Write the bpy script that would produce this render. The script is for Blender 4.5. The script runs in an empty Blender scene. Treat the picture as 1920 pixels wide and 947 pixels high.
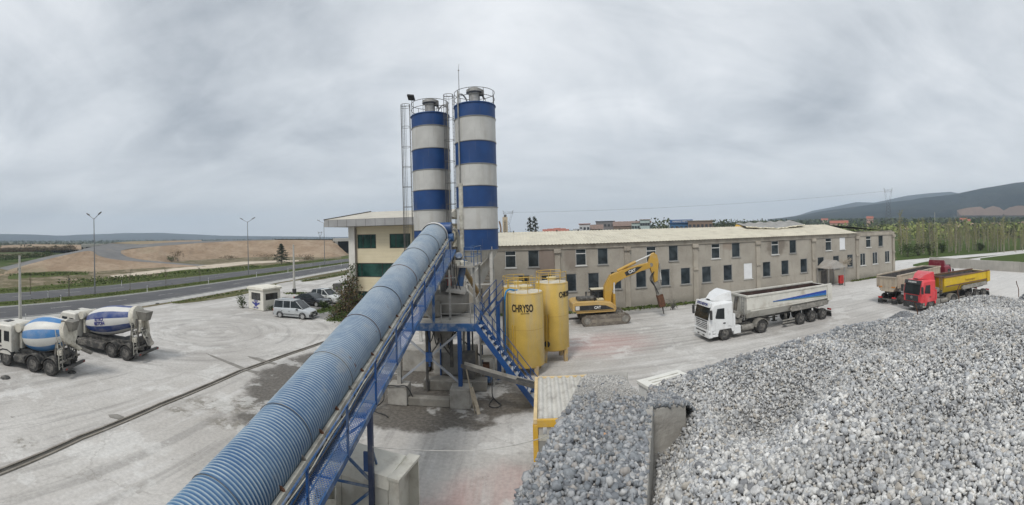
import bpy, math, random
import numpy as np
from mathutils import Vector as V, Matrix, noise
rnd = random.Random(7)
SC = bpy.context.scene
COL = SC.collection
PI = math.pi

# ------------------------------------------------------------------ camera model (phone panorama: a cylinder)
EPS, CAMH, FOC = .025, 8.6, 800.0
def ray(px, py):
    t = (px-960)/FOC; h = (431-py)/FOC; c, s = math.cos(EPS), math.sin(EPS); a = math.sin(t)
    return V((c*a+s*h, math.cos(t), -s*a+c*h))
def at(px, py, z=0.):
    d = ray(px, py); k = (z-CAMH)/d.z
    return V((d.x*k, d.y*k, z))
def atR(px, py, R):
    d = ray(px, py); k = R/math.hypot(d.x, d.y)
    return V((d.x*k, d.y*k, CAMH+d.z*k))

# ------------------------------------------------------------------ materials
MATS = {}
def lin(c):
    if isinstance(c, str):
        c = c.lstrip('#'); c = [int(c[i:i+2], 16)/255 for i in (0, 2, 4)]
        c = [x/12.92 if x <= .04045 else ((x+.055)/1.055)**2.4 for x in c]
    return (c[0], c[1], c[2], 1)
class NT:
    def __init__(s, name):
        m = bpy.data.materials.new(name); m.use_nodes = True
        s.m = m; s.t = m.node_tree; s.n = s.t.nodes; s.l = s.t.links
        s.b = s.n['Principled BSDF']
    def N(s, typ, **kw):
        n = s.n.new(typ)
        for k, v in kw.items():
            if k.startswith('i_'):
                k = k[2:]; k = int(k) if k.isdigit() else k.replace('_', ' ')
                s.put(n.inputs[k], v)
            else: setattr(n, k, v)
        return n
    def put(s, sock, v):
        if hasattr(v, 'is_output') or hasattr(v, 'links') and not isinstance(v, (int, float)): s.l.new(v, sock)
        elif isinstance(v, tuple) and len(v) == 3 and sock.type == 'RGBA': sock.default_value = (*v, 1)
        else: sock.default_value = v
    def co(s, kind='Object', scale=(1, 1, 1), rot=(0, 0, 0), loc=(0, 0, 0)):
        tc = s.N('ShaderNodeTexCoord'); mp = s.N('ShaderNodeMapping')
        mp.inputs['Scale'].default_value = scale; mp.inputs['Rotation'].default_value = rot; mp.inputs['Location'].default_value = loc
        s.l.new(tc.outputs[kind], mp.inputs['Vector']); return mp.outputs[0]
    def noise(s, vec, scale, detail=4, rough=.55, dist=0):
        n = s.N('ShaderNodeTexNoise'); n.inputs['Scale'].default_value = scale; n.inputs['Detail'].default_value = detail
        n.inputs['Roughness'].default_value = rough; n.inputs['Distortion'].default_value = dist
        s.l.new(vec, n.inputs['Vector']); return n.outputs['Fac']
    def rng(s, x, a, b, c=0., d=1., smooth=True):
        n = s.N('ShaderNodeMapRange'); n.interpolation_type = 'SMOOTHSTEP' if smooth else 'LINEAR'
        s.put(n.inputs[0], x)
        for i, v in zip((1, 2, 3, 4), (a, b, c, d)): s.put(n.inputs[i], v)
        return n.outputs[0]
    def math(s, op, a, b=0., c=0.):
        n = s.N('ShaderNodeMath', operation=op)
        for i, v in enumerate((a, b, c)): s.put(n.inputs[i], v)
        return n.outputs[0]
    def mix(s, f, a, b, typ='MIX'):
        n = s.N('ShaderNodeMix', data_type='RGBA', blend_type=typ)
        s.put(n.inputs[0], f); s.put(n.inputs[6], a); s.put(n.inputs[7], b); return n.outputs[2]
    def bump(s, h, strength=.3, dist=.02):
        n = s.N('ShaderNodeBump'); n.inputs['Strength'].default_value = strength; n.inputs['Distance'].default_value = dist
        s.l.new(h, n.inputs['Height']); s.l.new(n.outputs[0], s.b.inputs['Normal'])
def mat(name, col, rough=.6, metal=0., var=.12, vs=2., dirt=None, da=.0, ds=1.2, streak=0, bump=0., bs=25., spec=.5, coat=0., alpha=1.):
    """painted / mineral surface: base colour with mottling, optional dirt (blotches or vertical runs)"""
    if name in MATS: return MATS[name]
    t = NT(name); base = lin(col)
    v = t.co()
    n1 = t.noise(v, vs, 5)
    f = t.rng(n1, .3, .7, 1-var, 1+var, False)
    c = t.mix(1., base, t.N('ShaderNodeCombineColor', i_0=f, i_1=f, i_2=f).outputs[0], 'MULTIPLY')
    if dirt and da > 0:
        sv = t.co(scale=(1, 1, .12)) if streak else t.co(loc=(3, 7, 1))
        n2 = t.noise(sv, ds, 6, .65)
        c = t.mix(t.rng(n2, .62-da*.45, .78-da*.2, 0, min(1., .35+da)), c, lin(dirt))
    t.put(t.b.inputs['Base Color'], c)
    t.b.inputs['Roughness'].default_value = rough; t.b.inputs['Metallic'].default_value = metal
    t.b.inputs['Specular IOR Level'].default_value = spec; t.b.inputs['Coat Weight'].default_value = coat
    if bump: t.bump(t.noise(v, bs, 4), bump, .02)
    MATS[name] = t.m; return t.m
def glass(name, col=(.02, .028, .03), rough=.06):
    if name in MATS: return MATS[name]
    t = NT(name); n = t.noise(t.co(), .9, 3)
    t.put(t.b.inputs['Base Color'], t.mix(t.rng(n, .35, .7), lin(col), lin(tuple(min(1, x*2.2+.012) for x in col))))
    t.b.inputs['Roughness'].default_value = max(rough, .12); t.b.inputs['Specular IOR Level'].default_value = .35
    MATS[name] = t.m; return t.m

# ------------------------------------------------------------------ mesh builder
class MB:
    def __init__(s): s.v = []; s.f = []; s.M = Matrix.Identity(4)
    def add(s, vs, fs):
        o = len(s.v); s.v += [tuple(s.M @ V(p)) for p in vs]; s.f += [tuple(i+o for i in f) for f in fs]; return s
    def box(s, x0, x1, y0, y1, z0, z1):
        return s.add([(x, y, z) for z in (z0, z1) for y in (y0, y1) for x in (x0, x1)],
                     [(0, 2, 3, 1), (4, 5, 7, 6), (0, 1, 5, 4), (2, 6, 7, 3), (0, 4, 6, 2), (1, 3, 7, 5)])
    def hexa(s, b, t):   # bottom loop of 4, top loop of 4
        return s.add(list(b)+list(t), [(3, 2, 1, 0), (4, 5, 6, 7)]+[(i, (i+1) % 4, (i+1) % 4+4, i+4) for i in range(4)])
    def bar(s, p0, p1, w, h=None, up=(0, 0, 1)):
        p0, p1 = V(p0), V(p1); h = w if h is None else h; d = (p1-p0).normalized(); up = V(up)
        if abs(d.dot(up)) > .97: up = V((0, 1, 0))
        a = d.cross(up).normalized()*w/2; b = a.cross(d).normalized()*h/2
        return s.hexa([p0-a-b, p0+a-b, p0+a+b, p0-a+b], [p1-a-b, p1+a-b, p1+a+b, p1-a+b])
    def cone(s, p0, p1, r0, r1=None, n=12, cap=True):
        r1 = r0 if r1 is None else r1; p0, p1 = V(p0), V(p1); d = (p1-p0).normalized()
        u = d.orthogonal().normalized() if abs(d.z) < .99 else V((1, 0, 0)); w = d.cross(u)
        ring = lambda p, r: [p+(u*math.cos(2*PI*i/n)+w*math.sin(2*PI*i/n))*r for i in range(n)]
        fs = [(i, (i+1) % n, (i+1) % n+n, i+n) for i in range(n)]
        if cap: fs += [tuple(range(n-1, -1, -1)), tuple(range(n, 2*n))]
        return s.add(ring(p0, r0)+ring(p1, r1), fs)
    def tube(s, pts, r, n=6, closed=False):
        pts = [V(p) for p in pts]; m = len(pts); vs = []; u = None
        for i, p in enumerate(pts):
            a = pts[(i-1) % m] if closed or i else p; b = pts[(i+1) % m] if closed or i < m-1 else p
            d = (b-a).normalized()
            if u is None: u = d.orthogonal().normalized()
            u = (u-d*u.dot(d)).normalized(); w = d.cross(u); ri = r[i] if isinstance(r, (list, tuple)) else r
            vs += [p+(u*math.cos(2*PI*k/n)+w*math.sin(2*PI*k/n))*ri for k in range(n)]
        fs = [(i*n+k, i*n+(k+1) % n, (i+1) % m*n+(k+1) % n, (i+1) % m*n+k) for i in range(m if closed else m-1) for k in range(n)]
        if not closed: fs += [tuple(range(n-1, -1, -1)), tuple(range((m-1)*n, m*n))]
        return s.add(vs, fs)
    def ring(s, c, R, r, n=24, m=6, a0=0., a1=None, axis='z'):
        full = a1 is None; a1 = 2*PI if full else a1
        q = [a0+(a1-a0)*i/(n if full else n-1) for i in range(n)]
        f = {'z': lambda a: (R*math.cos(a), R*math.sin(a), 0), 'x': lambda a: (0, R*math.cos(a), R*math.sin(a)), 'y': lambda a: (R*math.cos(a), 0, R*math.sin(a))}[axis]
        return s.tube([V(c)+V(f(a)) for a in q], r, m, full)
    def lathe(s, prof, n=32, c=(0, 0, 0), axis='z', capb=True, capt=True):
        c = V(c); vs = []
        for r, h in prof:
            for i in range(n):
                a = 2*PI*i/n; x, y = r*math.cos(a), r*math.sin(a)
                vs.append(c+V({'z': (x, y, h), 'x': (h, x, y), 'y': (y, h, x)}[axis]))
        m = len(prof)
        fs = [(j*n+i, j*n+(i+1) % n, (j+1)*n+(i+1) % n, (j+1)*n+i) for j in range(m-1) for i in range(n)]
        if capb: fs.append(tuple(range(n-1, -1, -1)))
        if capt: fs.append(tuple(range((m-1)*n, m*n)))
        return s.add(vs, fs)
    def prism(s, poly, a, b, axis='y'):   # poly in (x,z) for axis y, (y,z) for x, (x,y) for z
        n = len(poly); P = {'y': lambda p, k: (p[0], k, p[1]), 'x': lambda p, k: (k, p[0], p[1]), 'z': lambda p, k: (p[0], p[1], k)}[axis]
        return s.add([P(p, a) for p in poly]+[P(p, b) for p in poly],
                     [tuple(range(n)), tuple(range(2*n-1, n-1, -1))]+[(i, i+n, (i+1) % n+n, (i+1) % n) for i in range(n)])
    def strip(s, A, B):
        n = len(A); return s.add(list(A)+list(B), [(i, i+1, n+i+1, n+i) for i in range(n-1)])
    def loft(s, secs, cap=True, closed=True):
        n = len(secs[0]); vs = [p for q in secs for p in q]; m = len(secs)
        fs = [(j*n+i, j*n+(i+1) % n, (j+1)*n+(i+1) % n, (j+1)*n+i) for j in range(m-1) for i in range(n if closed else n-1)]
        if cap: fs += [tuple(range(n-1, -1, -1)), tuple(range((m-1)*n, m*n))]
        return s.add(vs, fs)
    def build(s, name, m=None, parent=None, smooth=0., bevel=0., seg=2):
        me = bpy.data.meshes.new(name); me.from_pydata(s.v, [], s.f); me.validate(); me.update()
        bm_fix(me)
        if m: me.materials.append(m)
        if smooth: me.shade_smooth(); me.set_sharp_from_angle(angle=math.radians(smooth))
        o = bpy.data.objects.new(name, me); COL.objects.link(o); o.parent = parent
        if bevel:
            b = o.modifiers.new('bevel', 'BEVEL'); b.width = bevel; b.segments = seg; b.limit_method = 'ANGLE'; b.angle_limit = math.radians(35)
        return o
import bmesh
def bm_fix(me):
    b = bmesh.new(); b.from_mesh(me); bmesh.ops.recalc_face_normals(b, faces=b.faces); b.to_mesh(me); b.free()
def fast_mesh(name, verts, faces, m, parent=None):   # numpy verts (n,3), faces (k,3)
    me = bpy.data.meshes.new(name); k = faces.shape[1]
    me.vertices.add(len(verts)); me.vertices.foreach_set('co', verts.astype(np.float32).ravel())
    me.loops.add(faces.size); me.loops.foreach_set('vertex_index', faces.astype(np.int32).ravel())
    me.polygons.add(len(faces)); me.polygons.foreach_set('loop_start', np.arange(0, faces.size, k, dtype=np.int32))
    me.polygons.foreach_set('loop_total', np.full(len(faces), k, np.int32))
    me.update(calc_edges=True); me.materials.append(m)
    o = bpy.data.objects.new(name, me); COL.objects.link(o); o.parent = parent; return o

def tag(o, label=None, cat=None, group=None, kind=None):
    if label: o['label'] = label
    if cat: o['category'] = cat
    if group: o['group'] = group
    if kind: o['kind'] = kind
    return o
def thing(name, label, cat, loc=(0, 0, 0), rz=0., group=None):
    o = bpy.data.objects.new(name, None); COL.objects.link(o); o.location = loc; o.rotation_euler = (0, 0, rz)
    o.empty_display_size = .2
    return tag(o, label, cat, group)
def copy_tree(o, loc=None, rz=None, label=None, group=None, parent=None, kids=None):
    kids = kids if kids is not None else kid_map()
    c = o.copy(); COL.objects.link(c)
    if parent is not None: c.parent = parent
    if loc is not None: c.location = loc
    if rz is not None: c.rotation_euler = (0, 0, rz)
    if label: c['label'] = label
    if group: c['group'] = group
    for ch in kids.get(o.name, []): copy_tree(ch, parent=c, kids=kids)
    return c
def kid_map():
    d = {}
    for o in bpy.data.objects:
        if o.parent: d.setdefault(o.parent.name, []).append(o)
    return d
def text(s, size, m, parent, M, name='lettering', depth=.004, wrap=None, sx=1., bold=0.):
    """lettering as a mesh; local x right, y up, facing +z, then M (or wrapped by a function of x,y,z)"""
    cu = bpy.data.curves.new(name, 'FONT'); cu.body = s; cu.size = size; cu.extrude = depth; cu.align_x = 'CENTER'; cu.align_y = 'CENTER'
    cu.bevel_depth = bold; cu.bevel_resolution = 0; cu.space_line = .8
    t = bpy.data.objects.new('tmp', cu); COL.objects.link(t)
    dg = bpy.context.evaluated_depsgraph_get(); me = bpy.data.meshes.new_from_object(t.evaluated_get(dg))
    bpy.data.objects.remove(t); bpy.data.curves.remove(cu)
    if wrap:
        q = bmesh.new(); q.from_mesh(me); ys = [v.co.y for v in q.verts]; xs_ = [v.co.x for v in q.verts]
        for ax, lo, hi in ((1, min(ys), max(ys)), (0, min(xs_), max(xs_))):
            for k in range(1, 14):
                c = lo+(hi-lo)*k/14; bmesh.ops.bisect_plane(q, geom=q.verts[:]+q.edges[:]+q.faces[:], plane_co=(c, c, 0), plane_no=(1-ax, ax, 0))
        q.to_mesh(me); q.free()
    for v in me.vertices:
        p = V((v.co.x*sx, v.co.y, v.co.z))
        v.co = wrap(p) if wrap else M @ p
    me.name = name; me.materials.clear(); me.materials.append(m)
    o = bpy.data.objects.new(name, me); COL.objects.link(o); o.parent = parent; return o
def facing(loc, n, up=(0, 0, 1)):
    n = V(n).normalized(); up = V(up); x = up.cross(n).normalized(); y = n.cross(x)
    M = Matrix.Identity(4)
    for i in range(3): M[i][0] = x[i]; M[i][1] = y[i]; M[i][2] = n[i]; M[i][3] = loc[i]
    return M
def spline(P, k=6):
    P = [V(p) for p in P]; out = []
    for i in range(len(P)-1):
        p0 = P[max(i-1, 0)]; p1 = P[i]; p2 = P[i+1]; p3 = P[min(i+2, len(P)-1)]
        for j in range(k):
            t = j/k
            out.append(.5*((2*p1)+(p2-p0)*t+(2*p0-5*p1+4*p2-p3)*t*t+(3*p1-p0-3*p2+p3)*t**3))
    out.append(P[-1]); return out
# ------------------------------------------------------------------ camera, sky, sun, air
cam = bpy.data.cameras.new('camera'); co = bpy.data.objects.new('camera', cam); COL.objects.link(co); SC.camera = co
cam.type = 'PANO'; cam.panorama_type = 'CENTRAL_CYLINDRICAL'
cam.central_cylindrical_range_u_min = -1.2; cam.central_cylindrical_range_u_max = 1.2
cam.central_cylindrical_range_v_min = -(947-431)/FOC; cam.central_cylindrical_range_v_max = 431/FOC
cam.central_cylindrical_radius = 1.; cam.clip_end = 9000; cam.clip_start = .05
_R = V((math.cos(EPS), 0, -math.sin(EPS))); _U = V((math.sin(EPS), 0, math.cos(EPS))); _F = V((0, 1, 0))
_m = Matrix.Identity(4)
for i in range(3): _m[i][0] = _R[i]; _m[i][1] = _U[i]; _m[i][2] = -_F[i]; _m[i][3] = (0, 0, CAMH)[i]
co.matrix_world = _m
vs = SC.view_settings; vs.view_transform = 'Standard'; vs.look = 'None'; vs.exposure = .42; vs.gamma = 1; vs.use_curve_mapping = False
SC.render.engine = 'CYCLES'
cy = SC.cycles; cy.use_denoising = True; cy.max_bounces = 6; cy.diffuse_bounces = 3; cy.glossy_bounces = 3; cy.transparent_max_bounces = 8
cy.volume_bounces = 0; cy.use_adaptive_sampling = True; cy.adaptive_threshold = .015; cy.caustics_reflective = False; cy.caustics_refractive = False
SUN_EL, SUN_AZ = math.radians(52), math.radians(205)      # azimuth clockwise from +Y: behind the camera, a little left
W = bpy.data.worlds.new('World'); SC.world = W; W.use_nodes = True
def sky():
    t = NT('tmp'); bpy.data.materials.remove(t.m)
    nt = W.node_tree; t.t = nt; t.n = nt.nodes; t.l = nt.links
    bg = t.n['Background']; bg.inputs['Strength'].default_value = .1
    sk = t.N('ShaderNodeTexSky', sky_type='NISHITA', sun_disc=False, sun_elevation=SUN_EL, sun_rotation=SUN_AZ)
    tc = t.N('ShaderNodeTexCoord'); sp = t.N('ShaderNodeSeparateXYZ'); t.l.new(tc.outputs['Generated'], sp.inputs[0])
    x, y, z = sp.outputs
    zz = t.math('ADD', t.math('MAXIMUM', z, 0.), .24)
    u = t.math('DIVIDE', x, zz); w = t.math('DIVIDE', y, zz)
    p = t.N('ShaderNodeCombineXYZ', i_0=u, i_1=w, i_2=0.).outputs[0]
    big = t.noise(p, .85, 8, .58, .5)
    mp = t.N('ShaderNodeMapping'); mp.inputs['Scale'].default_value = (.7, 1.25, 1); mp.inputs['Location'].default_value = (4, 1, 0)
    mp.inputs['Rotation'].default_value = (0, 0, .35); t.l.new(p, mp.inputs[0])
    fine = t.noise(mp.outputs[0], 2.0, 8, .56, .6)
    mp2 = t.N('ShaderNodeMapping'); mp2.inputs['Location'].default_value = (9.3, 2.2, 0); t.l.new(p, mp2.inputs[0])
    soft = t.noise(mp2.outputs[0], .45, 3, .5)
    f = t.math('ADD', t.math('MULTIPLY', big, .5), t.math('ADD', t.math('MULTIPLY', fine, .28), t.math('MULTIPLY', soft, .32)))
    # broad darker bank to the left, brighter gap above right
    d1 = t.math('ADD', t.math('POWER', t.math('ADD', u, 1.75), 2.), t.math('POWER', t.math('MULTIPLY', t.math('SUBTRACT', w, 1.35), .9), 2.))
    bank = t.rng(d1, .1, 3.0, 1., 0.)
    f = t.math('SUBTRACT', f, t.math('MULTIPLY', bank, .09))
    cl = t.N('ShaderNodeValToRGB'); e = cl.color_ramp.elements
    e[0].position = .385; e[0].color = (3.2, 3.5, 3.85, 1); e[1].position = .625; e[1].color = (7.2, 7.4, 7.6, 1)
    m1 = cl.color_ramp.elements.new(.5); m1.color = (5.2, 5.5, 5.8, 1)
    t.l.new(f, cl.inputs[0])
    hz = t.rng(z, 0., .3, .7, 0.)
    c = t.mix(hz, cl.outputs[0], (6.55, 6.7, 6.85, 1))
    c = t.mix(.07, c, sk.outputs[0])
    t.l.new(c, bg.inputs['Color'])
sky()
sl = bpy.data.lights.new('sun', 'SUN'); sl.energy = 1.5; sl.angle = math.radians(14); sl.color = (1, .965, .91)
so = bpy.data.objects.new('sun', sl); COL.objects.link(so)
_d = V((math.sin(SUN_AZ)*math.cos(SUN_EL), math.cos(SUN_AZ)*math.cos(SUN_EL), math.sin(SUN_EL)))
so.rotation_euler = _d.to_track_quat('Z', 'Y').to_euler(); so.location = (0, -20, 60)

# ------------------------------------------------------------------ ground
def interp(x, P):
    if x <= P[0][0]: return P[0][1]
    for (a, b), (c, d) in zip(P, P[1:]):
        if x <= c: return b+(d-b)*(x-a)/(c-a)
    return P[-1][1]
SLOPE = [(-1.2, 0), (-.82, -.0035), (-.4, -.0098), (0, -.004), (.42, .006), (.72, .0135), (1.2, .0115), (1.6, .008), (2.4, 0)]
def ground_z(x, y):
    R = math.hypot(x, y); th = math.atan2(x, y)
    if R < 190: return 0.
    return (R-190)*interp(th, SLOPE)
def ground():
    vs, fs = [(0, 0, 0)], []
    RR = [20, 60, 120, 190, 210, 240, 280, 330, 400, 500, 650, 850, 1100, 1500, 2000, 2600, 3300]; n = 160
    for R in RR:
        for i in range(n):
            a = 2*PI*i/n; x, y = R*math.sin(a), R*math.cos(a); vs.append((x, y, ground_z(x, y)-.012))
    fs += [(0, 1+(i+1) % n, 1+i) for i in range(n)]
    for j in range(len(RR)-1):
        fs += [(1+j*n+i, 1+j*n+(i+1) % n, 1+(j+1)*n+(i+1) % n, 1+(j+1)*n+i) for i in range(n)]
    t = NT('field_soil'); v = t.co()
    a = t.noise(v, .012, 5, .6); b = t.noise(v, .06, 5, .6); c_ = t.noise(v, .9, 4)
    col = t.mix(t.rng(a, .42, .56), lin((.15, .115, .07)), lin((.07, .095, .03)))
    col = t.mix(t.rng(b, .5, .7), col, lin((.21, .16, .105)))
    col = t.mix(t.rng(c_, .3, .75, 0, .45), col, lin((.045, .06, .02)))
    t.put(t.b.inputs['Base Color'], col); t.b.inputs['Roughness'].default_value = .95; t.b.inputs['Specular IOR Level'].default_value = .1
    t.bump(c_, .6, .2)
    m = MB(); m.add(vs, fs); o = m.build('ground', t.m, smooth=60); tag(o, kind='structure')
ground()

def sheet(name, poly, z, m, sub=0):
    b = MB(); b.add([(p[0], p[1], z) for p in poly], [tuple(range(len(poly)))])
    return tag(b.build(name, m), kind='structure')

# the dusty yard: limestone dust over concrete, tyre sweeps, damp and reddish stains
def yard_mat():
    t = NT('dusty_concrete'); v = t.co()
    tc = t.N('ShaderNodeTexCoord'); sp = t.N('ShaderNodeSeparateXYZ'); t.l.new(tc.outputs['Object'], sp.inputs[0]); x, y, _ = sp.outputs
    wob = t.math('MULTIPLY', t.math('SUBTRACT', t.noise(v, .55, 7, .68), .5), 3.8)
    def blob(cx, cy, rx, ry, soft=.35, rot=0.):
        dx = t.math('SUBTRACT', x, cx); dy = t.math('SUBTRACT', y, cy); c, s = math.cos(rot), math.sin(rot)
        a = t.math('DIVIDE', t.math('ADD', t.math('MULTIPLY', dx, c), t.math('MULTIPLY', dy, s)), rx)
        b = t.math('DIVIDE', t.math('SUBTRACT', t.math('MULTIPLY', dy, c), t.math('MULTIPLY', dx, s)), ry)
        d = t.math('SQRT', t.math('ADD', t.math('MULTIPLY', a, a), t.math('MULTIPLY', b, b)))
        d = t.math('ADD', d, t.math('DIVIDE', wob, max(1.3, min(rx, ry))*1.5))
        return t.rng(d, 1-soft, 1+soft, 1., 0.)
    big = t.noise(v, .09, 5, .6); mid = t.noise(v, .5, 6, .62); fine = t.noise(v, 6., 5, .65)
    col = t.mix(t.rng(big, .36, .64), lin((.40, .38, .355)), lin((.53, .515, .49)))
    col = t.mix(t.rng(mid, .42, .72, 0, .5), col, lin((.335, .32, .30)))
    # lighter worn dust toward the front-left slab, warm tint
    wl = blob(-12, 9, 9, 14, .6); col = t.mix(t.math('MULTIPLY', wl, .35), col, lin((.48, .455, .42)))
    # tyre tracks: streaks along x on the haul road, along y on the left, arcs where trucks turn
    sx = t.noise(t.co(scale=(.05, 1.1, 1), rot=(0, 0, .09)), 1.6, 5, .6)
    sy = t.noise(t.co(scale=(1.1, .06, 1), rot=(0, 0, -.35)), 1.3, 5, .6)
    dx = t.math('SUBTRACT', x, -25.5); dy = t.math('SUBTRACT', y, 29.5)
    rr = t.math('SQRT', t.math('ADD', t.math('MULTIPLY', dx, dx), t.math('MULTIPLY', dy, dy)))
    an = t.math('MULTIPLY', t.math('ARCTAN2', dy, dx), .9)
    arc = t.noise(t.N('ShaderNodeCombineXYZ', i_0=t.math('MULTIPLY', rr, 1.15), i_1=an, i_2=0.).outputs[0], 1.0, 5, .65)
    arcm = t.rng(rr, 10., 15., 1., 0.)
    right = t.rng(x, -2., 6., 0., 1.)
    st = t.math('ADD', t.math('MULTIPLY', sx, right), t.math('MULTIPLY', sy, t.math('SUBTRACT', 1., right)))
    st = t.math('ADD', t.math('MULTIPLY', arc, arcm), t.math('MULTIPLY', st, t.math('SUBTRACT', 1., arcm)))
    col = t.mix(t.rng(st, .5, .62, 0, .5), col, lin((.27, .26, .245)))
    col = t.mix(t.rng(st, .32, .46, .4, 0), col, lin((.60, .59, .575)))
    # crushed white limestone on the haul road to the right
    wr = t.rng(x, 22., 45., 0, .6); col = t.mix(wr, col, lin((.60, .59, .57)))
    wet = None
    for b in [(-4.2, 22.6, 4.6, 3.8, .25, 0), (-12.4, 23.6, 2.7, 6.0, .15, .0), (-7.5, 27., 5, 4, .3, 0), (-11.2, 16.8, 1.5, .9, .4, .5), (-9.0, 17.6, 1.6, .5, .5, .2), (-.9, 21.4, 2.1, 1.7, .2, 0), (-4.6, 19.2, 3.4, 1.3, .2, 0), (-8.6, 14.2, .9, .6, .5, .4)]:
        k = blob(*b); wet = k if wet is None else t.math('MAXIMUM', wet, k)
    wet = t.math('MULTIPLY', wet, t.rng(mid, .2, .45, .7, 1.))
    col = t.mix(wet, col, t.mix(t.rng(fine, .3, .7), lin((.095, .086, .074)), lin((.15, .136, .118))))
    st2 = None
    for b in [(*at(390, 756)[:2], 1.3, .8, .6, .5), (*at(335, 771)[:2], .7, .4, .6, 0), (*at(428, 793)[:2], .9, .6, .6, .3), (*at(48, 832)[:2], .5, .4, .7, 0), (*at(445, 760)[:2], 1.6, .9, .7, .4)]:
        k = blob(*b); st2 = k if st2 is None else t.math('MAXIMUM', st2, k)
    st2 = t.math('MULTIPLY', st2, t.math('MULTIPLY', t.rng(t.noise(t.co(loc=(5, 5, 0)), 1.7, 9, .75), .44, .56, 0, .8), .9)); col = t.mix(st2, col, lin((.16, .145, .115)))
    red = None
    for b in [(6.4, 30.8, 3.4, 2.8, .6, .2), (-.7, 13.8, 2.2, 1.4, .6, .3), (-2.8, 12.8, 1.5, .8, .5, 0)]:
        k = blob(*b); red = k if red is None else t.math('MAXIMUM', red, k)
    red = t.math('MULTIPLY', red, t.rng(st, .3, .62, .08, .4))
    col = t.mix(red, col, lin((.50, .27, .245)))
    spots = t.noise(v, .9, 8, .7); col = t.mix(t.rng(spots, .645, .68, 0, .6), col, lin((.2, .185, .16)))
    sp2 = t.noise(t.co(loc=(31, 17, 0)), 2.6, 8, .72); near = t.rng(y, 16., 26., 1, .35); col = t.mix(t.math('MULTIPLY', t.rng(sp2, .64, .68, 0, .55), near), col, lin((.25, .225, .19)))
    wht = t.noise(t.co(loc=(7, 71, 0)), .3, 9, .68); col = t.mix(t.rng(wht, .54, .6, 0, .55), col, lin((.6, .59, .565)))
    vo = t.N('ShaderNodeTexVoronoi', feature='DISTANCE_TO_EDGE'); vo.inputs['Scale'].default_value = .16; t.l.new(t.N('ShaderNodeVectorMath', operation='ADD', i_0=v, i_1=t.N('ShaderNodeCombineXYZ', i_0=t.math('MULTIPLY', t.noise(v, .8, 5), 2.2), i_1=t.math('MULTIPLY', t.noise(t.co(loc=(9, 3, 0)), .8, 5), 2.2), i_2=0.).outputs[0]).outputs[0], vo.inputs[0])
    col = t.mix(t.math('MULTIPLY', t.rng(vo.outputs[0], .003, .010, .28, 0), t.rng(big, .42, .55)), col, lin((.22, .2, .175)))
    col = t.mix(1., col, t.N('ShaderNodeCombineColor', i_0=t.rng(fine, .25, .75, .86, 1.1), i_1=t.rng(fine, .25, .75, .86, 1.1), i_2=t.rng(fine, .25, .75, .86, 1.1)).outputs[0], 'MULTIPLY')
    t.put(t.b.inputs['Base Color'], col); t.b.inputs['Specular IOR Level'].default_value = .25
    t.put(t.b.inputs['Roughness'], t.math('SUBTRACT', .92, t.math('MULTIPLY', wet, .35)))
    t.bump(t.math('ADD', fine, t.math('MULTIPLY', st, .8)), .35, .03)
    return t.m
YARD = yard_mat()
EDGE = [at(653, 512), at(516, 532), at(344, 557.5), at(206, 581), at(60, 594)]
yard_poly = [V((-41.5, -30, 0)), V((70, -30, 0)), V((125, 8, 0)), V((125, 40, 0))]+[at(1800, 488), at(1725, 487), at(1682, 490)] + [V((56, 62, 0)), V((-20, 62, 0)), V((-30, 105, 0))]+EDGE+[V((-41.8, 12, 0))]
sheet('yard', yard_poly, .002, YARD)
white_dust = mat('limestone_dust', (.55, .54, .52), .95, var=.12, vs=.4, dirt=(.36, .34, .3), da=.3, ds=.3, bump=.3, bs=4)
b = MB(); b.strip([at(1679, 489), at(1740, 484), at(1800, 479), at(1860, 474.5), at(1925, 468)], [at(1679, 497), at(1745, 489.5), at(1800, 484), at(1860, 479), at(1925, 472)])
o = b.build('dirt_road', white_dust); o.location.z = .012; tag(o, kind='structure')

# highway: two carriageways, median and verges, all running along +Y on the left
asph = mat('worn_asphalt', (.088, .088, .092), .85, var=.1, vs=.5, dirt=(.135, .13, .125), da=.35, ds=.25, bump=.3, bs=12, spec=.3)
asph_pale = mat('pale_asphalt', (.17, .168, .165), .9, var=.1, vs=.3, dirt=(.24, .225, .2), da=.3, ds=.2, bump=.25, bs=6, spec=.2)
paint = mat('road_paint', (.5, .5, .47), .8, var=.2, vs=1.5, dirt=(.2, .2, .19), da=.5, ds=.8)
def grassy(name, a, b_, d=(.30, .25, .18), k=.5):
    t = NT(name); v = t.co(); n = t.noise(v, .25, 6, .65); n2 = t.noise(v, 2.2, 5, .7); n3 = t.noise(v, 12, 3, .6)
    c = t.mix(t.rng(n2, .35, .65), lin(a), lin(b_)); c = t.mix(t.rng(n, k, k+.14), c, lin(d))
    c = t.mix(t.rng(n3, .35, .75, 0, .5), c, lin(tuple(x*.45 for x in a)))
    t.put(t.b.inputs['Base Color'], c); t.b.inputs['Roughness'].default_value = .95; t.b.inputs['Specular IOR Level'].default_value = .1
    t.bump(t.math('ADD', n2, n3), .8, .12); return t.m
G_VERGE = grassy('verge_grass', (.075, .105, .028), (.12, .135, .045), (.2, .165, .105), .56)
G_ROUGH = grassy('rough_ground', (.12, .115, .055), (.2, .165, .11), (.32, .26, .19), .47)
G_FIELD = grassy('meadow', (.06, .095, .024), (.09, .12, .034), (.13, .12, .055), .62)
EARTH = None
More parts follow.
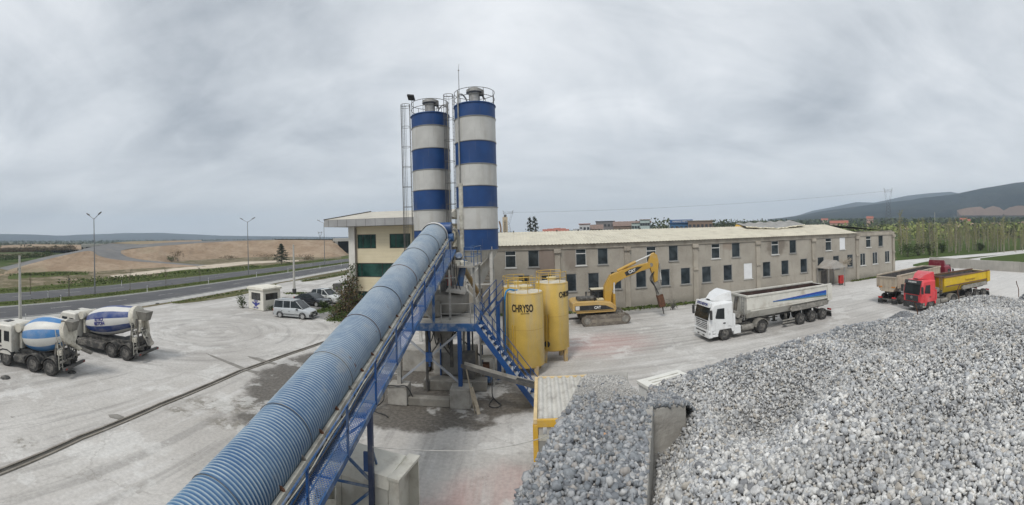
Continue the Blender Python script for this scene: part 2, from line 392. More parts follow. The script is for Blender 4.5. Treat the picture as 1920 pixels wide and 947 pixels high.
def earth_mat():
    t = NT('bare_earth'); v = t.co(); n = t.noise(v, .12, 6, .65); n2 = t.noise(t.co(scale=(1, 1, 3)), .7, 5, .65); n3 = t.noise(v, .03, 3)
    c = t.mix(t.rng(n, .35, .65), lin((.28, .205, .14)), lin((.37, .285, .205)))
    c = t.mix(t.rng(n2, .45, .75, 0, .6), c, lin((.19, .13, .085))); c = t.mix(t.rng(n3, .52, .66, 0, .6), c, lin((.24, .215, .14)))
    t.put(t.b.inputs['Base Color'], c); t.b.inputs['Roughness'].default_value = .97; t.b.inputs['Specular IOR Level'].default_value = .1
    t.bump(t.math('ADD', n2, n), .7, .5); return t.m
EARTH = earth_mat()
def road_strip(name, xa, xb, y0, y1, z, m, wob=0.):
    A, B = [], []; n = 60
    for i in range(n+1):
        y = y0+(y1-y0)*(i/n)**1.6 if y1 > 60 else y0+(y1-y0)*i/n
        dx = road_dx(y)
        A.append((xa+dx+rnd.uniform(-wob, wob), y, z)); B.append((xb+dx+rnd.uniform(-wob, wob), y, z))
    o = MB().strip(A, B).build(name, m); return tag(o, kind='structure')
def road_dx(y):  return 0. if y < 45 else .00095*(y-45)**2 if y < 150 else .00095*105**2+.2*(y-150)
road_strip('verge', -120, -40.2, -60, 140, .004, G_ROUGH)
o = road_strip('gravel_shoulder', -44.2, -41.2, -60, 150, .010, mat('shoulder_gravel', (.40, .39, .37), .95, var=.2, vs=1.2, dirt=(.25, .25, .24), da=.3, ds=.6, bump=.4, bs=8), .15)
road_strip('road', -51.0, -43.2, -60, 160, .014, asph)
road_strip('median', -55.2, -51.4, -60, 160, .012, G_VERGE, .12)
road_strip('road', -63.6, -55.4, -60, 160, .016, asph)
road_strip('kerb_line', -51.5, -51.0, -60, 160, .018, mat('kerb_dust', (.33, .325, .31), .9, var=.2))
road_strip('road_line', -50.7, -50.55, -60, 160, .0185, paint)
road_strip('road_line', -43.75, -43.6, -60, 160, .0185, paint)
road_strip('road_line', -63.2, -63.05, -60, 160, .0205, paint)
b = MB()
for k in range(24):
    y = -20+k*9.
    for xx, z in ((-47.2, .0188), (-59.4, .0208)):
        b.strip([(xx+road_dx(y), y, z), (xx+road_dx(y+3), y+3, z)], [(xx+.13+road_dx(y), y, z), (xx+.13+road_dx(y+3), y+3, z)])
tag(b.build('lane_marking', paint), kind='structure')
road_strip('verge', -71, -63.8, -60, 150, .011, G_VERGE, .6)

# embankment with ramp roads beyond the highway
def P3(L): return [atR(*p) for p in L]
def grid(name, A, B, m, rows=6, amp=.25, k=8, bulge=0.):
    A, B = spline(A, k), spline(B, k); n = min(len(A), len(B))
    def res(L): return [L[int(i*(len(L)-1)/(n*2-1))].lerp(L[min(len(L)-1, int(i*(len(L)-1)/(n*2-1))+1)], i*(len(L)-1)/(n*2-1) % 1) for i in range(n*2)]
    A, B = res(A), res(B); secs = []
    for r in range(rows+1):
        t = r/rows; s = []
        for a, b_ in zip(A, B):
            p = a.lerp(b_, t)
            if 0 < r < rows: p = p+V((0, 0, amp*(noise.noise(p*.25)+.6*noise.noise(p*.7))+bulge*math.sin(PI*t)))
            s.append(p)
        secs.append(s)
    b_ = MB(); b_.loft(secs, False, False); return tag(b_.build(name, m, smooth=60), kind='structure')
L1 = [(-60, 534, 98), (0, 511, 118), (86, 487, 128), (148, 473, 138), (172, 471, 142)]; U1 = [(-60, 520, 108), (0, 502, 130), (86, 481.5, 142), (137, 472, 150), (165, 464.5, 160)]
C1 = [(172, 471, 142), (186, 480, 138), (220, 487, 136), (296, 493, 132), (361, 498, 127.5), (400, 500, 125)]
C2 = [(200, 467, 156), (226, 475, 150), (241, 482, 147), (275, 488, 142), (344, 494, 135.5), (400, 497.6, 129)]
D1 = [(227, 470, 157), (247.5, 466, 163), (309, 460.5, 174), (378, 455.5, 183), (440, 452.5, 189), (515, 450, 192), (600, 450.3, 190), (627, 450, 190)]
D2 = [(241, 459, 176), (262, 458.2, 178), (326.6, 454.2, 186), (378, 452, 192), (440, 450.4, 196), (515, 448.6, 201), (600, 448.8, 199), (627, 448.6, 199)]
grid('ramp_road', P3(L1), P3(U1), asph_pale, 2, 0)
grid('ramp_road', P3(C1), P3(C2), asph_pale, 2, 0)
b = MB(); b.add(P3([(172, 471, 142), (165, 464.5, 160), (206, 456, 175), (241, 453, 185), (258, 458.5, 177), (227, 470, 157), (200, 467, 156)]), [(0, 1, 2, 3, 4, 5, 6)])
tag(b.build('ramp_road', asph_pale), kind='structure')
grid('ramp_road', P3(D1[:6]), P3(D2[:6]), asph_pale, 2, 0)
base0 = [at(-60, 540), at(0, 517), at(45, 511), at(120, 508), at(172, 509), at(220, 506.5), at(296, 502), at(361, 500.5), at(400, 500.5)]
grid('embankment', base0, P3(L1[:-1])+P3(C1[:]), EARTH, 6, .35)
base1 = P3([(226, 475, 150), (241, 482, 147), (275, 488.2, 142)])+[at(318, 491.5), at(365, 488), at(425, 484.5), at(515, 481.5), at(612, 483), at(655, 478)]
grid('embankment', base1, P3([(227, 470, 157), (241, 467.5, 161), (285, 462.5, 169), (330, 459, 177), (378, 455.5, 183), (430, 452.7, 188.5), (515, 450, 192), (600, 450.3, 190), (622, 450.2, 190)]), EARTH, 8, .5)
b = MB(); b.add(P3([(196, 469, 153), (200, 466, 157), (228, 469.6, 158), (227, 475.4, 149.5)]), [(0, 1, 2, 3)]); tag(b.build('ramp_road', asph_pale), kind='structure')
grid('embankment', P3(D2), [p+V((-4, 16, -7)) for p in P3(D2)], EARTH, 3, .3)
grid('embankment', P3([(206, 456, 175), (241, 453, 185), (262, 452.2, 190), (326, 451, 198), (378, 450.3, 203)]), P3([(262, 458.2, 178), (290, 456.5, 181), (326.6, 454.2, 186), (350, 453.2, 189), (378, 452, 192)]), EARTH, 2, .1)
# left side of the ramp falls away to the lower land
grid('embankment', P3([(0, 502, 130), (86, 481.5, 142), (137, 472, 150), (165, 464.5, 160), (206, 456, 175), (241, 453, 185), (262, 452.2, 190), (378, 450.3, 203)]), [p+V((-9, 6, -p.z)) for p in P3([(0, 502, 130), (86, 481.5, 142), (137, 472, 150), (165, 464.5, 160), (206, 456, 175), (241, 453, 185), (262, 452.2, 190), (378, 450.3, 203)])], EARTH, 3, .2)
# sandy spread and grass at the foot of the bank
grid('sand_track', [at(205, 517), at(290, 507), at(380, 498), at(470, 489.5), at(560, 487)], [at(215, 521), at(300, 512), at(400, 503), at(475, 494.5), at(560, 490)], mat('pale_sand', (.50, .43, .34), .95, var=.15, vs=.3, dirt=(.3, .25, .18), da=.3, ds=.2), 1, 0).location.z = .02
grid('verge', [at(15, 517), at(60, 511.5), at(120, 509), at(165, 512)], [at(15, 524), at(60, 521), at(120, 517), at(165, 516)], G_VERGE, 1, 0).location.z = .02
grid('verge', [at(295, 513), at(345, 506), at(420, 502), at(490, 497)], [at(298, 519), at(350, 514), at(420, 508), at(490, 502)], G_VERGE, 1, 0).location.z = .022
grid('rubble_ground', [at(330, 492.5), at(405, 482), at(515, 481.5), at(640, 481)], [at(330, 496), at(405, 492), at(515, 489), at(640, 485)], G_ROUGH, 1, 0).location.z = .024

# kerbless grass strips on the near side
nv = grassy('trodden_verge', (.1, .105, .04), (.16, .15, .07), (.3, .28, .22), .53)
grid('verge', [at(322, 568), at(380, 559), at(440, 548), at(512, 534.5)], [at(335, 570), at(390, 563.5), at(455, 552.5), at(514, 537)], nv, 1, 0).location.z = .014
grid('verge', [at(566, 526.5), at(600, 521), at(648, 513)], [at(567, 529), at(605, 523.8), at(650, 515.5)], nv, 1, 0).location.z = .014
grid('verge', [at(612, 601), at(640, 585), at(655, 570)], [at(655, 604), at(680, 600), at(700, 592)], G_FIELD, 1, 0).location.z = .016
grid('verge', [at(588, 583), at(620, 577), at(638, 570)], [at(600, 588), at(632, 580), at(645, 573)], G_FIELD, 1, 0).location.z = .016
sheet('parking_asphalt', [at(540, 566), at(575, 558), at(650, 552), at(668, 562), at(640, 585), at(612, 600), at(560, 590)], .006, mat('dusty_asphalt', (.2, .195, .19), .9, var=.15, vs=.8, dirt=(.36, .35, .33), da=.3, ds=.5))
# right: meadow, orchard floor
grid('meadow', [at(1682, 488.5), at(1740, 483), at(1800, 478), at(1860, 473), at(1930, 466)], [at(1675, 440, -0), at(1740, 436), at(1800, 434), at(1860, 431), at(1930, 428)], G_FIELD, 3, 0).location.z = .01
grid('meadow', [at(1838, 484.5), at(1870, 480.5), at(1930, 474)], [at(1838, 488), at(1870, 489.5), at(1930, 494)], G_FIELD, 1, 0).location.z = .018
o = grid('verge', [at(1712, 496), at(1735, 491), at(1750, 490)], [at(1712, 499), at(1735, 500), at(1752, 497)], G_FIELD, 1, 0); o.location.z = .02
grid('bare_field', [atR(1640, 433, 330), atR(1700, 431, 340), atR(1800, 426, 360), atR(1930, 421, 380)], [atR(1640, 423, 440), atR(1700, 421.5, 450), atR(1800, 419, 470), atR(1930, 415, 480)], mat('ploughed_soil', (.42, .29, .18), .95, var=.15, vs=.05), 1, 0)

# hills: left ridge far off, right mountains with a quarry face
def ridge(name, P, R, depth, m, amp, steps=90, rows=10, foot=None):
    x0, x1 = P[0][0], P[-1][0]; secs = []
    for r in range(rows+1):
        t = r/rows; s = []
        for i in range(steps+1):
            px = x0+(x1-x0)*i/steps; py = interp(px, P); top = atR(px, py, R+depth)
            th = math.atan2(top.x, top.y); rr = R+depth*t
            bz = ground_z(rr*math.sin(th), rr*math.cos(th))-4
            h = (top.z-ground_z(top.x, top.y)+4)*(t**.85 if t < 1 else 1)
            q = V((rr*math.sin(th)/260, rr*math.cos(th)/260, 3.3))
            h *= 1+amp*(noise.noise(q)+.55*noise.noise(q*2.3)+.3*noise.noise(q*5.1))*math.sin(PI*min(1, t*1.0))**.6
            s.append(V((rr*math.sin(th), rr*math.cos(th), bz+h)))
        secs.append(s)
    secs.append([p*1.18-V((0, 0, p.z*1.18+30)) for p in secs[-1]])
    b_ = MB(); b_.loft(secs, False, False); return tag(b_.build(name, m, smooth=80), kind='structure')
def hill_mat(name, a, b_, c_=None):
    t = NT(name); v = t.co(); n = t.noise(v, .004, 6, .65); n2 = t.noise(v, .02, 5, .7)
    c = t.mix(t.rng(n, .38, .62), lin(a), lin(b_)); c = t.mix(t.rng(n2, .4, .7, 0, .6), c, lin(tuple(x*.55 for x in a)))
    if c_: c = t.mix(t.rng(t.noise(v, .009, 4, .6), .6, .7, 0, .7), c, lin(c_))
    t.put(t.b.inputs['Base Color'], c); t.b.inputs['Roughness'].default_value = 1; t.b.inputs['Specular IOR Level'].default_value = 0
    t.bump(t.math('ADD', n2, t.noise(v, .0035, 8, .7)), .9, 40); return t.m
HILLF = hill_mat('far_hills', (.05, .06, .06), (.09, .1, .1))
HILLN = hill_mat('wooded_hills', (.008, .016, .014), (.035, .042, .032), (.10, .09, .075))
ridge('hills', [(-60, 440), (0, 438.5), (60, 439.5), (115, 442), (150, 440), (215, 438), (232, 436.8), (262, 437), (300, 436.4), (330, 438), (420, 442), (520, 443), (640, 444.5), (760, 440), (960, 434)], 2400, 400, HILLF, .12)
ridge('hills', [(1470, 408), (1496, 404), (1522, 395.5), (1560, 388.5), (1605, 379), (1640, 380), (1700, 367), (1740, 362.5), (1782, 359.5), (1800, 363), (1850, 358), (1990, 352)], 2100, 500, HILLF, .14)
ridge('hills', [(1440, 411), (1490, 406), (1540, 396), (1600, 388), (1660, 380), (1720, 373.5), (1790, 364), (1850, 352), (1905, 342.5), (1960, 338), (2060, 332)], 1150, 620, HILLN, .2, 130, 16)
QUAR = mat('quarry_face', (.33, .225, .17), .95, var=.2, vs=.01, dirt=(.25, .16, .12), da=.4, ds=.02)
for poly in ([(1794, 394), (1815, 389.5), (1838, 387.5), (1846, 392), (1852, 404), (1800, 404)], [(1836, 396), (1850, 390), (1862, 386), (1874, 389), (1884, 396.5), (1880, 404), (1840, 404)], [(1878, 396.5), (1893, 389), (1908, 385.5), (1935, 386), (1960, 395), (1960, 404), (1885, 404)]):
    n = len(poly); b = MB(); A = [atR(p[0], p[1], 1105) for p in poly]
    b.add(A+[p+V((p.x, p.y, 0)).normalized()*45+V((0, 0, -14)) for p in A], [tuple(range(n))]+[(i, (i+1) % n, (i+1) % n+n, i+n) for i in range(n)])
    tag(b.build('quarry', QUAR), kind='structure')

# the air itself
b = MB(); b.box(-3350, 3350, -3350, 3350, -40, 215)
hz = b.build('haze'); tag(hz, kind='stuff')
hm = bpy.data.materials.new('air'); hm.use_nodes = True; n = hm.node_tree.nodes; n.clear()
_o = n.new('ShaderNodeOutputMaterial'); _p = n.new('ShaderNodeVolumePrincipled'); _p.inputs['Color'].default_value = (.71, .85, 1, 1); _p.inputs['Density'].default_value = .00034
_p.inputs['Anisotropy'].default_value = 0.; hm.node_tree.links.new(_p.outputs[0], _o.inputs['Volume']); hz.data.materials.append(hm)
# ------------------------------------------------------------------ paint
BLUE = mat('blue_paint', (.006, .05, .175), .45, var=.15, vs=1.2, dirt=(.09, .12, .17), da=.3, ds=1.5, streak=1)
BLUE_D = mat('dusty_blue_paint', (.011, .07, .2), .55, var=.2, vs=1.5, dirt=(.24, .26, .28), da=.45, ds=2.2)
STEEL = mat('dusty_steel', (.27, .265, .25), .6, .2, var=.2, vs=3, dirt=(.4, .38, .35), da=.4, ds=2)
STEEL_D = mat('dark_steel', (.09, .088, .085), .6, .3, var=.2, vs=3, dirt=(.2, .18, .15), da=.4, ds=2)
CREAM = mat('cream_steel', (.50, .485, .42), .6, var=.15, vs=2, dirt=(.22, .19, .15), da=.45, ds=2.5)
CONC = mat('rough_concrete', (.33, .315, .285), .9, var=.2, vs=1.2, dirt=(.17, .155, .135), da=.4, ds=1.1, bump=.4, bs=9)
CONC_D = mat('wet_concrete', (.19, .178, .155), .8, var=.25, vs=1.2, dirt=(.3, .29, .27), da=.35, ds=1., bump=.4, bs=9)
RUST = mat('rusty_steel', (.12, .055, .03), .8, .2, var=.35, vs=6)
BLACK = mat('black_rubber', (.022, .022, .023), .7, var=.2, vs=4, dirt=(.1, .095, .09), da=.3, ds=3)
YELLOW = mat('yellow_paint', (.54, .365, .075), .5, var=.12, vs=1, dirt=(.40, .33, .21), da=.38, ds=1.1, streak=1)
YELLOW_D = mat('yellow_steel', (.56, .36, .04), .5, var=.15, vs=2, dirt=(.3, .2, .08), da=.35, ds=3)

# ------------------------------------------------------------------ cement silos
ZB, ZT = 7.18, 17.85
BANDS = [7.18, 8.72, 10.3, 11.86, 13.44, 15.1, 16.86, 17.85]
def silo_mat():
    t = NT('banded_silo_paint'); v = t.co()
    tc = t.N('ShaderNodeTexCoord'); sp = t.N('ShaderNodeSeparateXYZ'); t.l.new(tc.outputs['Object'], sp.inputs[0]); z = sp.outputs[2]
    white = None
    for a, b in ((BANDS[1], BANDS[2]), (BANDS[3], BANDS[4]), (BANDS[5], BANDS[6])):
        k = t.math('MULTIPLY', t.math('GREATER_THAN', z, a), t.math('LESS_THAN', z, b)); white = k if white is None else t.math('ADD', white, k)
    n = t.noise(v, .8, 5, .6); run = t.noise(t.co(scale=(1, 1, .1)), 1.6, 6, .6); blot = t.noise(v, .55, 4, .6)
    w = t.mix(t.rng(n, .3, .7), lin((.43, .425, .405)), lin((.51, .505, .48)))
    w = t.mix(t.rng(run, .52, .75, 0, .5), w, lin((.33, .30, .25)))
    b = t.mix(t.rng(n, .3, .7), lin((.003, .036, .14)), lin((.005, .05, .185)))
    b = t.mix(t.rng(blot, .6, .72, 0, .45), b, lin((.075, .085, .11)))
    c = t.mix(white, b, w)
    # vertical weld seam per course
    ang = t.math('ARCTAN2', sp.outputs[0], sp.outputs[1]); se = t.math('ABSOLUTE', t.math('SUBTRACT', t.math('FRACT', t.math('ADD', t.math('MULTIPLY', ang, .64), t.math('MULTIPLY', t.math('FLOOR', t.math('DIVIDE', z, 1.6)), .17))), .5))
    c = t.mix(t.rng(se, .0, .006, .45, 0), c, lin((.15, .14, .13)))
    rs = t.noise(v, 2.3, 3, .5); c = t.mix(t.rng(rs, .76, .80, 0, .7), c, lin((.30, .15, .06)))
    t.put(t.b.inputs['Base Color'], c); t.b.inputs['Roughness'].default_value = .5
    t.bump(n, .15, .02); return t.m
SILOM = silo_mat()
GREYCONE = mat('cone_grey', (.44, .44, .42), .55, var=.12, vs=1, dirt=(.3, .27, .22), da=.4, ds=1.2, streak=1)
PALE = mat('pale_steel', (.46, .455, .43), .6, var=.12, vs=2, dirt=(.26, .23, .19), da=.35, ds=2)
def make_silo(x, y, label, ladder_ang, lamp, mast, r=1.55):
    t = thing('cement_silo', label, 'silo', (x, y, 0), 0, 'cement silos')
    sh = MB().lathe([(r, ZB), (r, ZT), (r-.06, ZT+.05), (.45, ZT+.22)], 64, capb=False).build('shell', SILOM, t, 40)
    for z in BANDS[:-1]: MB().ring((0, 0, z), r+.015, .035, 48, 6).build('flange', mat('flange_steel', (.2, .2, .2), .6, .2, dirt=(.35, .34, .3), da=.3), t, 60)
    MB().ring((0, 0, ZT), r+.02, .05, 48, 6).build('top_rim', BLUE, t, 60)
    MB().lathe([(.28, 4.3), (.28, 4.6), (r-.02, ZB-.02)], 48, capt=False).build('cone', GREYCONE, t, 40)
    MB().lathe([(.24, 3.6), (.24, 4.28)], 20).build('valve', STEEL_D, t, 40)
    for k in range(4):
        a = PI/4+k*PI/2; px, py = (r-.12)*math.cos(a), (r-.12)*math.sin(a)
        MB().box(px-.11, px+.11, py-.11, py+.11, .0, ZB+.25).build('leg', PALE, t, bevel=.01)
        a2 = a+PI/2; qx, qy = (r-.12)*math.cos(a2), (r-.12)*math.sin(a2)
        MB().bar((px, py, 2.2), (qx, qy, 4.6), .08).bar((qx, qy, 2.2), (px, py, 4.6), .08).bar((px, py, 4.7), (qx, qy, 4.7), .1).bar((px, py, 4.8), (qx, qy, 6.9), .07).build('brace', PALE, t)
    # top railing
    m = MB()
    for z in (ZT+.55, ZT+1.05): m.ring((0, 0, z), r-.02, .022, 48, 6)
    for k in range(9):
        a = .35+k*2*PI/9; m.tube([((r-.02)*math.cos(a), (r-.02)*math.sin(a), ZT), ((r-.02)*math.cos(a), (r-.02)*math.sin(a), ZT+1.05)], .022, 6)
    m.build('railing', STEEL_D, t, 60)
    f = MB().lathe([(.42, ZT+.1), (.42, ZT+1.05)], 24).build('dust_filter', mat('filter_steel', (.36, .355, .34), .55, .3, var=.2, vs=3, dirt=(.2, .19, .17), da=.4, ds=3), t, 40)
    MB().lathe([(.44, ZT+1.05), (.62, ZT+1.1), (.6, ZT+1.3), (.32, ZT+1.45), (.1, ZT+1.5)], 24).build('filter_cap', STEEL, f, 40)
    MB().box(.35, .72, -.22, .12, ZT+.85, ZT+1.25).bar((.6, 0, ZT+.9), (.75, -.1, ZT+.55), .12).build('filter_motor', STEEL_D, f, bevel=.02)
    # caged ladder
    ca, sa = math.cos(ladder_ang), math.sin(ladder_ang); lx, ly = (r+.12)*ca, (r+.12)*sa; tx, ty = -sa, ca
    m = MB(); z0, z1 = 3.5, ZT+1.1
    for s in (-.22, .22): m.tube([(lx+tx*s, ly+ty*s, z0), (lx+tx*s, ly+ty*s, z1)], .022, 6)
    z = z0
    while z < z1: m.tube([(lx-tx*.22, ly-ty*.22, z), (lx+tx*.22, ly+ty*.22, z)], .012, 5); z += .3
    m.build('ladder', STEEL_D, t, 60)
    m = MB(); cx, cyy = lx+ca*.36, ly+sa*.36
    for z in np.arange(5.8, ZT+1.2, 1.62): m.ring((cx, cyy, float(z)), .37, .016, 20, 5)
    m.ring((cx, cyy, ZT+1.1), .37, .02, 20, 5)
    for k in range(8):
        a = ladder_ang+(-1.5+3*k/7); m.tube([(cx+.37*math.cos(a), cyy+.37*math.sin(a), 5.8), (cx+.37*math.cos(a), cyy+.37*math.sin(a), ZT+1.1)], .013, 5)
    m.build('ladder_cage', STEEL_D, t, 60)
    # filling pipe
    a = -PI/2+lamp[1]; px, py = (r+.1)*math.cos(a), (r+.1)*math.sin(a)
    MB().tube(spline([(px, py, 1.2), (px, py, 4), (px, py, ZT-.4), (px*.97, py*.97, ZT+.55), (px*.75, py*.75, ZT+.75), (px*.5, py*.5, ZT+.45), (px*.45, py*.45, ZT+.1)], 5), .055, 8).build('filling_pipe', STEEL, t, 60)
    if lamp[0]:
        l = thing('floodlight', 'black floodlight on a short pole above the left blue and white silo', 'floodlight', (x-1.28, y-.9, ZT))
        MB().tube([(0, 0, 0), (0, 0, 1.15), (0, -.05, 1.3)], .02, 6).build('bracket', STEEL_D, l, 60)
        h = MB(); h.M = Matrix.Translation((-.02, -.1, 1.38)) @ Matrix.Rotation(math.radians(-28), 4, 'X') @ Matrix.Rotation(.25, 4, 'Y'); h.box(-.28, .28, -.3, .25, -.07, .07).build('lamp_head', BLACK, l, bevel=.02)
    if mast:
        l = thing('antenna', 'thin grey antenna mast standing on the rail of the right silo', 'antenna', (x-1.02, y-1.1, ZT))
        MB().tube([(0, 0, 0), (0, 0, 2.5)], [.03, .018], 6).build('mast', STEEL_D, l, 60)
        MB().tube([(0, 0, 2.5), (.04, 0, 2.9)], .014, 5).ring((0, 0, 2.45), .05, .02, 10, 5).build('tip', STEEL, l, 60)
    return t
make_silo(-6.33, 33.75, 'blue and white banded cement silo on the left, with ladder cage on its left flank', math.radians(186), (True, 1.2), False, 1.52)
make_silo(-2.57, 31.9, 'blue and white banded cement silo on the right, with the antenna mast', math.radians(176), (False, -.75), True, 1.53)

# ------------------------------------------------------------------ belt conveyor with corrugated hood
CA, CB = V((-5.38, 2.4, 2.42)), V((-4.45, 24.3, 8.4))
dirc = (CB-CA).normalized(); side = dirc.cross(V((0, 0, 1))).normalized(); upc = side.cross(dirc)
LEN = (CB-CA).length
def CP(s, a=0., u=0.): return CA+dirc*s+side*a+upc*u
def hood_mat():
    t = NT('ribbed_blue_sheet'); v = t.co()
    n = t.noise(v, .7, 5, .6); n2 = t.noise(v, 2.5, 5, .65); 
    tc = t.N('ShaderNodeTexCoord'); sp = t.N('ShaderNodeSeparateXYZ'); t.l.new(tc.outputs['Object'], sp.inputs[0])
    up = sp.outputs[1]
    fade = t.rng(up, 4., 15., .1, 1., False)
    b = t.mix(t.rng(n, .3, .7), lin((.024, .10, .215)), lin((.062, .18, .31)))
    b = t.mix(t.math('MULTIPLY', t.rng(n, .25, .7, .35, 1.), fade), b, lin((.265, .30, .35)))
    geo = t.N('ShaderNodeNewGeometry')
    # surface normal split into its axes
    ns = t.N('ShaderNodeSeparateXYZ'); t.l.new(geo.outputs['True Normal'], ns.inputs[0])
    # every rib is paler on its crest and darker in its trough
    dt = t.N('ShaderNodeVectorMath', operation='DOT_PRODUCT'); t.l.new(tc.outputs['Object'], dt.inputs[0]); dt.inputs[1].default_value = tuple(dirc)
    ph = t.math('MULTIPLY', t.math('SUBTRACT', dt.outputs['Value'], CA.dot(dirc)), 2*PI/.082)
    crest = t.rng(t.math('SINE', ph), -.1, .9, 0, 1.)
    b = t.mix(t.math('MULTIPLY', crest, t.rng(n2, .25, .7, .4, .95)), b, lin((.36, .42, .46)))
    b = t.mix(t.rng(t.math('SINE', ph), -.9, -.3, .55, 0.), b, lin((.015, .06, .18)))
    rm = t.math('MULTIPLY', t.rng(t.noise(t.co(scale=(1, 2.2, 1)), 1.7, 5, .7), .63, .70), t.rng(n, .42, .6))
    b = t.mix(t.math('MULTIPLY', rm, .85), b, lin((.13, .055, .035)))
    b = t.mix(t.math('MULTIPLY', t.rng(t.noise(t.co(loc=(2, 9, 4)), .9, 8, .7), .56, .66), .5), b, lin((.30, .32, .33)))
    t.put(t.b.inputs['Base Color'], b); t.b.inputs['Roughness'].default_value = .7; t.b.inputs['Specular IOR Level'].default_value = .3
    return t.m
HOOD = hood_mat()
conv = thing('belt_conveyor', 'long inclined belt conveyor under a blue ribbed round hood', 'conveyor', (0, 0, 0))
RH = .70
def hood():
    b = MB(); secs = []; s = 0.; pitch = .082; k = 6; N = 28
    ns = int(LEN/pitch*k)
    for i in range(ns+1):
        s = i*pitch/k; r = RH+.017*math.sin(2*PI*i/k)
        secs.append([CP(s, math.cos(a)*r, math.sin(a)*r) for a in [math.radians(-38)+math.radians(256)*j/(N-1) for j in range(N)]])
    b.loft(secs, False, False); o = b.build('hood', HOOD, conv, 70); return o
hood()
for i in range(9):   # rust straps where sheets overlap
    s = 1.6+i*2.35; m = MB(); pts = [CP(s, math.cos(a)*(RH+.026), math.sin(a)*(RH+.026)) for a in [math.radians(-40)+math.radians(262)*j/29 for j in range(30)]]
    m.tube(pts, .008 if i < 5 else .012, 5).build('hood_band', RUST if i in (4, 6) else STEEL_D, conv, 60)
MB().bar(CP(0, .75, -.38), CP(LEN, .75, -.38), .1, .4, upc).build('side_frame', CREAM, conv, bevel=.01)
MB().bar(CP(0, -.72, -.62), CP(LEN, -.72, -.62), .1, .34, upc).build('side_frame', CREAM, conv, bevel=.01)
for i in range(26):  # belt clamps along the frame
    s = .7+i*.86; m = MB(); m.bar(CP(s, .72, -.12), CP(s+.04, .83, -.42), .045, .03).bar(CP(s, .66, -.08), CP(s, .78, -.2), .05, .05)
    m.build('clamp', RUST if i % 3 else STEEL_D, conv)
for i in range(9): MB().box(-.16, .16, -.03, .03, -.05, .05).build('frame_cutout', STEEL_D, conv).matrix_local = Matrix.Translation(CP(1.5+i*2.45, .80, -.38)) @ dirc.to_track_quat('X', 'Z').to_matrix().to_4x4()
MB().bar(CP(0, 0, -.5), CP(LEN, 0, -.5), 1.1, .06, upc).build('belt', BLACK, conv)
# walkway, perforated deck
def mesh_deck():
    t = NT('expanded_metal'); tc = t.N('ShaderNodeTexCoord'); sp = t.N('ShaderNodeSeparateXYZ'); t.l.new(tc.outputs['Object'], sp.inputs[0])
    br = t.N('ShaderNodeTexBrick', i_Scale=7.5); br.offset = .5; br.inputs['Mortar Size'].default_value = .075; br.inputs['Mortar Smooth'].default_value = .1; br.inputs['Brick Width'].default_value = .5; br.inputs['Row Height'].default_value = .33
    t.l.new(tc.outputs['Object'], br.inputs[0])
    t.put(t.b.inputs['Base Color'], t.mix(t.rng(t.noise(t.co(), 1.2, 4), .35, .7), lin((.02, .075, .24)), lin((.11, .16, .25)))); t.b.inputs['Roughness'].default_value = .55
    t.put(t.b.inputs['Alpha'], t.rng(br.outputs['Fac'], 0., .45, 0., 1.)); return t.m
WL, WR = .82, 1.34; WU = -.56
wd = MB(); wd.strip([CP(s, WL, WU) for s in np.linspace(0, LEN-1, 12)], [CP(s, WR, WU) for s in np.linspace(0, LEN-1, 12)]); wd.build('walkway_deck', mesh_deck(), conv)
for a in (WL, WR): MB().bar(CP(0, a, WU-.08), CP(LEN-1, a, WU-.08), .05, .16, upc).build('walkway_beam', BLUE_D, conv)
for i in range(11): MB().bar(CP(.6+i*2., WL, WU-.06), CP(.6+i*2., WR, WU-.06), .28 if i < 4 else .1, .05, upc).build('walkway_joist', BLUE_D, conv)
pos = []
for i in range(12):
    s = 1.0+i*1.9
    if s > LEN-1: break
    p = CP(s, WR+.02, WU); q = V(p)+V((0, 0, 1.08)); pos.append(q)
    MB().bar(V(p)-V((0, 0, .1)), q, .05).build('rail_post', BLUE, conv)
MB().tube(pos, .024, 6).build('handrail', BLUE_D, conv, 60)
MB().tube([p-V((0, 0, .52)) for p in pos], .018, 6).build('middle_rail', BLUE_D, conv, 60)
MB().tube([CP(s, WL+.06, WU+.1) for s in np.linspace(0, LEN-2, 10)], .035, 6).build('inner_rail', BLUE_D, conv, 60)
MB().tube([CP(s, WL+.06, WU+.2+.03*math.sin(s*3)) for s in np.linspace(0, LEN-2, 60)], .014, 5).build('cable', CREAM, conv, 60)
MB().tube([CP(s, WL+.1, WU+.12+.03*math.sin(s*2.2+1)) for s in np.linspace(0, LEN-2, 60)], .018, 5).build('cable', BLACK, conv, 60)
# head end: white cowl and blue drum housing
def cowl():
    b = MB(); N = 16
    secs = [[CP(LEN+ds, math.cos(a)*r, math.sin(a)*r+dz) for a in [math.radians(-30)+math.radians(240)*j/(N-1) for j in range(N)]] for ds, r, dz in ((-.25, .78, 0), (.0, .78, 0), (.55, .62, .0), (.75, .4, -.1))]
    b.loft(secs, False, False); b.build('head_cowl', mat('cowl_white', (.58, .57, .55), .5, var=.1, dirt=(.3, .28, .26), da=.3), conv, 50)
cowl()
MB().cone(CP(LEN+.35, .1, .32), CP(LEN+.35, .95, .32), .33, n=24).build('head_drum', BLUE, conv, 40)
MB().cone(CP(LEN+.2, .5, -.2), CP(LEN+.2, 1.05, -.2), .26, n=20).build('motor', BLUE_D, conv, 40)
MB().tube(spline([CP(LEN+.35, 1.0, .3), CP(LEN+.7, 1.2, -.1), CP(LEN+.7, 1.25, -1.2)]), .09, 8).build('chute_hose', CREAM, conv, 50)
MB().box(-.55, .6, -.5, .5, -2.2, -.3).build('discharge_chute', STEEL, conv, bevel=.02).location = CB+V((.1, .3, .1))
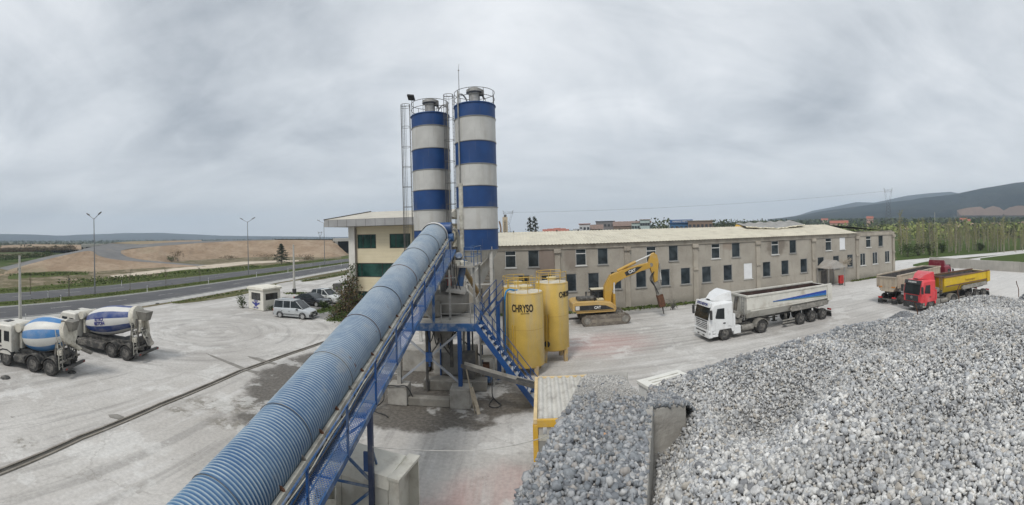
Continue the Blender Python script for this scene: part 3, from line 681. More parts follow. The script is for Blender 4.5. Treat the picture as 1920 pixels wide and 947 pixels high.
# trestle under the lower half: two posts with cross bracing and gusset plates
def trestle(s, zt_off):
    t = thing('conveyor_trestle', 'dark blue braced trestle carrying the lower conveyor beside the pale housing', 'trestle')
    c = CP(s, 0, -.6); y = c.y; xr, xl = c.x+1.3, c.x-.75; zt = c.z-.1
    for x in (xr, xl): MB().box(x-.065, x+.065, y-.065, y+.065, 0, zt+.1).build('post', BLUE if x == xl else mat('navy_post', (.012, .025, .07), .5, dirt=(.12, .12, .13), da=.3), t)
    MB().bar((xl, y, zt-.05), (xr, y, zt-.05), .1).build('cross_beam', BLUE_D, t)
    MB().bar((xl, y, zt*.52), (xr, y, zt*.52), .05).build('cross_beam', BLUE_D, t)
    for (za, zb) in ((zt*.98, zt*.55), (zt*.5, .1)):
        MB().bar((xl, y+.03, za), (xr, y+.03, zb), .06).build('brace', BLUE_D, t); MB().bar((xl, y-.03, zb), (xr, y-.03, za), .06).build('brace', BLUE_D, t)
        xm, zm = (xl+xr)/2, (za+zb)/2; MB().box(xm-.14, xm+.14, y-.07, y+.07, zm-.2, zm+.2).build('gusset', BLUE, t)
    MB().box(xr-.2, xr-.06, y-.03, y+.03, zt*.62, zt*.62+.5).build('gusset', BLUE, t)
    MB().bar((xr, y, zt*.8), (xr-.1, y+1.6, zt*.2), .05).build('stay', BLUE_D, t)
trestle(8.2, 0)

# ------------------------------------------------------------------ mixing plant: platform on braced posts
PX0, PX1, PY0, PY1, PZ = -5.35, -1.92, 20.9, 27.2, 4.0
pl = thing('steel_platform', 'blue steel mixer platform on braced posts under the silos', 'platform')
MB().box(PX0, PX1, PY0+.08, PY1, PZ-.06, PZ).build('deck', CONC, pl)
MB().box(PX0-.15, PX1+.05, PY0-.06, PY0+.08, PZ-.34, PZ+.03).build('edge_beam', BLUE_D, pl, bevel=.01)
MB().box(PX1-.08, PX1+.06, PY0+.09, PY1, PZ-.34, PZ-.065).build('edge_beam', BLUE_D, pl, bevel=.01)
MB().box(PX0-.14, PX0, PY0+.09, PY1, PZ-.34, PZ-.065).build('edge_beam', BLUE_D, pl, bevel=.01)
FEET = []
for x, y in ((-5.83, PY0+.02), (-2.72, PY0+.02), (-5.4, 26.6), (-2.1, 26.6)):
    front = y < 23
    m = MB(); m.box(x-.1, x+.1, y-.1, y-.07, .95 if front else .3, PZ-.34).box(x-.1, x+.1, y+.07, y+.1, .95 if front else .3, PZ-.34).box(x-.03, x+.03, y-.069, y+.069, .95 if front else .3, PZ-.34)
    m.build('column', BLUE if x > -3 else STEEL, pl)
    FEET.append((x, y, front))
cx, cz = (-5.83-2.72)/2, 2.35; yb = PY0+.02
for (x, z) in ((-5.75, 3.55), (-2.8, 3.55), (-5.75, 1.15), (-2.8, 1.15)): MB().bar((cx, yb, cz), (x, yb, z), .1).build('brace', mat('brace_grey', (.25, .27, .3), .6, var=.2, dirt=(.38, .36, .34), da=.4), pl)
MB().box(cx-.16, cx+.16, yb-.075, yb+.075, cz-.22, cz+.22).build('gusset', BLUE, pl)
for x in (-4.9, -3.6, -2.6): MB().box(x-.09, x+.09, 24.0-.09, 24.0+.09, .9, PZ-.07).build('column', BLUE if x != -3.6 else STEEL_D, pl)
for a_, b_, w_ in (((-5.3, 26.6, .8), (-2.2, 26.6, 3.6), .08), ((-5.3, 26.6, 3.6), (-2.2, 26.6, .8), .08), ((-4.9, 24, 3.2), (-3.6, 24, 1.5), .07), ((-3.6, 24, 3.2), (-4.9, 24, 1.5), .07)): MB().bar(a_, b_, w_).build('brace', STEEL_D, pl)
# guard rails of the main deck
def rail(parent, P, h=1.05, m=STEEL, post=.025, name='guard_rail', every=1.1):
    b = MB(); P = [V(p) for p in P]
    for hh in (h, h*.5): b.tube([p+V((0, 0, hh)) for p in P], post*.9, 6)
    for a, c in zip(P, P[1:]):
        n = max(1, int((c-a).length/every+.5))
        for i in range(n): q = a.lerp(c, i/n); b.tube([q, q+V((0, 0, h))], post, 6)
    b.tube([P[-1], P[-1]+V((0, 0, h))], post, 6); return b.build(name, m, parent, 60)
rail(pl, [(-3.62, PY0+.05, PZ), (-2.15, PY0+.05, PZ)], 1.0)
rail(pl, [(-1.95, PY0+1.1, PZ), (-1.95, PY0+3.6, PZ)], 1.05)
MB().bar((-4.0, PY0+.1, PZ), (-4.0, PY0+.1, 6.7), .12).build('post', BLUE_D, pl)
MB().bar((-4.0, PY0+.15, PZ+.1), (-5.1, PY0+.2, PZ+1.15), .07).build('strut', STEEL, pl)
MB().bar((-3.3, PY0+1.0, PZ), (-3.3, PY0+1.0, 6.6), .1).build('post', STEEL, pl)
MB().lathe([(.28, 2.5), (.42, 2.75), (.8, 3.55), (.8, PZ-.07)], 20, (-3.95, 23.3, 0), capt=False).build('discharge_hopper', CONC_D, pl, 40)
for i, (x, y) in enumerate(((-4.75, 22.6), (-4.45, 25.2), (-3.1, 25.6), (-2.5, 24.9), (-4.2, 26.9))): MB().tube([(x, y, 1.3 if y > 25.2 else .0), (x+.03, y, 2.5), (x, y, PZ-.07)], .05 if i % 2 else .08, 7).build('pipe', (STEEL_D, BLUE, STEEL)[i % 3], pl, 60)
for i in range(4): MB().tube(spline([(-4.7+.35*i, 22.2+.2*i, PZ-.1), (-4.5+.3*i, 22.4+.3*i, 2.7-.2*i), (-4.2+.3*i, 23+.3*i, PZ-.12)], 6), .03, 5).build('hose', BLACK, pl, 60)
MB().box(-2.9, -2.2, 23.0, 23.5, .55, 2.0).build('pump_unit', STEEL_D, pl, bevel=.05)
# mixer pan with dried concrete
mx = thing('concrete_mixer', 'grey concrete caked pan mixer on the blue platform', 'mixer', (-3.75, 23.9, PZ))
MB().lathe([(1.15, .12), (1.25, .3), (1.25, 1.0), (1.18, 1.15), (.4, 1.3)], 28).build('pan', CONC_D, mx, 40)
MB().box(-1.3, -.2, -1.55, -1.1, .05, .9).build('gate_box', CONC_D, mx, bevel=.05)
MB().lathe([(.42, 1.3), (.36, 1.8)], 18).build('gearbox', STEEL_D, mx, 40)
MB().hexa([(.1, -1.3, 1.35), (1.15, -1.3, 1.2), (1.15, -.2, 1.25), (.1, -.2, 1.4)], [(.15, -1.25, 1.45), (1.2, -1.25, 1.3), (1.1, -.2, 1.5), (.15, -.2, 1.6)]).build('lid', CONC, mx, bevel=.03)
m = MB()
for k in range(5): m.tube(spline([(.2+.1*k, -.4, 2.8), (.15+.12*k, -.7+.1*k, 2.0), (.1+.2*k, -.9, 1.35)]), .03, 6)
m.build('hose_bundle', BLACK, mx, 60)
MB().box(-.3, .35, -.2, .5, 1.8, 2.7).build('weigh_hopper', STEEL, mx, bevel=.03)
MB().cone((.6, .6, 1.2), (.9, 1.0, 2.9), .2, n=14).build('cement_chute', mat('chute_blue', (.03, .1, .25), .5, dirt=(.25, .25, .25), da=.4), mx, 40)
for k in range(5): MB().tube([(-.9+.32*k, -1.0+.1*k, 1.2), (-.9+.32*k, -.95+.1*k, 2.6)], .035, 6).build('conduit', STEEL_D if k % 2 else STEEL, mx, 60)
MB().bar((-1.1, -1.02, 2.0), (.6, -.6, 2.05), .06).build('cross_bar', STEEL, mx)
MB().box(-1.45, -.9, -.3, .5, 1.0, 2.3).build('cement_hopper', CONC, mx, bevel=.06)
MB().box(.05, .35, -.55, -.25, 1.6, 2.15).build('junction_box', mat('red_box', (.42, .05, .035), .5), mx, bevel=.02)
# upper service platform by the silo cones
up = thing('service_platform', 'small upper service platform with pale railings beside the conveyor head', 'platform')
UZ = 6.62
MB().add([(-3.55, 24.1, UZ), (-2.15, 24.0, UZ), (-1.95, 26.8, UZ), (-3.6, 26.8, UZ), (-3.55, 24.1, UZ-.1), (-2.15, 24.0, UZ-.1), (-1.95, 26.8, UZ-.1), (-3.6, 26.8, UZ-.1)], [(0, 1, 2, 3), (7, 6, 5, 4), (0, 4, 5, 1), (1, 5, 6, 2), (2, 6, 7, 3), (3, 7, 4, 0)]).build('deck', CONC, up)
rail(up, [(-2.75, 24.1, UZ), (-2.2, 24.05, UZ), (-1.98, 26.7, UZ), (-2.6, 26.7, UZ)], 1.05, BLUE_D)
for x, y in ((-3.4, 24.3), (-2.25, 24.3), (-2.1, 26.6), (-3.4, 26.6)): MB().box(x-.06, x+.06, y-.06, y+.06, PZ, UZ-.1).build('leg', STEEL, up)
MB().cone((-2.95, 24.9, UZ), (-2.95, 24.9, 11.4), .13, n=14).build('riser_pipe', CREAM, up, 40)
MB().lathe([(.34, 0), (.34, .18), (.2, .3)], 18, c=(-2.95, 24.9, UZ)).lathe([(.2, 0), (.2, .3)], 14, c=(-3.25, 24.5, UZ)).build('valve', CREAM, up, 40)
for z0, x0 in ((5.1, -1.55), (5.35, -1.25)): pass
# screw feeders from silo cones to the weigh hopper
for x0, x1, lab in ((-2.4, -3.2, 'ochre dusty screw conveyor slanting from the right silo cone'), (-6.0, -4.4, 'grey screw conveyor rising from the left silo cone')):
    sc = thing('screw_conveyor', lab, 'screw conveyor')
    y0 = 31.0 if x0 > -3 else 32.8
    MB().cone((x0, y0, 3.75), (x1, 25.2, 6.9), .16, n=14).build('tube', mat('ochre_steel', (.32, .22, .09), .6, dirt=(.3, .28, .25), da=.4) if x0 > -3 else STEEL, sc, 40)
    MB().cone((x1, 25.2, 6.9), (x1*.98, 24.7, 7.2), .2, n=14).build('drive_motor', BLUE_D, sc, 40)
MB_ = MB
# stairs down to the right
stt = thing('steel_staircase', 'blue open steel staircase running down from the mixer platform', 'staircase')
SA, SB = V((-1.82, 21.15, PZ)), V((1.25, 20.35, .0))
sd = (SB-SA); sw = V((-sd.y, sd.x, 0)).normalized()*.42
if sw.y < 0: sw = -sw
for k, g in enumerate((-1, 1)): MB().bar(SA+sw*g, SB+sw*g, .045, .26).build('stringer', BLUE, stt)
NTR = 16
for i in range(NTR):
    p = SA.lerp(SB, (i+.55)/NTR); d2 = V((sd.x, sd.y, 0)).normalized()*.12; w = sw*.96; z = V((0, 0, .02))
    MB().hexa([p-d2-w-z, p+d2-w-z, p+d2+w-z, p-d2+w-z], [p-d2-w, p+d2-w, p+d2+w, p-d2+w]).build('tread', mat('tread_grey', (.36, .37, .38), .7, var=.2), stt)
for g in (-1, 1):
    P = [SA.lerp(SB, t)+sw*g for t in (0, .2, .4, .6, .8, 1)]; m = MB()
    for h in (.55, 1.0): m.tube([p+V((0, 0, h)) for p in P], .022, 6)
    for p in P: m.tube([p, p+V((0, 0, 1.0))], .02, 6)
    m.build('handrail', BLUE, stt, 60)
# second short flight up to the service level
s2 = thing('steel_staircase', 'upper blue stair flight behind the main stairs, half hidden by handrails', 'staircase')
SA2, SB2 = V((-1.75, 23.4, PZ)), V((-1.0, 25.0, PZ+.7)); 
MB().bar(SA2, SB2, .05, .12).build('stringer', BLUE, s2); MB().bar(SA2+V((.4, -.35, 0)), SB2+V((.4, -.35, 0)), .05, .12).build('stringer', BLUE, s2)
rail(s2, [SA2, SB2], 1.0, BLUE); rail(s2, [SA2+V((.4, -.35, 0)), SB2+V((.4, -.35, 0))], 1.0, BLUE)
MB().bar((-.93, 24.6, 0), (-.93, 24.6, 4.5), .24).build('column', BLUE, s2)
MB().bar((-.62, 24.9, 0), (-.62, 24.9, 4.7), .12).build('column', STEEL_D, s2)
# discharge trough toward the container
tr = thing('discharge_trough', 'long dusty discharge trough hung below the blue stairs', 'trough')
TA, TB = V((-2.55, 20.55, 2.05)), V((1.02, 19.0, .98+.55))
MB().bar(TA, TB, .34, .05).build('floor', CONC, tr); 
for g in (-1, 1): MB().bar(TA+V((.07*g, .17*g, .08)), TB+V((.07*g, .17*g, .08)), .03, .18).build('side_wall', STEEL_D if g < 0 else CONC, tr)
MB().bar(TA.lerp(TB, .72)+V((0, -.02, .12)), TB+V((.05, 0, .12)), .3, .08).build('cover', BLACK, tr, bevel=.03)
# footings, plinths and clutter
def block(x0, x1, y0, y1, h, label, name='concrete_block', m=CONC, bev=.05):
    o = MB().box(-(x1-x0)/2, (x1-x0)/2, -(y1-y0)/2, (y1-y0)/2, 0, h).build(name, m, None, bevel=bev, seg=2); o.location = ((x0+x1)/2, (y0+y1)/2, .003)
    return tag(o, label, 'concrete block')
block(-6.35, -5.35, 20.45, 21.4, .95, 'square concrete footing under the left front platform post')
block(-3.2, -2.2, 20.4, 21.35, .95, 'square concrete footing under the right front platform post')
block(-5.34, -3.21, 20.55, 21.0, .42, 'low damp concrete sill joining the two front footings', m=CONC_D)
block(-5.0, -1.55, 22.7, 23.5, .55, 'long wet concrete plinth on the ground below the mixer', m=CONC_D)
block(-6.9, -5.3, 25.6, 27.0, 1.35, 'left tall concrete plinth behind the cross bracing')
block(-4.9, -2.35, 25.3, 27.2, 1.35, 'right tall concrete plinth behind the cross bracing')
block(-5.2, -4.2, 26.1, 27.1, 2.3, 'small concrete pedestal on top of the rear plinths', bev=.04)
cb = thing('electric_cabinet', 'grey open frame pump cabinet beside the blue stairs', 'cabinet', (-1.55, 23.8, 0))
for x in (-.35, .35): MB().box(x-.04, x+.04, -.35, .35, 0, 2.9).build('frame', STEEL, cb)
for z in (.7, 1.5, 2.3, 2.85): MB().box(-.309, .309, -.34, .34, z, z+.06).build('shelf', CREAM, cb)
MB().cone((-.15, -.2, .35), (.25, -.2, .35), .2, n=14).build('pump', BLUE_D, cb, 40)
MB().box(-.25, .1, -.25, .2, .77, 1.2).build('motor', RUST, cb, bevel=.03)
o = MB().tube(spline([(-1.35, 22.55, .95), (-1.25, 22.2, .5), (-1.2, 21.9, .05), (-.9, 21.2, .03), (-.75, 20.9, .03), (-.98, 20.6, .03), (-1.3, 20.75, .03), (-1.3, 21.2, .03), (-1.15, 21.7, .04)], 8), .03, 7).build('hose', BLACK, None, 60); tag(o, 'black hose hanging in a loop on the damp slab', 'hose')
o = MB().tube(spline([(-6.6, 20.7, .6), (-6.3, 20.38, .98), (-5.8, 20.4, 1.0), (-5.35, 20.42, 1.0), (-5.1, 20.6, .46)], 8), .03, 7).build('hose', BLACK, None, 60); tag(o, 'black cable draped over the left concrete footing', 'cable')
o = MB().tube(spline([(-7.0, 19.3, .04), (-6.7, 19.9, .3), (-6.55, 20.35, .75), (-6.5, 20.2, .3), (-6.8, 19.6, .04), (-6.1, 19.2, .03), (-5.9, 19.0, .03)], 8), .03, 7).build('hose', BLACK, None, 60); tag(o, 'black hose curling on the ground left of the footing', 'hose')
for i, (a, b_, lab) in enumerate((((-1.95, 20.0, 0), (-2.35, 20.32, 2.0), 'tall thin plank leaning on the right footing'), ((-1.75, 19.9, 0), (-2.15, 20.4, 1.1), 'short broad board leaning on the right footing'))):
    o = MB().bar(a, b_, .06 if i == 0 else .2, .03).build('plank', mat('old_wood', (.3, .26, .2), .9, var=.3, vs=5), None); tag(o, lab, 'plank')

# ------------------------------------------------------------------ yellow additive tanks
def tank(x, y, z0, z1, r, label, ang=0., txt=False):
    t = thing('additive_tank', label, 'tank', (x, y, 0), ang, 'yellow additive tanks')
    MB().lathe([(.25, z0-.2), (r*.75, z0-.08), (r-.04, z0), (r, z0+.06), (r, z1-.06), (r-.05, z1), (.3, z1+.12)], 48, capt=True).build('shell', YELLOW, t, 40)
    MB().lathe([(.28, z1+.1), (.28, z1+.26), (.33, z1+.27), (.33, z1+.32)], 20).build('manhole', mat('pale_yellow', (.6, .5, .27), .6, var=.1), t, 40)
    MB().lathe([(r-.07, z1+.012), (.34, z1+.125)], 40, capb=False, capt=False).build('roof', mat('dusty_tank_roof', (.56, .52, .42), .8, var=.15, vs=2, dirt=(.45, .36, .18), da=.3), t, 40)
    for z in (z0+.06, (z0+z1)/2+.05, z1-.05): MB().ring((0, 0, z), r, .012, 40, 5).build('seam', mat('tank_seam', (.38, .24, .05), .6), t, 60)
    for k in range(4):
        a = .6+k*PI/2; x1, y1 = (r-.12)*math.cos(a), (r-.12)*math.sin(a); MB().hexa([(x1-.1, y1-.1, 0), (x1+.1, y1-.1, 0), (x1+.1, y1+.1, 0), (x1-.1, y1+.1, 0)], [(x1-.15, y1-.15, z0+.1), (x1+.15, y1-.15, z0+.1), (x1+.15, y1+.15, z0+.1), (x1-.15, y1+.15, z0+.1)]).build('leg', mat('leg_yellow', (.45, .31, .12), .6, dirt=(.3, .28, .25), da=.5, ds=3), t, bevel=.01)
    m = MB()
    for z in (z1+.35, z1+.7): m.ring((0, 0, z), r-.08, .02, 36, 5, .5, 5.6)
    for k in range(8): a = .5+k*5.1/7; m.tube([((r-.08)*math.cos(a), (r-.08)*math.sin(a), z1-.02), ((r-.08)*math.cos(a), (r-.08)*math.sin(a), z1+.7)], .018, 5)
    m.build('railing', YELLOW_D, t, 60)
    a = -PI/2-.75; m = MB()
    m.tube([(r*1.03*math.cos(a), r*1.03*math.sin(a), z0+.2), (r*1.03*math.cos(a), r*1.03*math.sin(a), z1*.62)], .035, 6)
    m.tube([(r*1.03*math.cos(a+.16), r*1.03*math.sin(a+.16), z0+.8), (r*1.03*math.cos(a+.16), r*1.03*math.sin(a+.16), z1*.62)], .03, 6); m.build('level_pipe', YELLOW_D, t, 60)
    return t
TX, TY, TR = .66, 25.85, 1.13
tk = tank(TX, TY, .5, 4.86, TR, 'front yellow tank lettered in black, standing beside the blue stairs')
tank(2.52, 28.1, .78, 5.1, 1.08, 'right rear yellow tank with a dark round hole near its base', .3)
tank(.3, 29.6, .7, 4.7, 1.1, 'hindmost yellow tank, only its domed top showing behind the front one', .6)
INK = mat('black_lettering', (.02, .018, .014), .6)
aim = math.atan2(-TX, -TY)     # angle of the camera seen from the tank
def wrap_tank(p):
    a = math.atan2(-TY, -TX) + (p.x-.16)/TR; q = TR+.012+p.z
    return V((q*math.cos(a), q*math.sin(a), 4.0+p.y))
text('CHRYSO', .6, INK, tk, None, wrap=wrap_tank, sx=.56, bold=.016)
MB_text2 = lambda p: V(((1.08+.012+p.z)*math.cos(-PI/2+.55+p.x/1.08), (1.08+.012+p.z)*math.sin(-PI/2+.55+p.x/1.08), 4.35+p.y))
text('CHRYSO', .5, INK, [o for o in bpy.data.objects if o.name.startswith('additive_tank')][1], None, wrap=MB_text2, sx=.56, bold=.012)
MB().box(-.25, .25, -.012, .012, -.012, .012).build('logo_line', INK, tk).matrix_local = Matrix.Translation(V((math.cos(math.atan2(-TY, -TX)+.0)*(TR+.004), math.sin(math.atan2(-TY, -TX))*(TR+.004), 3.72)))
# dark hand hole on the right tank
o2 = [o for o in bpy.data.objects if o.name.startswith('additive_tank')][1]
a = -PI/2-.45-.3; MB().cone((1.05*math.cos(a), 1.05*math.sin(a), 1.25), (1.1*math.cos(a), 1.1*math.sin(a), 1.25), .2, n=20).build('hatch', BLACK, o2, 40)
o = MB().tube(spline([(-.55, 25.2, .05), (-.56, 25.15, 1.5), (-.55, 25.15, 3.5), (-.5, 25.15, 4.75), (-.3, 25.3, 5.05), (.0, 25.5, 5.0), (.25, 25.7, 4.95)], 6), .055, 8).build('hose', mat('bright_blue_hose', (.02, .22, .5), .45), None, 60)
tag(o, 'bright blue hose climbing the left edge of the front yellow tank', 'hose')

# ------------------------------------------------------------------ pale housing below the conveyor
hs = thing('machine_housing', 'cream sheet metal housing with an open end under the conveyor', 'housing', (-3.2, 11.15, 0), math.radians(168))
prof = [(-.0, 0), (2.6, 0), (2.6, 2.02), (2.25, 2.3), (.42, 2.3), (0, 1.9)]
H_M = mat('housing_cream', (.56, .545, .485), .6, var=.06, vs=1.5, dirt=(.3, .27, .22), da=.28, ds=1.4)
hb = MB(); hb.box(.0, 3.6, -.62, .62, .15, 1.98); hb.build('body', H_M, hs, bevel=.01)
MB().prism([(-.68, 1.99), (.68, 1.99), (.62, 2.3), (-.35, 2.42)], -.05, 3.65, 'x').build('roof', mat('housing_roof', (.62, .6, .53), .6, var=.06, vs=1.5, dirt=(.35, .3, .24), da=.25, ds=2), hs, bevel=.01)
MB().box(-.32, -.02, -.62, -.58, .1, 2.25).box(-.32, -.02, .58, .62, .1, 2.25).box(-.35, -.0, -.66, .66, 2.25, 2.32).build('end_frame', H_M, hs)
for k in range(4): MB().box(.55+k*.9, .565+k*.9, .62, .626, .2, 1.95).build('panel_seam', STEEL, hs)
MB().tube(spline([(-.2, .2, .3), (-.22, .0, .8), (-.15, -.2, .9), (-.2, -.35, .3)]), .03, 6).build('cable', BLACK, hs, 60)
bx = thing('tail_box', 'small cream open box among hoses beside the housing', 'box', (-5.0, 10.3, 0), .4)
MB().box(-.3, .3, -.3, -.26, .9, 1.7).box(-.3, .3, .26, .3, .9, 1.7).box(-.3, -.26, -.259, .259, .9, 1.7).box(.26, .3, -.259, .259, .9, 1.7).build('shell', CREAM, bx)
MB().box(-.25, .25, -.25, .25, .0, 1.2).build('stand', STEEL_D, bx, bevel=.03)
o = MB().tube(spline([(-5.5, 9.9, .4), (-5.2, 10.5, 1.1), (-4.9, 10.9, 1.9), (-4.5, 11.0, 2.0)], 8), .035, 6).build('hose', BLACK, None, 60); tag(o, 'black hose looping around the cream open box', 'hose')
o = MB().tube([(-1.55, 12.2, .05), (-1.0, 11.7, .05), (-.35, 11.3, .05)], .04, 6).build('hose', BLACK, None, 60); tag(o, 'short black pipe lying on the reddish slab by the gravel wall', 'pipe')
# ------------------------------------------------------------------ long concrete factory
def plaster():
    t = NT('stained_plaster'); v = t.co(); n = t.noise(v, .35, 6, .62); n2 = t.noise(t.co(scale=(1, 1, .25)), 1.1, 6, .65); n3 = t.noise(v, 5, 5, .6)
    tc = t.N('ShaderNodeTexCoord'); sp = t.N('ShaderNodeSeparateXYZ'); t.l.new(tc.outputs['Object'], sp.inputs[0]); x, _, z = sp.outputs
    c = t.mix(t.rng(n, .32, .68), lin((.30, .275, .235)), lin((.39, .36, .31)))
    c = t.mix(t.rng(n2, .52, .74, 0, .6), c, lin((.2, .175, .145)))
    c = t.mix(t.rng(n3, .35, .75, 0, .35), c, lin((.4, .37, .32)))
    w = t.math('MULTIPLY', t.math('SUBTRACT', t.noise(v, 1.6, 6, .65), .5), 1.1)
    for cx, cz, rx, rz, col, k in ((3.3, 5.3, 1.3, 1.5, (.17, .11, .09), .55), (6.1, 5.5, .9, 1.2, (.16, .12, .1), .45), (31., 5.9, 1.5, 1.4, (.13, .105, .085), .65), (24.5, 6.2, 1.2, .6, (.19, .12, .08), .4)):
        a = t.math('DIVIDE', t.math('SUBTRACT', x, cx), rx); b = t.math('DIVIDE', t.math('SUBTRACT', z, cz), rz)
        d = t.math('ADD', t.math('SQRT', t.math('ADD', t.math('MULTIPLY', a, a), t.math('MULTIPLY', b, b))), w)
        c = t.mix(t.math('MULTIPLY', t.rng(d, .7, 1.25, 1, 0), k), c, lin(col))
    # splash and damp along the foot, a floor line
    c = t.mix(t.math('MULTIPLY', t.rng(t.math('ADD', z, w), .1, 1.1, .5, 0), 1.), c, lin((.17, .16, .13)))
    t.put(t.b.inputs['Base Color'], c); t.b.inputs['Roughness'].default_value = .95; t.b.inputs['Specular IOR Level'].default_value = .15
    t.bump(n3, .35, .03); return t.m
PLAST = plaster()
def wall_holes(b, x0, x1, z0, z1, holes, y=0., depth=.22):
    xs = sorted({x0, x1, *[h[0] for h in holes], *[h[1] for h in holes]}); zs = sorted({z0, z1, *[h[2] for h in holes], *[h[3] for h in holes]})
    for a, c in zip(xs, xs[1:]):
        for d, e in zip(zs, zs[1:]):
            mx_, mz_ = (a+c)/2, (d+e)/2
            if any(h[0] < mx_ < h[1] and h[2] < mz_ < h[3] for h in holes): continue
            b.add([(a, y, d), (c, y, d), (c, y, e), (a, y, e)], [(0, 1, 2, 3)])
    for a, c, d, e in holes:
        P = [(a, d), (c, d), (c, e), (a, e)]
        for (p, q), (r, s) in zip(P, P[1:]+P[:1]): b.add([(p, y, q), (r, y, s), (r, y+depth, s), (p, y+depth, q)], [(0, 1, 2, 3)])
    return b
WHITE_F = mat('white_frame', (.62, .62, .6), .5, var=.08)
BOARD = mat('white_board', (.72, .73, .74), .6, var=.05)
G_FACT = glass('factory_glass', (.018, .024, .028), .12)
def window(root, x0, x1, z0, z1, y, style, frame_m=WHITE_F, glass_m=G_FACT):
    w = .055
    f = MB(); f.box(x0, x0+w, y+.05, y+.12, z0, z1).box(x1-w, x1, y+.05, y+.12, z0, z1).box(x0+w+.001, x1-w-.001, y+.052, y+.118, z1-w, z1-.001).box(x0+w+.001, x1-w-.001, y+.052, y+.118, z0+.001, z0+w)
    if style == 'transom': f.box(x0+w+.001, x1-w-.001, y+.045, y+.115, z1-.52, z1-.44)
    if style == 'split': f.box((x0+x1)/2-.02, (x0+x1)/2+.02, y+.05, y+.11, z0+w+.001, z1-w-.001)
    fr = f.build('window', frame_m, root)
    if style == 'board': MB().box(x0+.02, x1-.02, y+.02, y+.06, z0+.02, z1-.02).build('white_panel', BOARD, fr)
    else: MB().box(x0+w, x1-w, y+.075, y+.095, z0+w, z1-w).build('pane', glass_m, fr)
    MB().box(x0-.08, x1+.08, y-.1, y+.03, z0-.09, z0-.002).build('sill', WHITE_F if style != 'dark' else STEEL, fr)
FY = 43.5
fac = thing('factory', 'long two storey concrete factory with a pale corrugated roof and many windows', 'factory', (0, FY, 0))
def fx(px): return FY*math.tan((px-960)/FOC)
UPW = [(956, 't'), (999, 'p'), (1088, 't'), (1129, 'p'), (1220, 't'), (1261.6, 'p'), (1341, 't'), (1379, 'p'), (1452.5, 't'), (1486, 'p'), (1553, 't'), (1579, 'b'), (1628, 't'), (1651, 'p')]
LOW = [(980, 'p'), (1023, 'p'), (1068, 'p'), (1110.7, 'p'), (1153, 'p'), (1200, 'p'), (1244.7, 'p'), (1283.5, 'p'), (1323, 'p'), (1363, 'p'), (1401, 'b'), (1436, 'p'), (1470.5, 'p'), (1506, 'p'), (1538, 'p'), (1566.7, 'p'), (1593, 'p'), (1617, 's'), (1640, 's'), (1663, 's')]
holes = []; wins = []
for px, st in UPW: c = fx(px); holes.append((c-.55, c+.55, 4.75, 6.45)); wins.append((holes[-1], st))
for px, st in LOW: c = fx(px); holes.append((c-.58, c+.58, 2.1, 3.92)); wins.append((holes[-1], st))
XE = 54.2
b = MB(); wall_holes(b, -6., XE, 0, 6.98, holes)
b.add([(XE, 0, 0), (XE, 13, 0), (XE, 13, 6.98), (XE, 0, 6.98), (-6, 0, 0), (-6, 13, 0), (-6, 13, 6.98), (-6, 0, 6.98)], [(0, 1, 2, 3), (4, 7, 6, 5), (1, 5, 6, 2)])
b.build('wall', PLAST, fac)
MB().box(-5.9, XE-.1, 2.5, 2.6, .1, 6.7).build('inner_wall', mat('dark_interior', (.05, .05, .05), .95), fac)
for (h, st) in wins: window(fac, *h, 0., {'t': 'transom', 'p': 'dark', 'b': 'board', 's': 'split'}[st], WHITE_F if st in 'tsb' else mat('grey_frame', (.3, .31, .31), .6))
PIL = mat('pilaster_concrete', (.37, .335, .28), .92, var=.18, vs=.8, dirt=(.22, .19, .155), da=.4, ds=1, streak=1, bump=.3, bs=8)
for px in (910, 1043.6, 1174.6, 1302, 1419.5, 1523.6, 1606, 1673):
    x = fx(px) if px != 1673 else XE-.25
    pi_ = MB().box(x-.28, x+.28, -.16, .0, 0, 6.48).build('pilaster', PIL, fac, bevel=.02)
    MB().box(x-.36, x+.36, -.34, -.001, 6.1, 6.5).build('corbel', PIL, pi_, bevel=.04)
    MB().box(x-.3, x+.3, -.28, -.161, 3.55, 3.85).build('corbel', PIL, pi_, bevel=.05)
MB().box(-6, XE, -.12, -.002, 6.5, 6.97).build('eave_beam', PIL, fac, bevel=.01)
# corrugated roof
def corr(m, x0, x1, y0, z0, y1, z1, pitch=.36, amp=.035, thick=True):
    n = int((x1-x0)/pitch*4); A = []; B = []
    for i in range(n+1):
        x = x0+(x1-x0)*i/n; d = amp*(0, 1, 1, 0)[i % 4]*1.
        A.append((x, y0, z0+d)); B.append((x, y1, z1+d))
    m.strip(A, B); 
    if thick: m.strip([(p[0], p[1]+.004, p[2]-.02) for p in B], [(p[0], p[1], p[2]-.02) for p in A]).strip([(p[0], p[1], p[2]-.02) for p in A], A)
    return m
ROOF = mat('cream_roof_sheet', (.56, .52, .41), .55, var=.08, vs=.5, dirt=(.4, .36, .28), da=.35, ds=.8)
RX = 45.3
rb = corr(MB(), -6.2, RX, -.42, 7.0, 6.6, 8.3); corr(rb, -6.2, RX, 6.6, 8.3, 13.4, 7.1)
rb.build('roof', ROOF, fac)
for k in range(20): MB().box(-5+k*2.55, -4.85+k*2.55, 6.45, 6.75, 8.32, 8.47).build('ridge_clip', STEEL_D, fac)
# open last bay: dark back wall, grey sloping slab
MB().add([(RX+.1, 6.6, 8.25), (RX+.1, 12.9, 7.6), (XE-.1, 12.9, 7.6), (XE-.1, 1.2, 7.05), (RX+3.4, 3.2, 7.8)], [(0, 1, 2, 3, 4)]).build('grey_roof_slab', mat('slab_grey', (.2, .195, .19), .9, var=.2, vs=1), fac)
MB().box(RX+.05, XE-.05, 0.3, .5, 6.99, 7.15).build('parapet', PIL, fac)
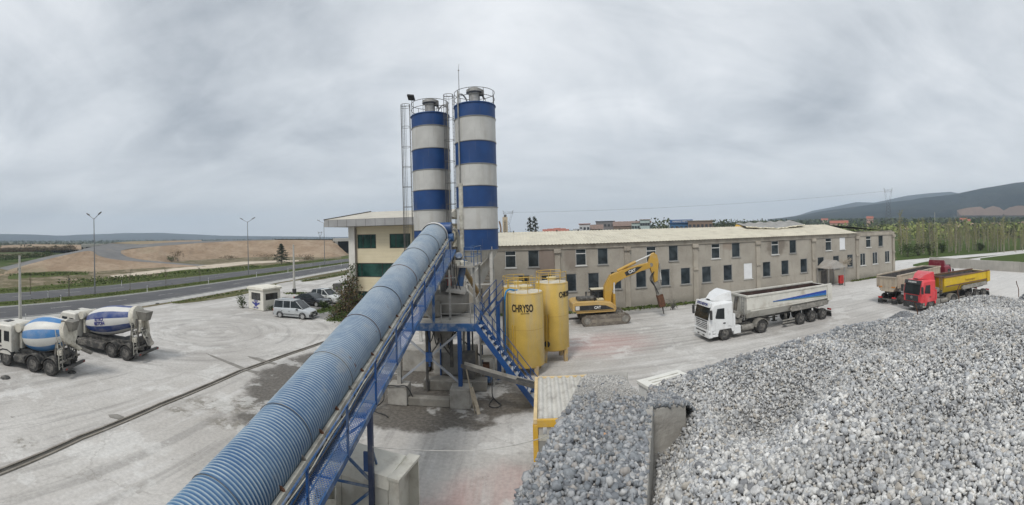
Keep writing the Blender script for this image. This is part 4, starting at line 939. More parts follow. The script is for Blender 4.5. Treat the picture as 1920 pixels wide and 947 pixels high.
# torn grey sheets lying on the ridge
tp = thing('loose_roof_sheet', 'grey torn roof sheets lying skewed on the factory ridge', 'roof sheet', (0, FY, 0))
def torn():
    b = MB(); n = 40
    A = [(29.4+i*.255, 4.0+1.6*abs(i/n-.45)+rnd.uniform(-.15, .15), 7.95+.5*abs(i/n-.45)*1.5+rnd.uniform(-.05, .05)) for i in range(n+1)]
    B = [(29.8+i*.255, 8.0, 8.75+.1*math.sin(i*.9)+.28*(i/n)) for i in range(n+1)]
    b.strip(A, B); b.strip([(p[0], p[1], p[2]-.1) for p in B], [(p[0], p[1], p[2]-.1) for p in A]); b.strip([(p[0], p[1], p[2]-.1) for p in A], A)
    b.build('sheet', mat('weathered_sheet', (.3, .295, .28), .75, var=.2, vs=.8, dirt=(.18, .17, .15), da=.4, ds=.7), tp)
    e = MB(); e.tube([(p[0], p[1]-.05, p[2]-.02) for p in A], .09, 5).build('torn_edge', mat('foam_edge', (.6, .56, .45), .9, var=.4, vs=3), tp)
torn()
o = MB().lathe([(.0, 1.0), (.5, .85), (1.0, .25), (1.05, 0)], 10).build('yellow_hood', mat('dome_yellow', (.55, .33, .05), .6, var=.15), None, 40); o.location = (31.0, FY+9.2, 8.1); o.scale = (.62, .62, .75); tag(o, 'yellow domed hood poking up behind the factory ridge', 'hood')
# porch canopy
pc = thing('porch_canopy', 'grey pitched porch canopy on posts beside the factory wall', 'canopy', (fx(1543), FY-.02, 0))
MB().prism([(-1.5, 2.55), (1.6, 2.55), (1.6, 2.62), (.0, 3.6), (-1.5, 2.62)], -2.6, -.2, 'y').build('roof', mat('canopy_sheet', (.36, .34, .31), .7, var=.15, vs=2, dirt=(.25, .2, .15), da=.3), pc)
for x, y in ((-1.4, -2.5), (1.5, -2.5), (-1.4, -.3), (1.5, -.3)): MB().box(x-.05, x+.05, y-.05, y+.05, 0, 2.55).build('post', STEEL, pc)
MB().box(-.5, .5, -.06, -.02, 0, 2.1).build('door', STEEL_D, pc)
hy = thing('hydrant_cabinet', 'small red hydrant cabinet standing by the porch canopy', 'cabinet', (fx(1561), FY-1.5, 0))
MB().box(-.35, .35, -.2, .2, .25, 1.35).build('body', mat('hydrant_red', (.5, .03, .025), .45), hy, bevel=.03); MB().box(-.3, .3, -.16, .16, .003, .25).build('foot', STEEL_D, hy); MB().box(-.2, .2, -.21, -.2, .6, 1.1).build('door', mat('red_door', (.4, .02, .02), .4), hy)
def scraps():
    b = MB()
    for k in range(40): a = V((rnd.gauss(0, .15), rnd.gauss(0, .1), rnd.uniform(2.8, 3.1))); b.bar(a, a+V((rnd.uniform(-1.3, 1.3), rnd.uniform(-.4, .4), rnd.uniform(-.5, .7))), .04)
    o = b.build('dry_branches', mat('dry_twigs', (.36, .31, .24), .95, var=.3), None); o.location = (fx(1575), FY-1.0, 0); tag(o, 'tangle of dry pale branches on the right end of the porch canopy', 'branches')
scraps()

# ------------------------------------------------------------------ office block
off = thing('office_building', 'cream clad office block with a grey fascia and green glass windows', 'office', (0, 41., 0))
def siding():
    t = NT('cream_siding'); v = t.co(); n = t.noise(v, .5, 5)
    tc = t.N('ShaderNodeTexCoord'); sp = t.N('ShaderNodeSeparateXYZ'); t.l.new(tc.outputs['Object'], sp.inputs[0])
    fr = t.math('FRACT', t.math('MULTIPLY', sp.outputs[2], 3.4)); g = t.rng(fr, .0, .1, 1, 0)
    pl = t.noise(t.co(scale=(.3, 1, 3.4)), 1, 2)
    c = t.mix(t.rng(n, .3, .7), lin((.60, .525, .355)), lin((.68, .60, .43))); c = t.mix(t.rng(pl, .4, .6, 0, .3), c, lin((.54, .47, .33))); c = t.mix(t.math('MULTIPLY', g, .4), c, lin((.35, .30, .2)))
    t.put(t.b.inputs['Base Color'], c); t.b.inputs['Roughness'].default_value = .6; t.bump(fr, .2, .01); return t.m
SID = siding(); G_OFF = glass('green_glass', (.008, .035, .028), .05); DKF = mat('dark_frame', (.022, .024, .022), .4)
OX0, OX1 = -15.67, -6.4
def ox(px): return 41*math.tan((px-960)/FOC)
oh = [(ox(669.7), ox(704.5), 7.06, 8.5), (ox(730), ox(769), 7.06, 8.5), (ox(667.5), ox(745), 4.15, 5.58), (ox(668.5), ox(745), 1.2, 2.7)]
b = MB(); wall_holes(b, OX0, OX1, 0, 9.32, oh, 0, .18)
b.add([(OX0, 0, 0), (OX0, 10, 0), (OX0, 10, 9.32), (OX0, 0, 9.32), (OX1, 0, 0), (OX1, 10, 0), (OX1, 10, 9.32), (OX1, 0, 9.32)], [(0, 3, 2, 1), (4, 5, 6, 7), (1, 2, 6, 5)]); b.build('wall', SID, off)
for (a, c, d, e), cuts in zip(oh, ((.3, .72), (.3, .72), (.12, .62, .85), (.35,))):
    f = MB(); w = .07; f.box(a, a+w, .03, .12, d, e).box(c-w, c, .03, .12, d, e).box(a+w, c-w, .032, .118, d, d+w).box(a+w, c-w, .032, .118, e-w, e)
    for k in cuts: x = a+(c-a)*k; f.box(x-.035, x+.035, .034, .115, d+w, e-w)
    fr = f.build('window', DKF, off); MB().box(a+w, c-w, .07, .09, d+w, e-w).build('pane', G_OFF, fr)
MB().box(OX0-.75, OX0-.08, -.35, .5, 0, 9.32).build('corner_column', mat('column_white', (.6, .58, .53), .7, var=.08), off, bevel=.02)
MB().tube([(OX0-.02, -.1, .1), (OX0-.02, -.1, 9.2)], .07, 8).build('downpipe', mat('pipe_brown', (.2, .17, .14), .5), off, 60)
fz0, fz1 = 9.34, 10.05
FAS = mat('fascia_grey', (.36, .355, .35), .45, .3, var=.1, vs=1)
MB().box(-18.6, OX1+.5, -1.5, -1.44, fz0, fz1).build('fascia', FAS, off); MB().box(-18.6, -18.54, -1.439, 10.5, fz0, fz1).build('fascia', FAS, off)
for k in range(12): x = -18.1+k*1.0; MB().box(x-.015, x+.015, -1.51, -1.501, fz0, fz1).build('fascia_seam', STEEL_D, off)
MB().box(-18.53, OX1+.4, -1.43, 10.4, fz0+.02, fz0+.08).build('soffit', mat('soffit_grey', (.4, .39, .37), .8), off)
MB().add([(-18.62, -1.52, fz1), (OX1+.5, -1.52, fz1), (OX1+.5, 4.0, 10.98), (-15.4, 4.0, 10.98), (-18.62, 9.5, fz1), (OX1+.5, 9.5, fz1)], [(0, 1, 2, 3), (0, 3, 4), (3, 2, 5, 4), (1, 5, 2), (0, 4, 5, 1)]).build('roof', mat('office_roof', (.50, .47, .40), .6, var=.08, vs=.6, dirt=(.4, .37, .32), da=.3), off)
MB().bar((-18.6, -1.5, fz1+.04), (-15.4, 4.0, 11.03), .18, .1).build('hip_cap', STEEL_D, off)

# ------------------------------------------------------------------ guard booth
gb = thing('guard_booth', 'small cream guard booth with a blue eagle emblem under its window', 'booth', at(494, 584), math.atan2(-.85, 2.75))
BOOTH = mat('booth_white', (.66, .64, .57), .6, var=.06, dirt=(.4, .37, .32), da=.25)
b = MB(); wall_holes(b, -2.7, 0, .05, 2.35, [(-2.2, -.5, 1.15, 2.0)], 0, .1); b.build('wall', BOOTH, gb)
b = MB(); wall_holes(b, 0, 2.6, .05, 2.35, [(.35, 2.2, 1.2, 1.95)], 0, .1); o = b.build('wall', BOOTH, gb); o.rotation_euler = (0, 0, PI/2)
MB().add([(-2.7, 0, .05), (-2.7, 2.6, .05), (-2.7, 2.6, 2.35), (-2.7, 0, 2.35), (0, 2.6, .05), (0, 2.6, 2.35)], [(0, 3, 2, 1), (1, 2, 5, 4)]).build('wall', BOOTH, gb)
MB().prism([(-2.85, 2.35), (.15, 2.35), (.15, 2.55), (-.1, 2.68), (-2.6, 2.68), (-2.85, 2.55)], -.15, 2.75, 'y').build('roof', mat('booth_roof', (.7, .67, .58), .6, var=.06, dirt=(.4, .36, .3), da=.25), gb, bevel=.03)
w1 = MB().box(-2.2, -1.37, .04, .06, 1.15, 2.0).box(-1.33, -.5, .04, .06, 1.15, 2.0).build('window', glass('booth_glass', (.03, .03, .03), .1), gb)
w2 = MB().box(-.06, -.04, .35, 1.3, 1.2, 1.95).box(-.06, -.04, 1.36, 2.2, 1.2, 1.95).build('window', glass('booth_glass'), gb)
MB().box(-2.75, .05, -.05, 2.65, 0.004, .07).build('base', CONC, gb)
EMB = mat('emblem_blue', (.035, .04, .22), .5)
b = MB(); P = [(-.75, .95), (-.45, .9), (-.3, .78), (-.12, .95), (0, .88), (.12, .95), (.3, .78), (.45, .9), (.75, .95), (.62, .72), (.3, .62), (.12, .4), (0, .48), (-.12, .4), (-.3, .62), (-.62, .72)]
b.prism([(x-1.35, z) for x, z in P], -.012, -.003, 'y').build('emblem', EMB, gb)
text('KIYICI', .28, EMB, gb, facing((-1.35, -.006, 1.03), (0, -1, 0)), bold=.012)
text('BETON', .27, EMB, gb, facing((-1.35, -.006, .27), (0, -1, 0)), bold=.012)

# ------------------------------------------------------------------ yellow framed container cabin and white cabin by the gravel
cn = thing('container_cabin', 'grey cabin with a yellow steel frame and ribbed roof beside the gravel wall', 'container')
p0 = at(1000, 790, 2.55); p1 = at(1003, 709, 2.55); d_ = V((p1.x-p0.x, p1.y-p0.y, 0)); dl = d_.length; cn.location = (p0.x, p0.y, 0); cn.rotation_euler = (0, 0, math.atan2(d_.y, d_.x)-PI/2)
CWD = 2.6
rb = corr(MB(), .12, CWD-.1, .1, 2.5, dl-.1, 2.56, .3, .07); rb.build('roof', mat('ribbed_roof', (.52, .505, .46), .6, .0, var=.12, vs=1.5, dirt=(.28, .26, .23), da=.35, ds=2), cn)
YF = mat('frame_yellow', (.58, .34, .03), .5, var=.12, vs=2, dirt=(.5, .4, .25), da=.3); YFP = mat('frame_pale', (.62, .47, .25), .6, var=.12, vs=2)
MB().box(0, .12, 0, dl, 2.45, 2.6).build('frame_rail', YFP, cn, bevel=.01)
MB().box(.121, CWD, -.03, .1, 2.36, 2.59).build('frame_rail', YF, cn, bevel=.01); MB().box(.121, CWD, dl-.1, dl+.02, 2.46, 2.61).build('frame_rail', YFP, cn, bevel=.01)
for x, y in ((0, -.02), (CWD-.14, -.02), (0, dl-.14)): MB().box(x-.02, x+.14, y-.01, y+.14, 0.004, 2.44).build('frame_post', YF, cn, bevel=.01)
MB().box(.14, CWD-.15, .03, .06, .12, 1.9).build('wall', mat('cabin_grey', (.24, .235, .22), .7, var=.15, vs=2), cn); MB().box(.14, CWD-.15, .02, .06, 1.91, 2.1).build('lintel', CREAM, cn)
cm = corr(MB(), .14, CWD-.15, .05, 2.1, .0501, 2.36, .25, .0, False); 
m = MB()
for k in range(9): m.box(.16+k*.26, .3+k*.26, .02, .07, 2.105, 2.355)
m.build('ribbed_band', mat('band_grey', (.42, .4, .36), .6, var=.1), cn)
MB().box(.02, .08, .14, dl-.15, .1, 2.44).build('wall', mat('cabin_wall', (.5, .49, .46), .7, var=.12, dirt=(.3, .28, .25), da=.3), cn)
wc = thing('white_cabin', 'white box cabin with a grooved lid half buried behind the gravel', 'cabin')
q0, q1, q2 = at(1197, 713, 2.2), at(1270, 694, 2.2), at(1290, 704, 2.2)
wc.location = (q0.x, q0.y, 0); dd = V((q1.x-q0.x, q1.y-q0.y)); wc.rotation_euler = (0, 0, math.atan2(dd.y, dd.x)); L_ = dd.length
MB().box(0, L_, -1.4, 0, .004, 2.05).build('body', mat('cabin_white', (.62, .62, .6), .6, var=.06), wc, bevel=.02)
MB().box(-.06, L_+.06, -1.46, .06, 2.051, 2.2).build('lid', mat('lid_white', (.68, .67, .62), .6, var=.06), wc, bevel=.02)
for k in range(4): MB().box(.3, L_-.2, -1.15+k*.27, -1.1+k*.27, 2.201, 2.215).build('groove', CREAM, wc)

# ------------------------------------------------------------------ bin walls
def wallseg(name, label, pts, z0, z1, w):
    b = MB(); n = len(pts); A = []
    pts = [V((p[0], p[1], 0)) for p in pts]
    for i, p in enumerate(pts):
        d = (pts[min(i+1, n-1)]-pts[max(i-1, 0)]).normalized(); s = V((-d.y, d.x, 0))*w/2
        A.append([p-s+V((0, 0, z0)), p+s+V((0, 0, z0)), p+s+V((0, 0, z1)), p-s+V((0, 0, z1))])
    b.loft(A); o = b.build(name, mat('bin_concrete', (.36, .345, .315), .92, var=.2, vs=1.5, dirt=(.2, .185, .165), da=.35, ds=1.6, bump=.6, bs=14), None, bevel=.02); return tag(o, label, 'concrete wall')
BD = 2.6; ZW = CAMH-BD
def bw(px, py, z=ZW): p = at(px, py, z); return V((p.x, p.y))
A0, A1, C0, C1_, E1 = bw(1203, 947), bw(1218, 765), bw(972, 947), bw(1092, 705), bw(1172, 704)
_dr = (A1-A0).normalized()
RWALL = [A0-_dr*4, A0, A1, A1+_dr*.1]; LWALL = [C0-_dr*4, C0, C1_]
wallseg('concrete_wall', 'thin dusty concrete wall between the crushed stone and the round gravel', RWALL, 0, ZW, .1)
wallseg('concrete_wall', 'outer concrete wall holding the crushed stone beside the yellow framed cabin', LWALL, 0, ZW-.06, .1)
eo = wallseg('concrete_wall', 'stub end of the stone bin, dusted with fine grit', [C1_-_dr*.0+V((.06, 0)), E1+V((.05, 0))], 0, ZW-.02, .5)
X0, X1 = bw(1214, 772, ZW-.1), bw(1291, 757, ZW-.1); _xd = (X1-X0).normalized()
wallseg('concrete_wall', 'short grey cross wall sinking into the round gravel', [X0+_xd*.06, X1-_xd*.06], 0, ZW-.05, .1)
# yard wall on the right
def ywall():
    t = thing('boundary_wall', 'long pale concrete boundary wall beyond the red truck', 'wall')
    P = [V((67.4, 45.4, 0)), V((66.4, 36, 0)), V((65, 26, 0)), V((63.6, 14, 0)), V((62, 0, 0))]
    for i, (a, c) in enumerate(zip(P, P[1:])):
        d = (c-a).normalized(); s = V((-d.y, d.x, 0))*.11
        MB().hexa([a-s, a+s, c-d*.03+s, c-d*.03-s], [p+V((0, 0, 1.72-.03*i)) for p in (a-s, a+s, c-d*.03+s, c-d*.03-s)]).build('wall_panel', mat('pale_concrete', (.44, .415, .37), .92, var=.14, vs=.6, dirt=(.3, .28, .24), da=.35, ds=.8, streak=1), t, bevel=.01)
ywall()
# drainage channel across the yard
ch = thing('drain_channel', 'long straight concrete drain channel crossing the yard', 'drain channel')
cp = [at(-40, 902), at(0, 886), at(150, 822), at(300, 760), at(450, 697), at(540, 665), at(605, 643), at(640, 632)]
for k, off_ in enumerate((-.15, .15)):
    A = []; 
    for i, p in enumerate(cp):
        d = (cp[min(i+1, len(cp)-1)]-cp[max(i-1, 0)]); d.z = 0; d.normalize(); s = V((-d.y, d.x, 0)); q = p+s*off_
        A.append([q-s*.05+V((0, 0, .004)), q+s*.05+V((0, 0, .004)), q+s*.05+V((0, 0, .06)), q-s*.05+V((0, 0, .06))])
    MB().loft(A).build('kerb', mat('channel_concrete', (.21, .19, .16), .9, var=.25, vs=1.5, dirt=(.33, .31, .28), da=.35, ds=1.2, bump=.5, bs=8), ch, bevel=.015)
A, B = [], []
for i, p in enumerate(cp):
    d = (cp[min(i+1, len(cp)-1)]-cp[max(i-1, 0)]); d.z = 0; d.normalize(); s = V((-d.y, d.x, 0)); A.append(p-s*.098+V((0, 0, .008))); B.append(p+s*.098+V((0, 0, .008)))
MB().strip(A, B).build('channel_floor', mat('channel_dark', (.075, .07, .06), .9, var=.3, vs=2), ch)
WETG = mat('dried_slurry', (.21, .198, .178), .9, var=.2, vs=2, bump=.3, bs=6)
def slab(pts, label, h=.012):
    b = MB(); P = [at(*p) for p in pts]; b.add([p+V((0, 0, .004)) for p in P]+[p+V((0, 0, h)) for p in P], [tuple(range(len(P)-1, -1, -1)), tuple(range(len(P), 2*len(P)))]+[(i, (i+1) % len(P), (i+1) % len(P)+len(P), i+len(P)) for i in range(len(P))])
    return tag(b.build('slurry_strip', WETG), label, 'slurry strip')
slab([(385, 662), (400, 667), (440, 682), (470, 694), (487, 697), (480, 701), (455, 694), (425, 681), (395, 668)], 'longer strip of dried slurry ending at the drain channel')
slab([(464, 668), (485, 671), (505, 678), (520, 681), (515, 684), (490, 679), (468, 671)], 'shorter strip of dried slurry nearer the blue conveyor')
slab([(203, 778), (220, 777), (233, 782), (222, 787), (206, 783)], 'dark patch of damp grit on the pale slab', .02)
# ------------------------------------------------------------------ heaps of stone
NR = np.random.default_rng(11)
def ico(sub):
    b = bmesh.new(); bmesh.ops.create_icosphere(b, subdivisions=sub, radius=1); b.verts.ensure_lookup_table()
    v = np.array([x.co[:] for x in b.verts]); f = np.array([[q.index for q in x.verts] for x in b.faces]); b.free(); return v, f
ICO1, ICO2 = ico(1), ico(2)
def stones(name, P, size, m, shape='pebble', sub=1, smooth=True, label=None):
    bv, bf = ICO1 if sub == 1 else ICO2
    k = len(P); n = len(bv)
    ax = np.stack([NR.uniform(.85, 1.25, k), NR.uniform(.65, 1.0, k), NR.uniform(.45, .8, k)], 1)*size[:, None]/2
    am = {'pebble': .1, 'sub': .17, 'crushed': .26}[shape]
    r = 1+NR.normal(0, am, (k, n, 1)).clip(-2*am, 2*am)
    v = bv[None]*r*ax[:, None]
    # random yaw, moderate tilt
    q = NR.normal(0, 1, (k, 4)); q[:, 1:3] *= .55 if shape == 'pebble' else 1; q /= np.linalg.norm(q, axis=1)[:, None]
    w, x, y, z = q.T
    Rm = np.stack([1-2*(y*y+z*z), 2*(x*y-w*z), 2*(x*z+w*y), 2*(x*y+w*z), 1-2*(x*x+z*z), 2*(y*z-w*x), 2*(x*z-w*y), 2*(y*z+w*x), 1-2*(x*x+y*y)], 1).reshape(k, 3, 3)
    v = np.einsum('kij,knj->kni', Rm, v)+P[:, None]
    f = (bf[None]+(np.arange(k)*n)[:, None, None]).reshape(-1, 3)
    o = fast_mesh(name, v.reshape(-1, 3), f, m)
    if smooth: o.data.polygons.foreach_set('use_smooth', np.ones(len(f), bool))
    return tag(o, kind='stuff')
def stone_mat(name, cols, rough=.85):
    t = NT(name); g = t.N('ShaderNodeNewGeometry'); cr = t.N('ShaderNodeValToRGB'); cr.color_ramp.interpolation = 'CONSTANT'
    e = cr.color_ramp.elements; e[0].color = lin(cols[0]); e[0].position = 0; e[1].position = 1/len(cols); e[1].color = lin(cols[1])
    for i, c in enumerate(cols[2:]): x = e.new((i+2)/len(cols)); x.color = lin(c)
    t.l.new(g.outputs['Random Per Island'], cr.inputs[0])
    n = t.noise(t.co(), 22., 4, .6); f = t.rng(n, .3, .7, .8, 1.16)
    big = t.noise(t.co(), .6, 3); f2 = t.math('MULTIPLY', f, t.rng(big, .35, .65, .88, 1.1))
    t.put(t.b.inputs['Base Color'], t.mix(1., cr.outputs[0], t.N('ShaderNodeCombineColor', i_0=f2, i_1=f2, i_2=f2).outputs[0], 'MULTIPLY'))
    t.b.inputs['Roughness'].default_value = rough; t.b.inputs['Specular IOR Level'].default_value = .3; return t.m
LIGHT = stone_mat('pale_gravel', [(.51, .505, .485), (.38, .383, .38), (.60, .595, .575), (.43, .437, .44), (.28, .283, .285), (.53, .515, .485), (.46, .455, .44), (.35, .36, .37), (.64, .635, .615), (.42, .39, .345), (.21, .213, .22), (.49, .485, .475), (.40, .41, .42)])
DARK = stone_mat('crushed_limestone', [(.24, .255, .27), (.31, .32, .33), (.19, .205, .22), (.27, .285, .3), (.36, .365, .37), (.22, .23, .245), (.29, .3, .31), (.17, .18, .195), (.33, .31, .29), (.42, .42, .415)])
GRIT = stone_mat('fine_grit', [(.42, .41, .39), (.36, .355, .34), (.48, .47, .45), (.31, .31, .305), (.45, .43, .4)])
BASE_L = mat('gravel_bed', (.25, .245, .235), .95, var=.3, vs=9, bump=.6, bs=40); BASE_D = mat('stone_bed', (.15, .155, .165), .95, var=.3, vs=9, bump=.6, bs=40); BASE_G = mat('grit_bed', (.38, .37, .35), .95, var=.15, vs=6, bump=.4, bs=50)
EDGE_R = [(1180, 8.2), (1240, 8.2), (1300, 8.3), (1330, 8.6), (1400, 9.2), (1500, 9.8), (1600, 10.5), (1700, 11), (1760, 11.5), (1820, 12), (1860, 12), (1920, 11), (2000, 10), (2200, 8)]
EDGE_Y = [(1180, 735), (1240, 720), (1300, 703), (1330, 693), (1400, 668), (1500, 639), (1600, 614), (1700, 599), (1760, 571), (1820, 556), (1860, 554), (1920, 566), (2000, 590), (2200, 640)]
NEAR_Z = [(1180, 5.65), (1215, 5.62), (1240, 5.7), (1300, 5.95), (1360, 5.92), (1560, 5.9), (1920, 6.12), (2200, 6.3)]
def edge(px):
    R = interp(px, EDGE_R); p = atR(px, interp(px, EDGE_Y), R); return R, p.z
def gz(px, R):
    Re, ze = edge(px); zn = interp(px, NEAR_Z); th = (px-960)/FOC
    if R <= Re:
        t = min(1, max(0, (R-3.6)/(Re-3.6))); z = zn+(ze-zn)*(t*t*(3-2*t)*.6+t*.4)
    else: z = ze-.02*(R-Re)-.72*max(0, R-Re-.15)
    x, y = R*math.sin(th), R*math.cos(th); e = min(1, max(0, (Re-R)/1.2+.25))
    z += e*(.42*noise.noise(V((x*.45, y*.45, 1)))+.1*noise.noise(V((x*1.3, y*1.3, 5))))
    # a swale below the cross wall and a low ridge running up to the right crest
    z -= .3*math.exp(-((px-1440)/75)**2)*math.exp(-((R-6.8)/1.6)**2)
    if px < 1420: z -= .16*max(0, 1-((px-1225)/62)**2)*max(0, 1-((R-5.9)/1.6)**2)
    rp = interp(R, [(4, 1480), (6, 1560), (8, 1650), (11, 1790)]); z += .36*math.exp(-((px-rp)/100)**2)*min(1, max(0, (R-4)/3))*min(1, max(0, (Re-R)/3.5))
    z += .27*math.exp(-((px-1312)/36)**2)*math.exp(-((R-6.35)/.75)**2)
    return z
def wall_x(R_pt):   # keep round gravel right of the bin wall
    return (R_pt-A0).dot(V((_dr.y, -_dr.x)))
def field(px0, px1, R0f, R1f, n, keep=None, zf=gz):
    out = []; lo = min(R0f(px0+(px1-px0)*i/40) for i in range(41)); hi = max(R1f(px0+(px1-px0)*i/40) for i in range(41))
    while len(out) < n:
        px = rnd.uniform(px0, px1); R = math.sqrt(rnd.uniform(lo*lo, hi*hi))
        if not R0f(px) < R < R1f(px): continue
        th = (px-960)/FOC; p = (R*math.sin(th), R*math.cos(th))
        if keep and not keep(V(p), px, R): continue
        out.append((p[0], p[1], zf(px, R)))
    return np.array(out)
def bed(name, px0, px1, R0, R1f, m, n=70, k=40, dz=-.03, zf=gz, skip=None):
    vs, fs = [], []
    for i in range(n+1):
        px = px0+(px1-px0)*i/n; th = (px-960)/FOC
        for j in range(k+1):
            R = R0+(R1f(px)-R0)*j/k; vs.append((R*math.sin(th), R*math.cos(th), zf(px, R)+dz))
    for i in range(n):
        for j in range(k):
            a = i*(k+1)+j
            if skip and skip(V(vs[a][:2])): continue
            fs.append((a, a+1, a+k+2, a+k+1))
    return tag(MB().add(vs, fs).build(name, m, smooth=80), kind='stuff')
def xside(p): return (p-X0).dot(V((-_xd.y, _xd.x)))     # beyond the cross wall when > 0
def keep_c(p, px, R): return wall_x(p) > .1 and (xside(p) < -.12 or (p-X0).dot(_xd) > (X1-X0).length-.3)
def keep_b(p, px, R): return wall_x(p) > -.05 and xside(p) > -.05 and (p-X0).dot(_xd) < (X1-X0).length+.5
bed('gravel', 1205, 2200, 2.6, lambda px: edge(px)[0]+3.5, BASE_L, 130, 60, skip=lambda p: wall_x(p) < .02)
near = field(1205, 2150, lambda px: 3.3, lambda px: 5.2, 13500, keep_c)
far = field(1205, 2150, lambda px: 5.2, lambda px: edge(px)[0]+.9, 70000, keep_c)
for P, sub in ((near, 2), (far, 1)):
    s = NR.lognormal(math.log(.044), .34, len(P)).clip(.02, .11); P[:, 2] += s*NR.uniform(-.25, .3, len(P))
    stones('gravel', P, s, LIGHT, 'crushed' if sub == 1 else 'sub', sub, False)
def keep_e(p, px, R): return keep_c(p, px, R) and NR.uniform() < min(1, .15+(R-edge(px)[0]+.9)/1.3)*min(1, max(0, (1720-px)/90))
P = field(1285, 1720, lambda px: edge(px)[0]-.9, lambda px: edge(px)[0]+1.0, 5200, keep_e); s = NR.lognormal(math.log(.05), .3, len(P)).clip(.02, .1); P[:, 2] += s*NR.uniform(.1, .6, len(P))
stones('crushed_stone', P, s, DARK, 'crushed', 1, False)
# dark crushed stone: in the bin, behind the cross wall, and two heaps beyond
def zb(px, R):
    th = (px-960)/FOC; al = (V((R*math.sin(th), R*math.cos(th)))-X0).dot(_xd)-(X1-X0).length
    return interp(R, [(6, ZW+.0), (7.2, ZW-.2), (8.3, ZW-.48)])+.03*noise.noise(V((px*.02, R*2, 0)))-.5*max(0, R-edge(px)[0]-.1)-1.3*max(0, al+.02)
bed('crushed_stone', 1150, 1420, 5.7, lambda px: edge(px)[0]+.6, BASE_D, 30, 20, -.02, zb, skip=lambda p: wall_x(p) < -.05 or xside(p) < -.06 or (p-X0).dot(_xd) > (X1-X0).length+.0)
P = field(1150, 1420, lambda px: 5.7, lambda px: edge(px)[0]+.5, 6500, keep_b, zb); s = NR.lognormal(math.log(.05), .25, len(P)).clip(.025, .09); P[:, 2] += s*NR.uniform(-.2, .4, len(P))
stones('crushed_stone', P, s, DARK, 'crushed', 1, False)
LA = (C1_-C0).length; SWID = abs((A0-C0).dot(V((_dr.y, -_dr.x))))
sx_ = V((_dr.y, -_dr.x))
def bz(u, w):   # u along the bin, w across (0 left edge .. SWID)
    e = min(w+.1, SWID-w+.03)
    return ZW-.03+.10*min(1, max(0, e)/.25)*(1-.6*max(0, (u-LA+2.2)/2.2 if u > LA-2.2 else 0))+.03*noise.noise(V((u*.9, w*2, 3)))
def BW(u): uA = (A1-C0).dot(_dr); return SWID if u < uA else SWID+((E1-C0).dot(sx_)-.05-SWID)*min(1, (u-uA)/(LA-uA))
vs_, fs_ = [], []; n, k = 60, 12
for i in range(n+1):
    u = -3.5+(LA+3.4)*i/n
    for j in range(k+1): w = BW(u)*j/k; p = C0+_dr*u+sx_*w; vs_.append((p.x, p.y, bz(u, w)-.02))
for i in range(n):
    for j in range(k): a = i*(k+1)+j; fs_.append((a, a+1, a+k+2, a+k+1))
tag(MB().add(vs_, fs_).build('crushed_stone', BASE_D, smooth=80), kind='stuff')
def binw(u): uA = (A1-C0).dot(_dr); return SWID if u < uA else SWID+((E1-C0).dot(sx_)-.05-SWID)*min(1, (u-uA)/(LA-uA))
def bin_pts(n, u0, u1, w0=.0, dens=None):
    o = []
    while len(o) < n:
        u = NR.uniform(u0, u1); w = NR.uniform(w0-.06, binw(u)+.02)
        if dens and NR.uniform() > dens(u, w): continue
        p = C0+_dr*u+sx_*w; o.append((p.x, p.y, bz(u, w)))
    return np.array(o)
P = bin_pts(5200, -1.6, LA-.2, .0, lambda u, w: min(1, max(.02, (LA-.9-u)/.8)))
s = NR.lognormal(math.log(.068), .25, len(P)).clip(.03, .13); P[:, 2] += s*NR.uniform(-.2, .35, len(P)); stones('crushed_stone', P, s, DARK, 'crushed', 1, False)
P = bin_pts(9000, LA-2.4, LA+.05, 0, lambda u, w: min(1, max(0, (u-LA+2.2)/1.0))); s = NR.lognormal(math.log(.02), .35, len(P)).clip(.01, .05); P[:, 2] += s*NR.uniform(-.1, .4, len(P))-.005; stones('fine_grit', P, s, GRIT, 'crushed', 1, False)
vs_, fs_ = [], []
for i in range(21):
    u = LA-1.3+1.25*i/20
    for j in range(k+1): w = BW(u)*j/k; p = C0+_dr*u+sx_*w; vs_.append((p.x, p.y, bz(u, w)-.008-.012*(1-min(1, i/6))))
for i in range(20):
    for j in range(k): a = i*(k+1)+j; fs_.append((a, a+1, a+k+2, a+k+1))
tag(MB().add(vs_, fs_).build('fine_grit', BASE_G, smooth=80), kind='stuff')
def heap(cx, cy, rx, ry, h, n, size, name='crushed_stone', rot=0., base=None):
    vs, fs = [], []; N, K = 36, 10; c, s_ = math.cos(rot), math.sin(rot)
    def pt(a, r):
        x, y = rx*r*math.cos(a), ry*r*math.sin(a); x, y = cx+c*x-s_*y, cy+s_*x+c*y
        return x, y, max(0.0, h*(1-r**1.25)*(1+.25*noise.noise(V((x*.4, y*.4, 2)))))
    for i in range(N):
        for j in range(K+1): vs.append(pt(2*PI*i/N, j/K))
    for i in range(N):
        for j in range(K): a = i*(K+1)+j; b_ = (i+1) % N*(K+1)+j; fs.append((a, b_, b_+1, a+1))
    tag(MB().add(vs, fs).build(name, BASE_D, smooth=80), kind='stuff')
    P = np.array([pt(NR.uniform(0, 2*PI), math.sqrt(NR.uniform(0, 1))) for _ in range(n)]); s = NR.lognormal(math.log(size), .25, n); P[:, 2] += s*NR.uniform(-.1, .4, n)
    stones(name, P, s, DARK, 'crushed', 1, False)
p = at(1905, 548, 4.8); heap(p.x+.6, p.y-1.2, 5.4, 4.6, 6.1, 8000, .085)
p = at(1668, 607, .5); heap(p.x, p.y-1.4, 4.2, 2.2, 1.5, 3500, .08, rot=-.3)
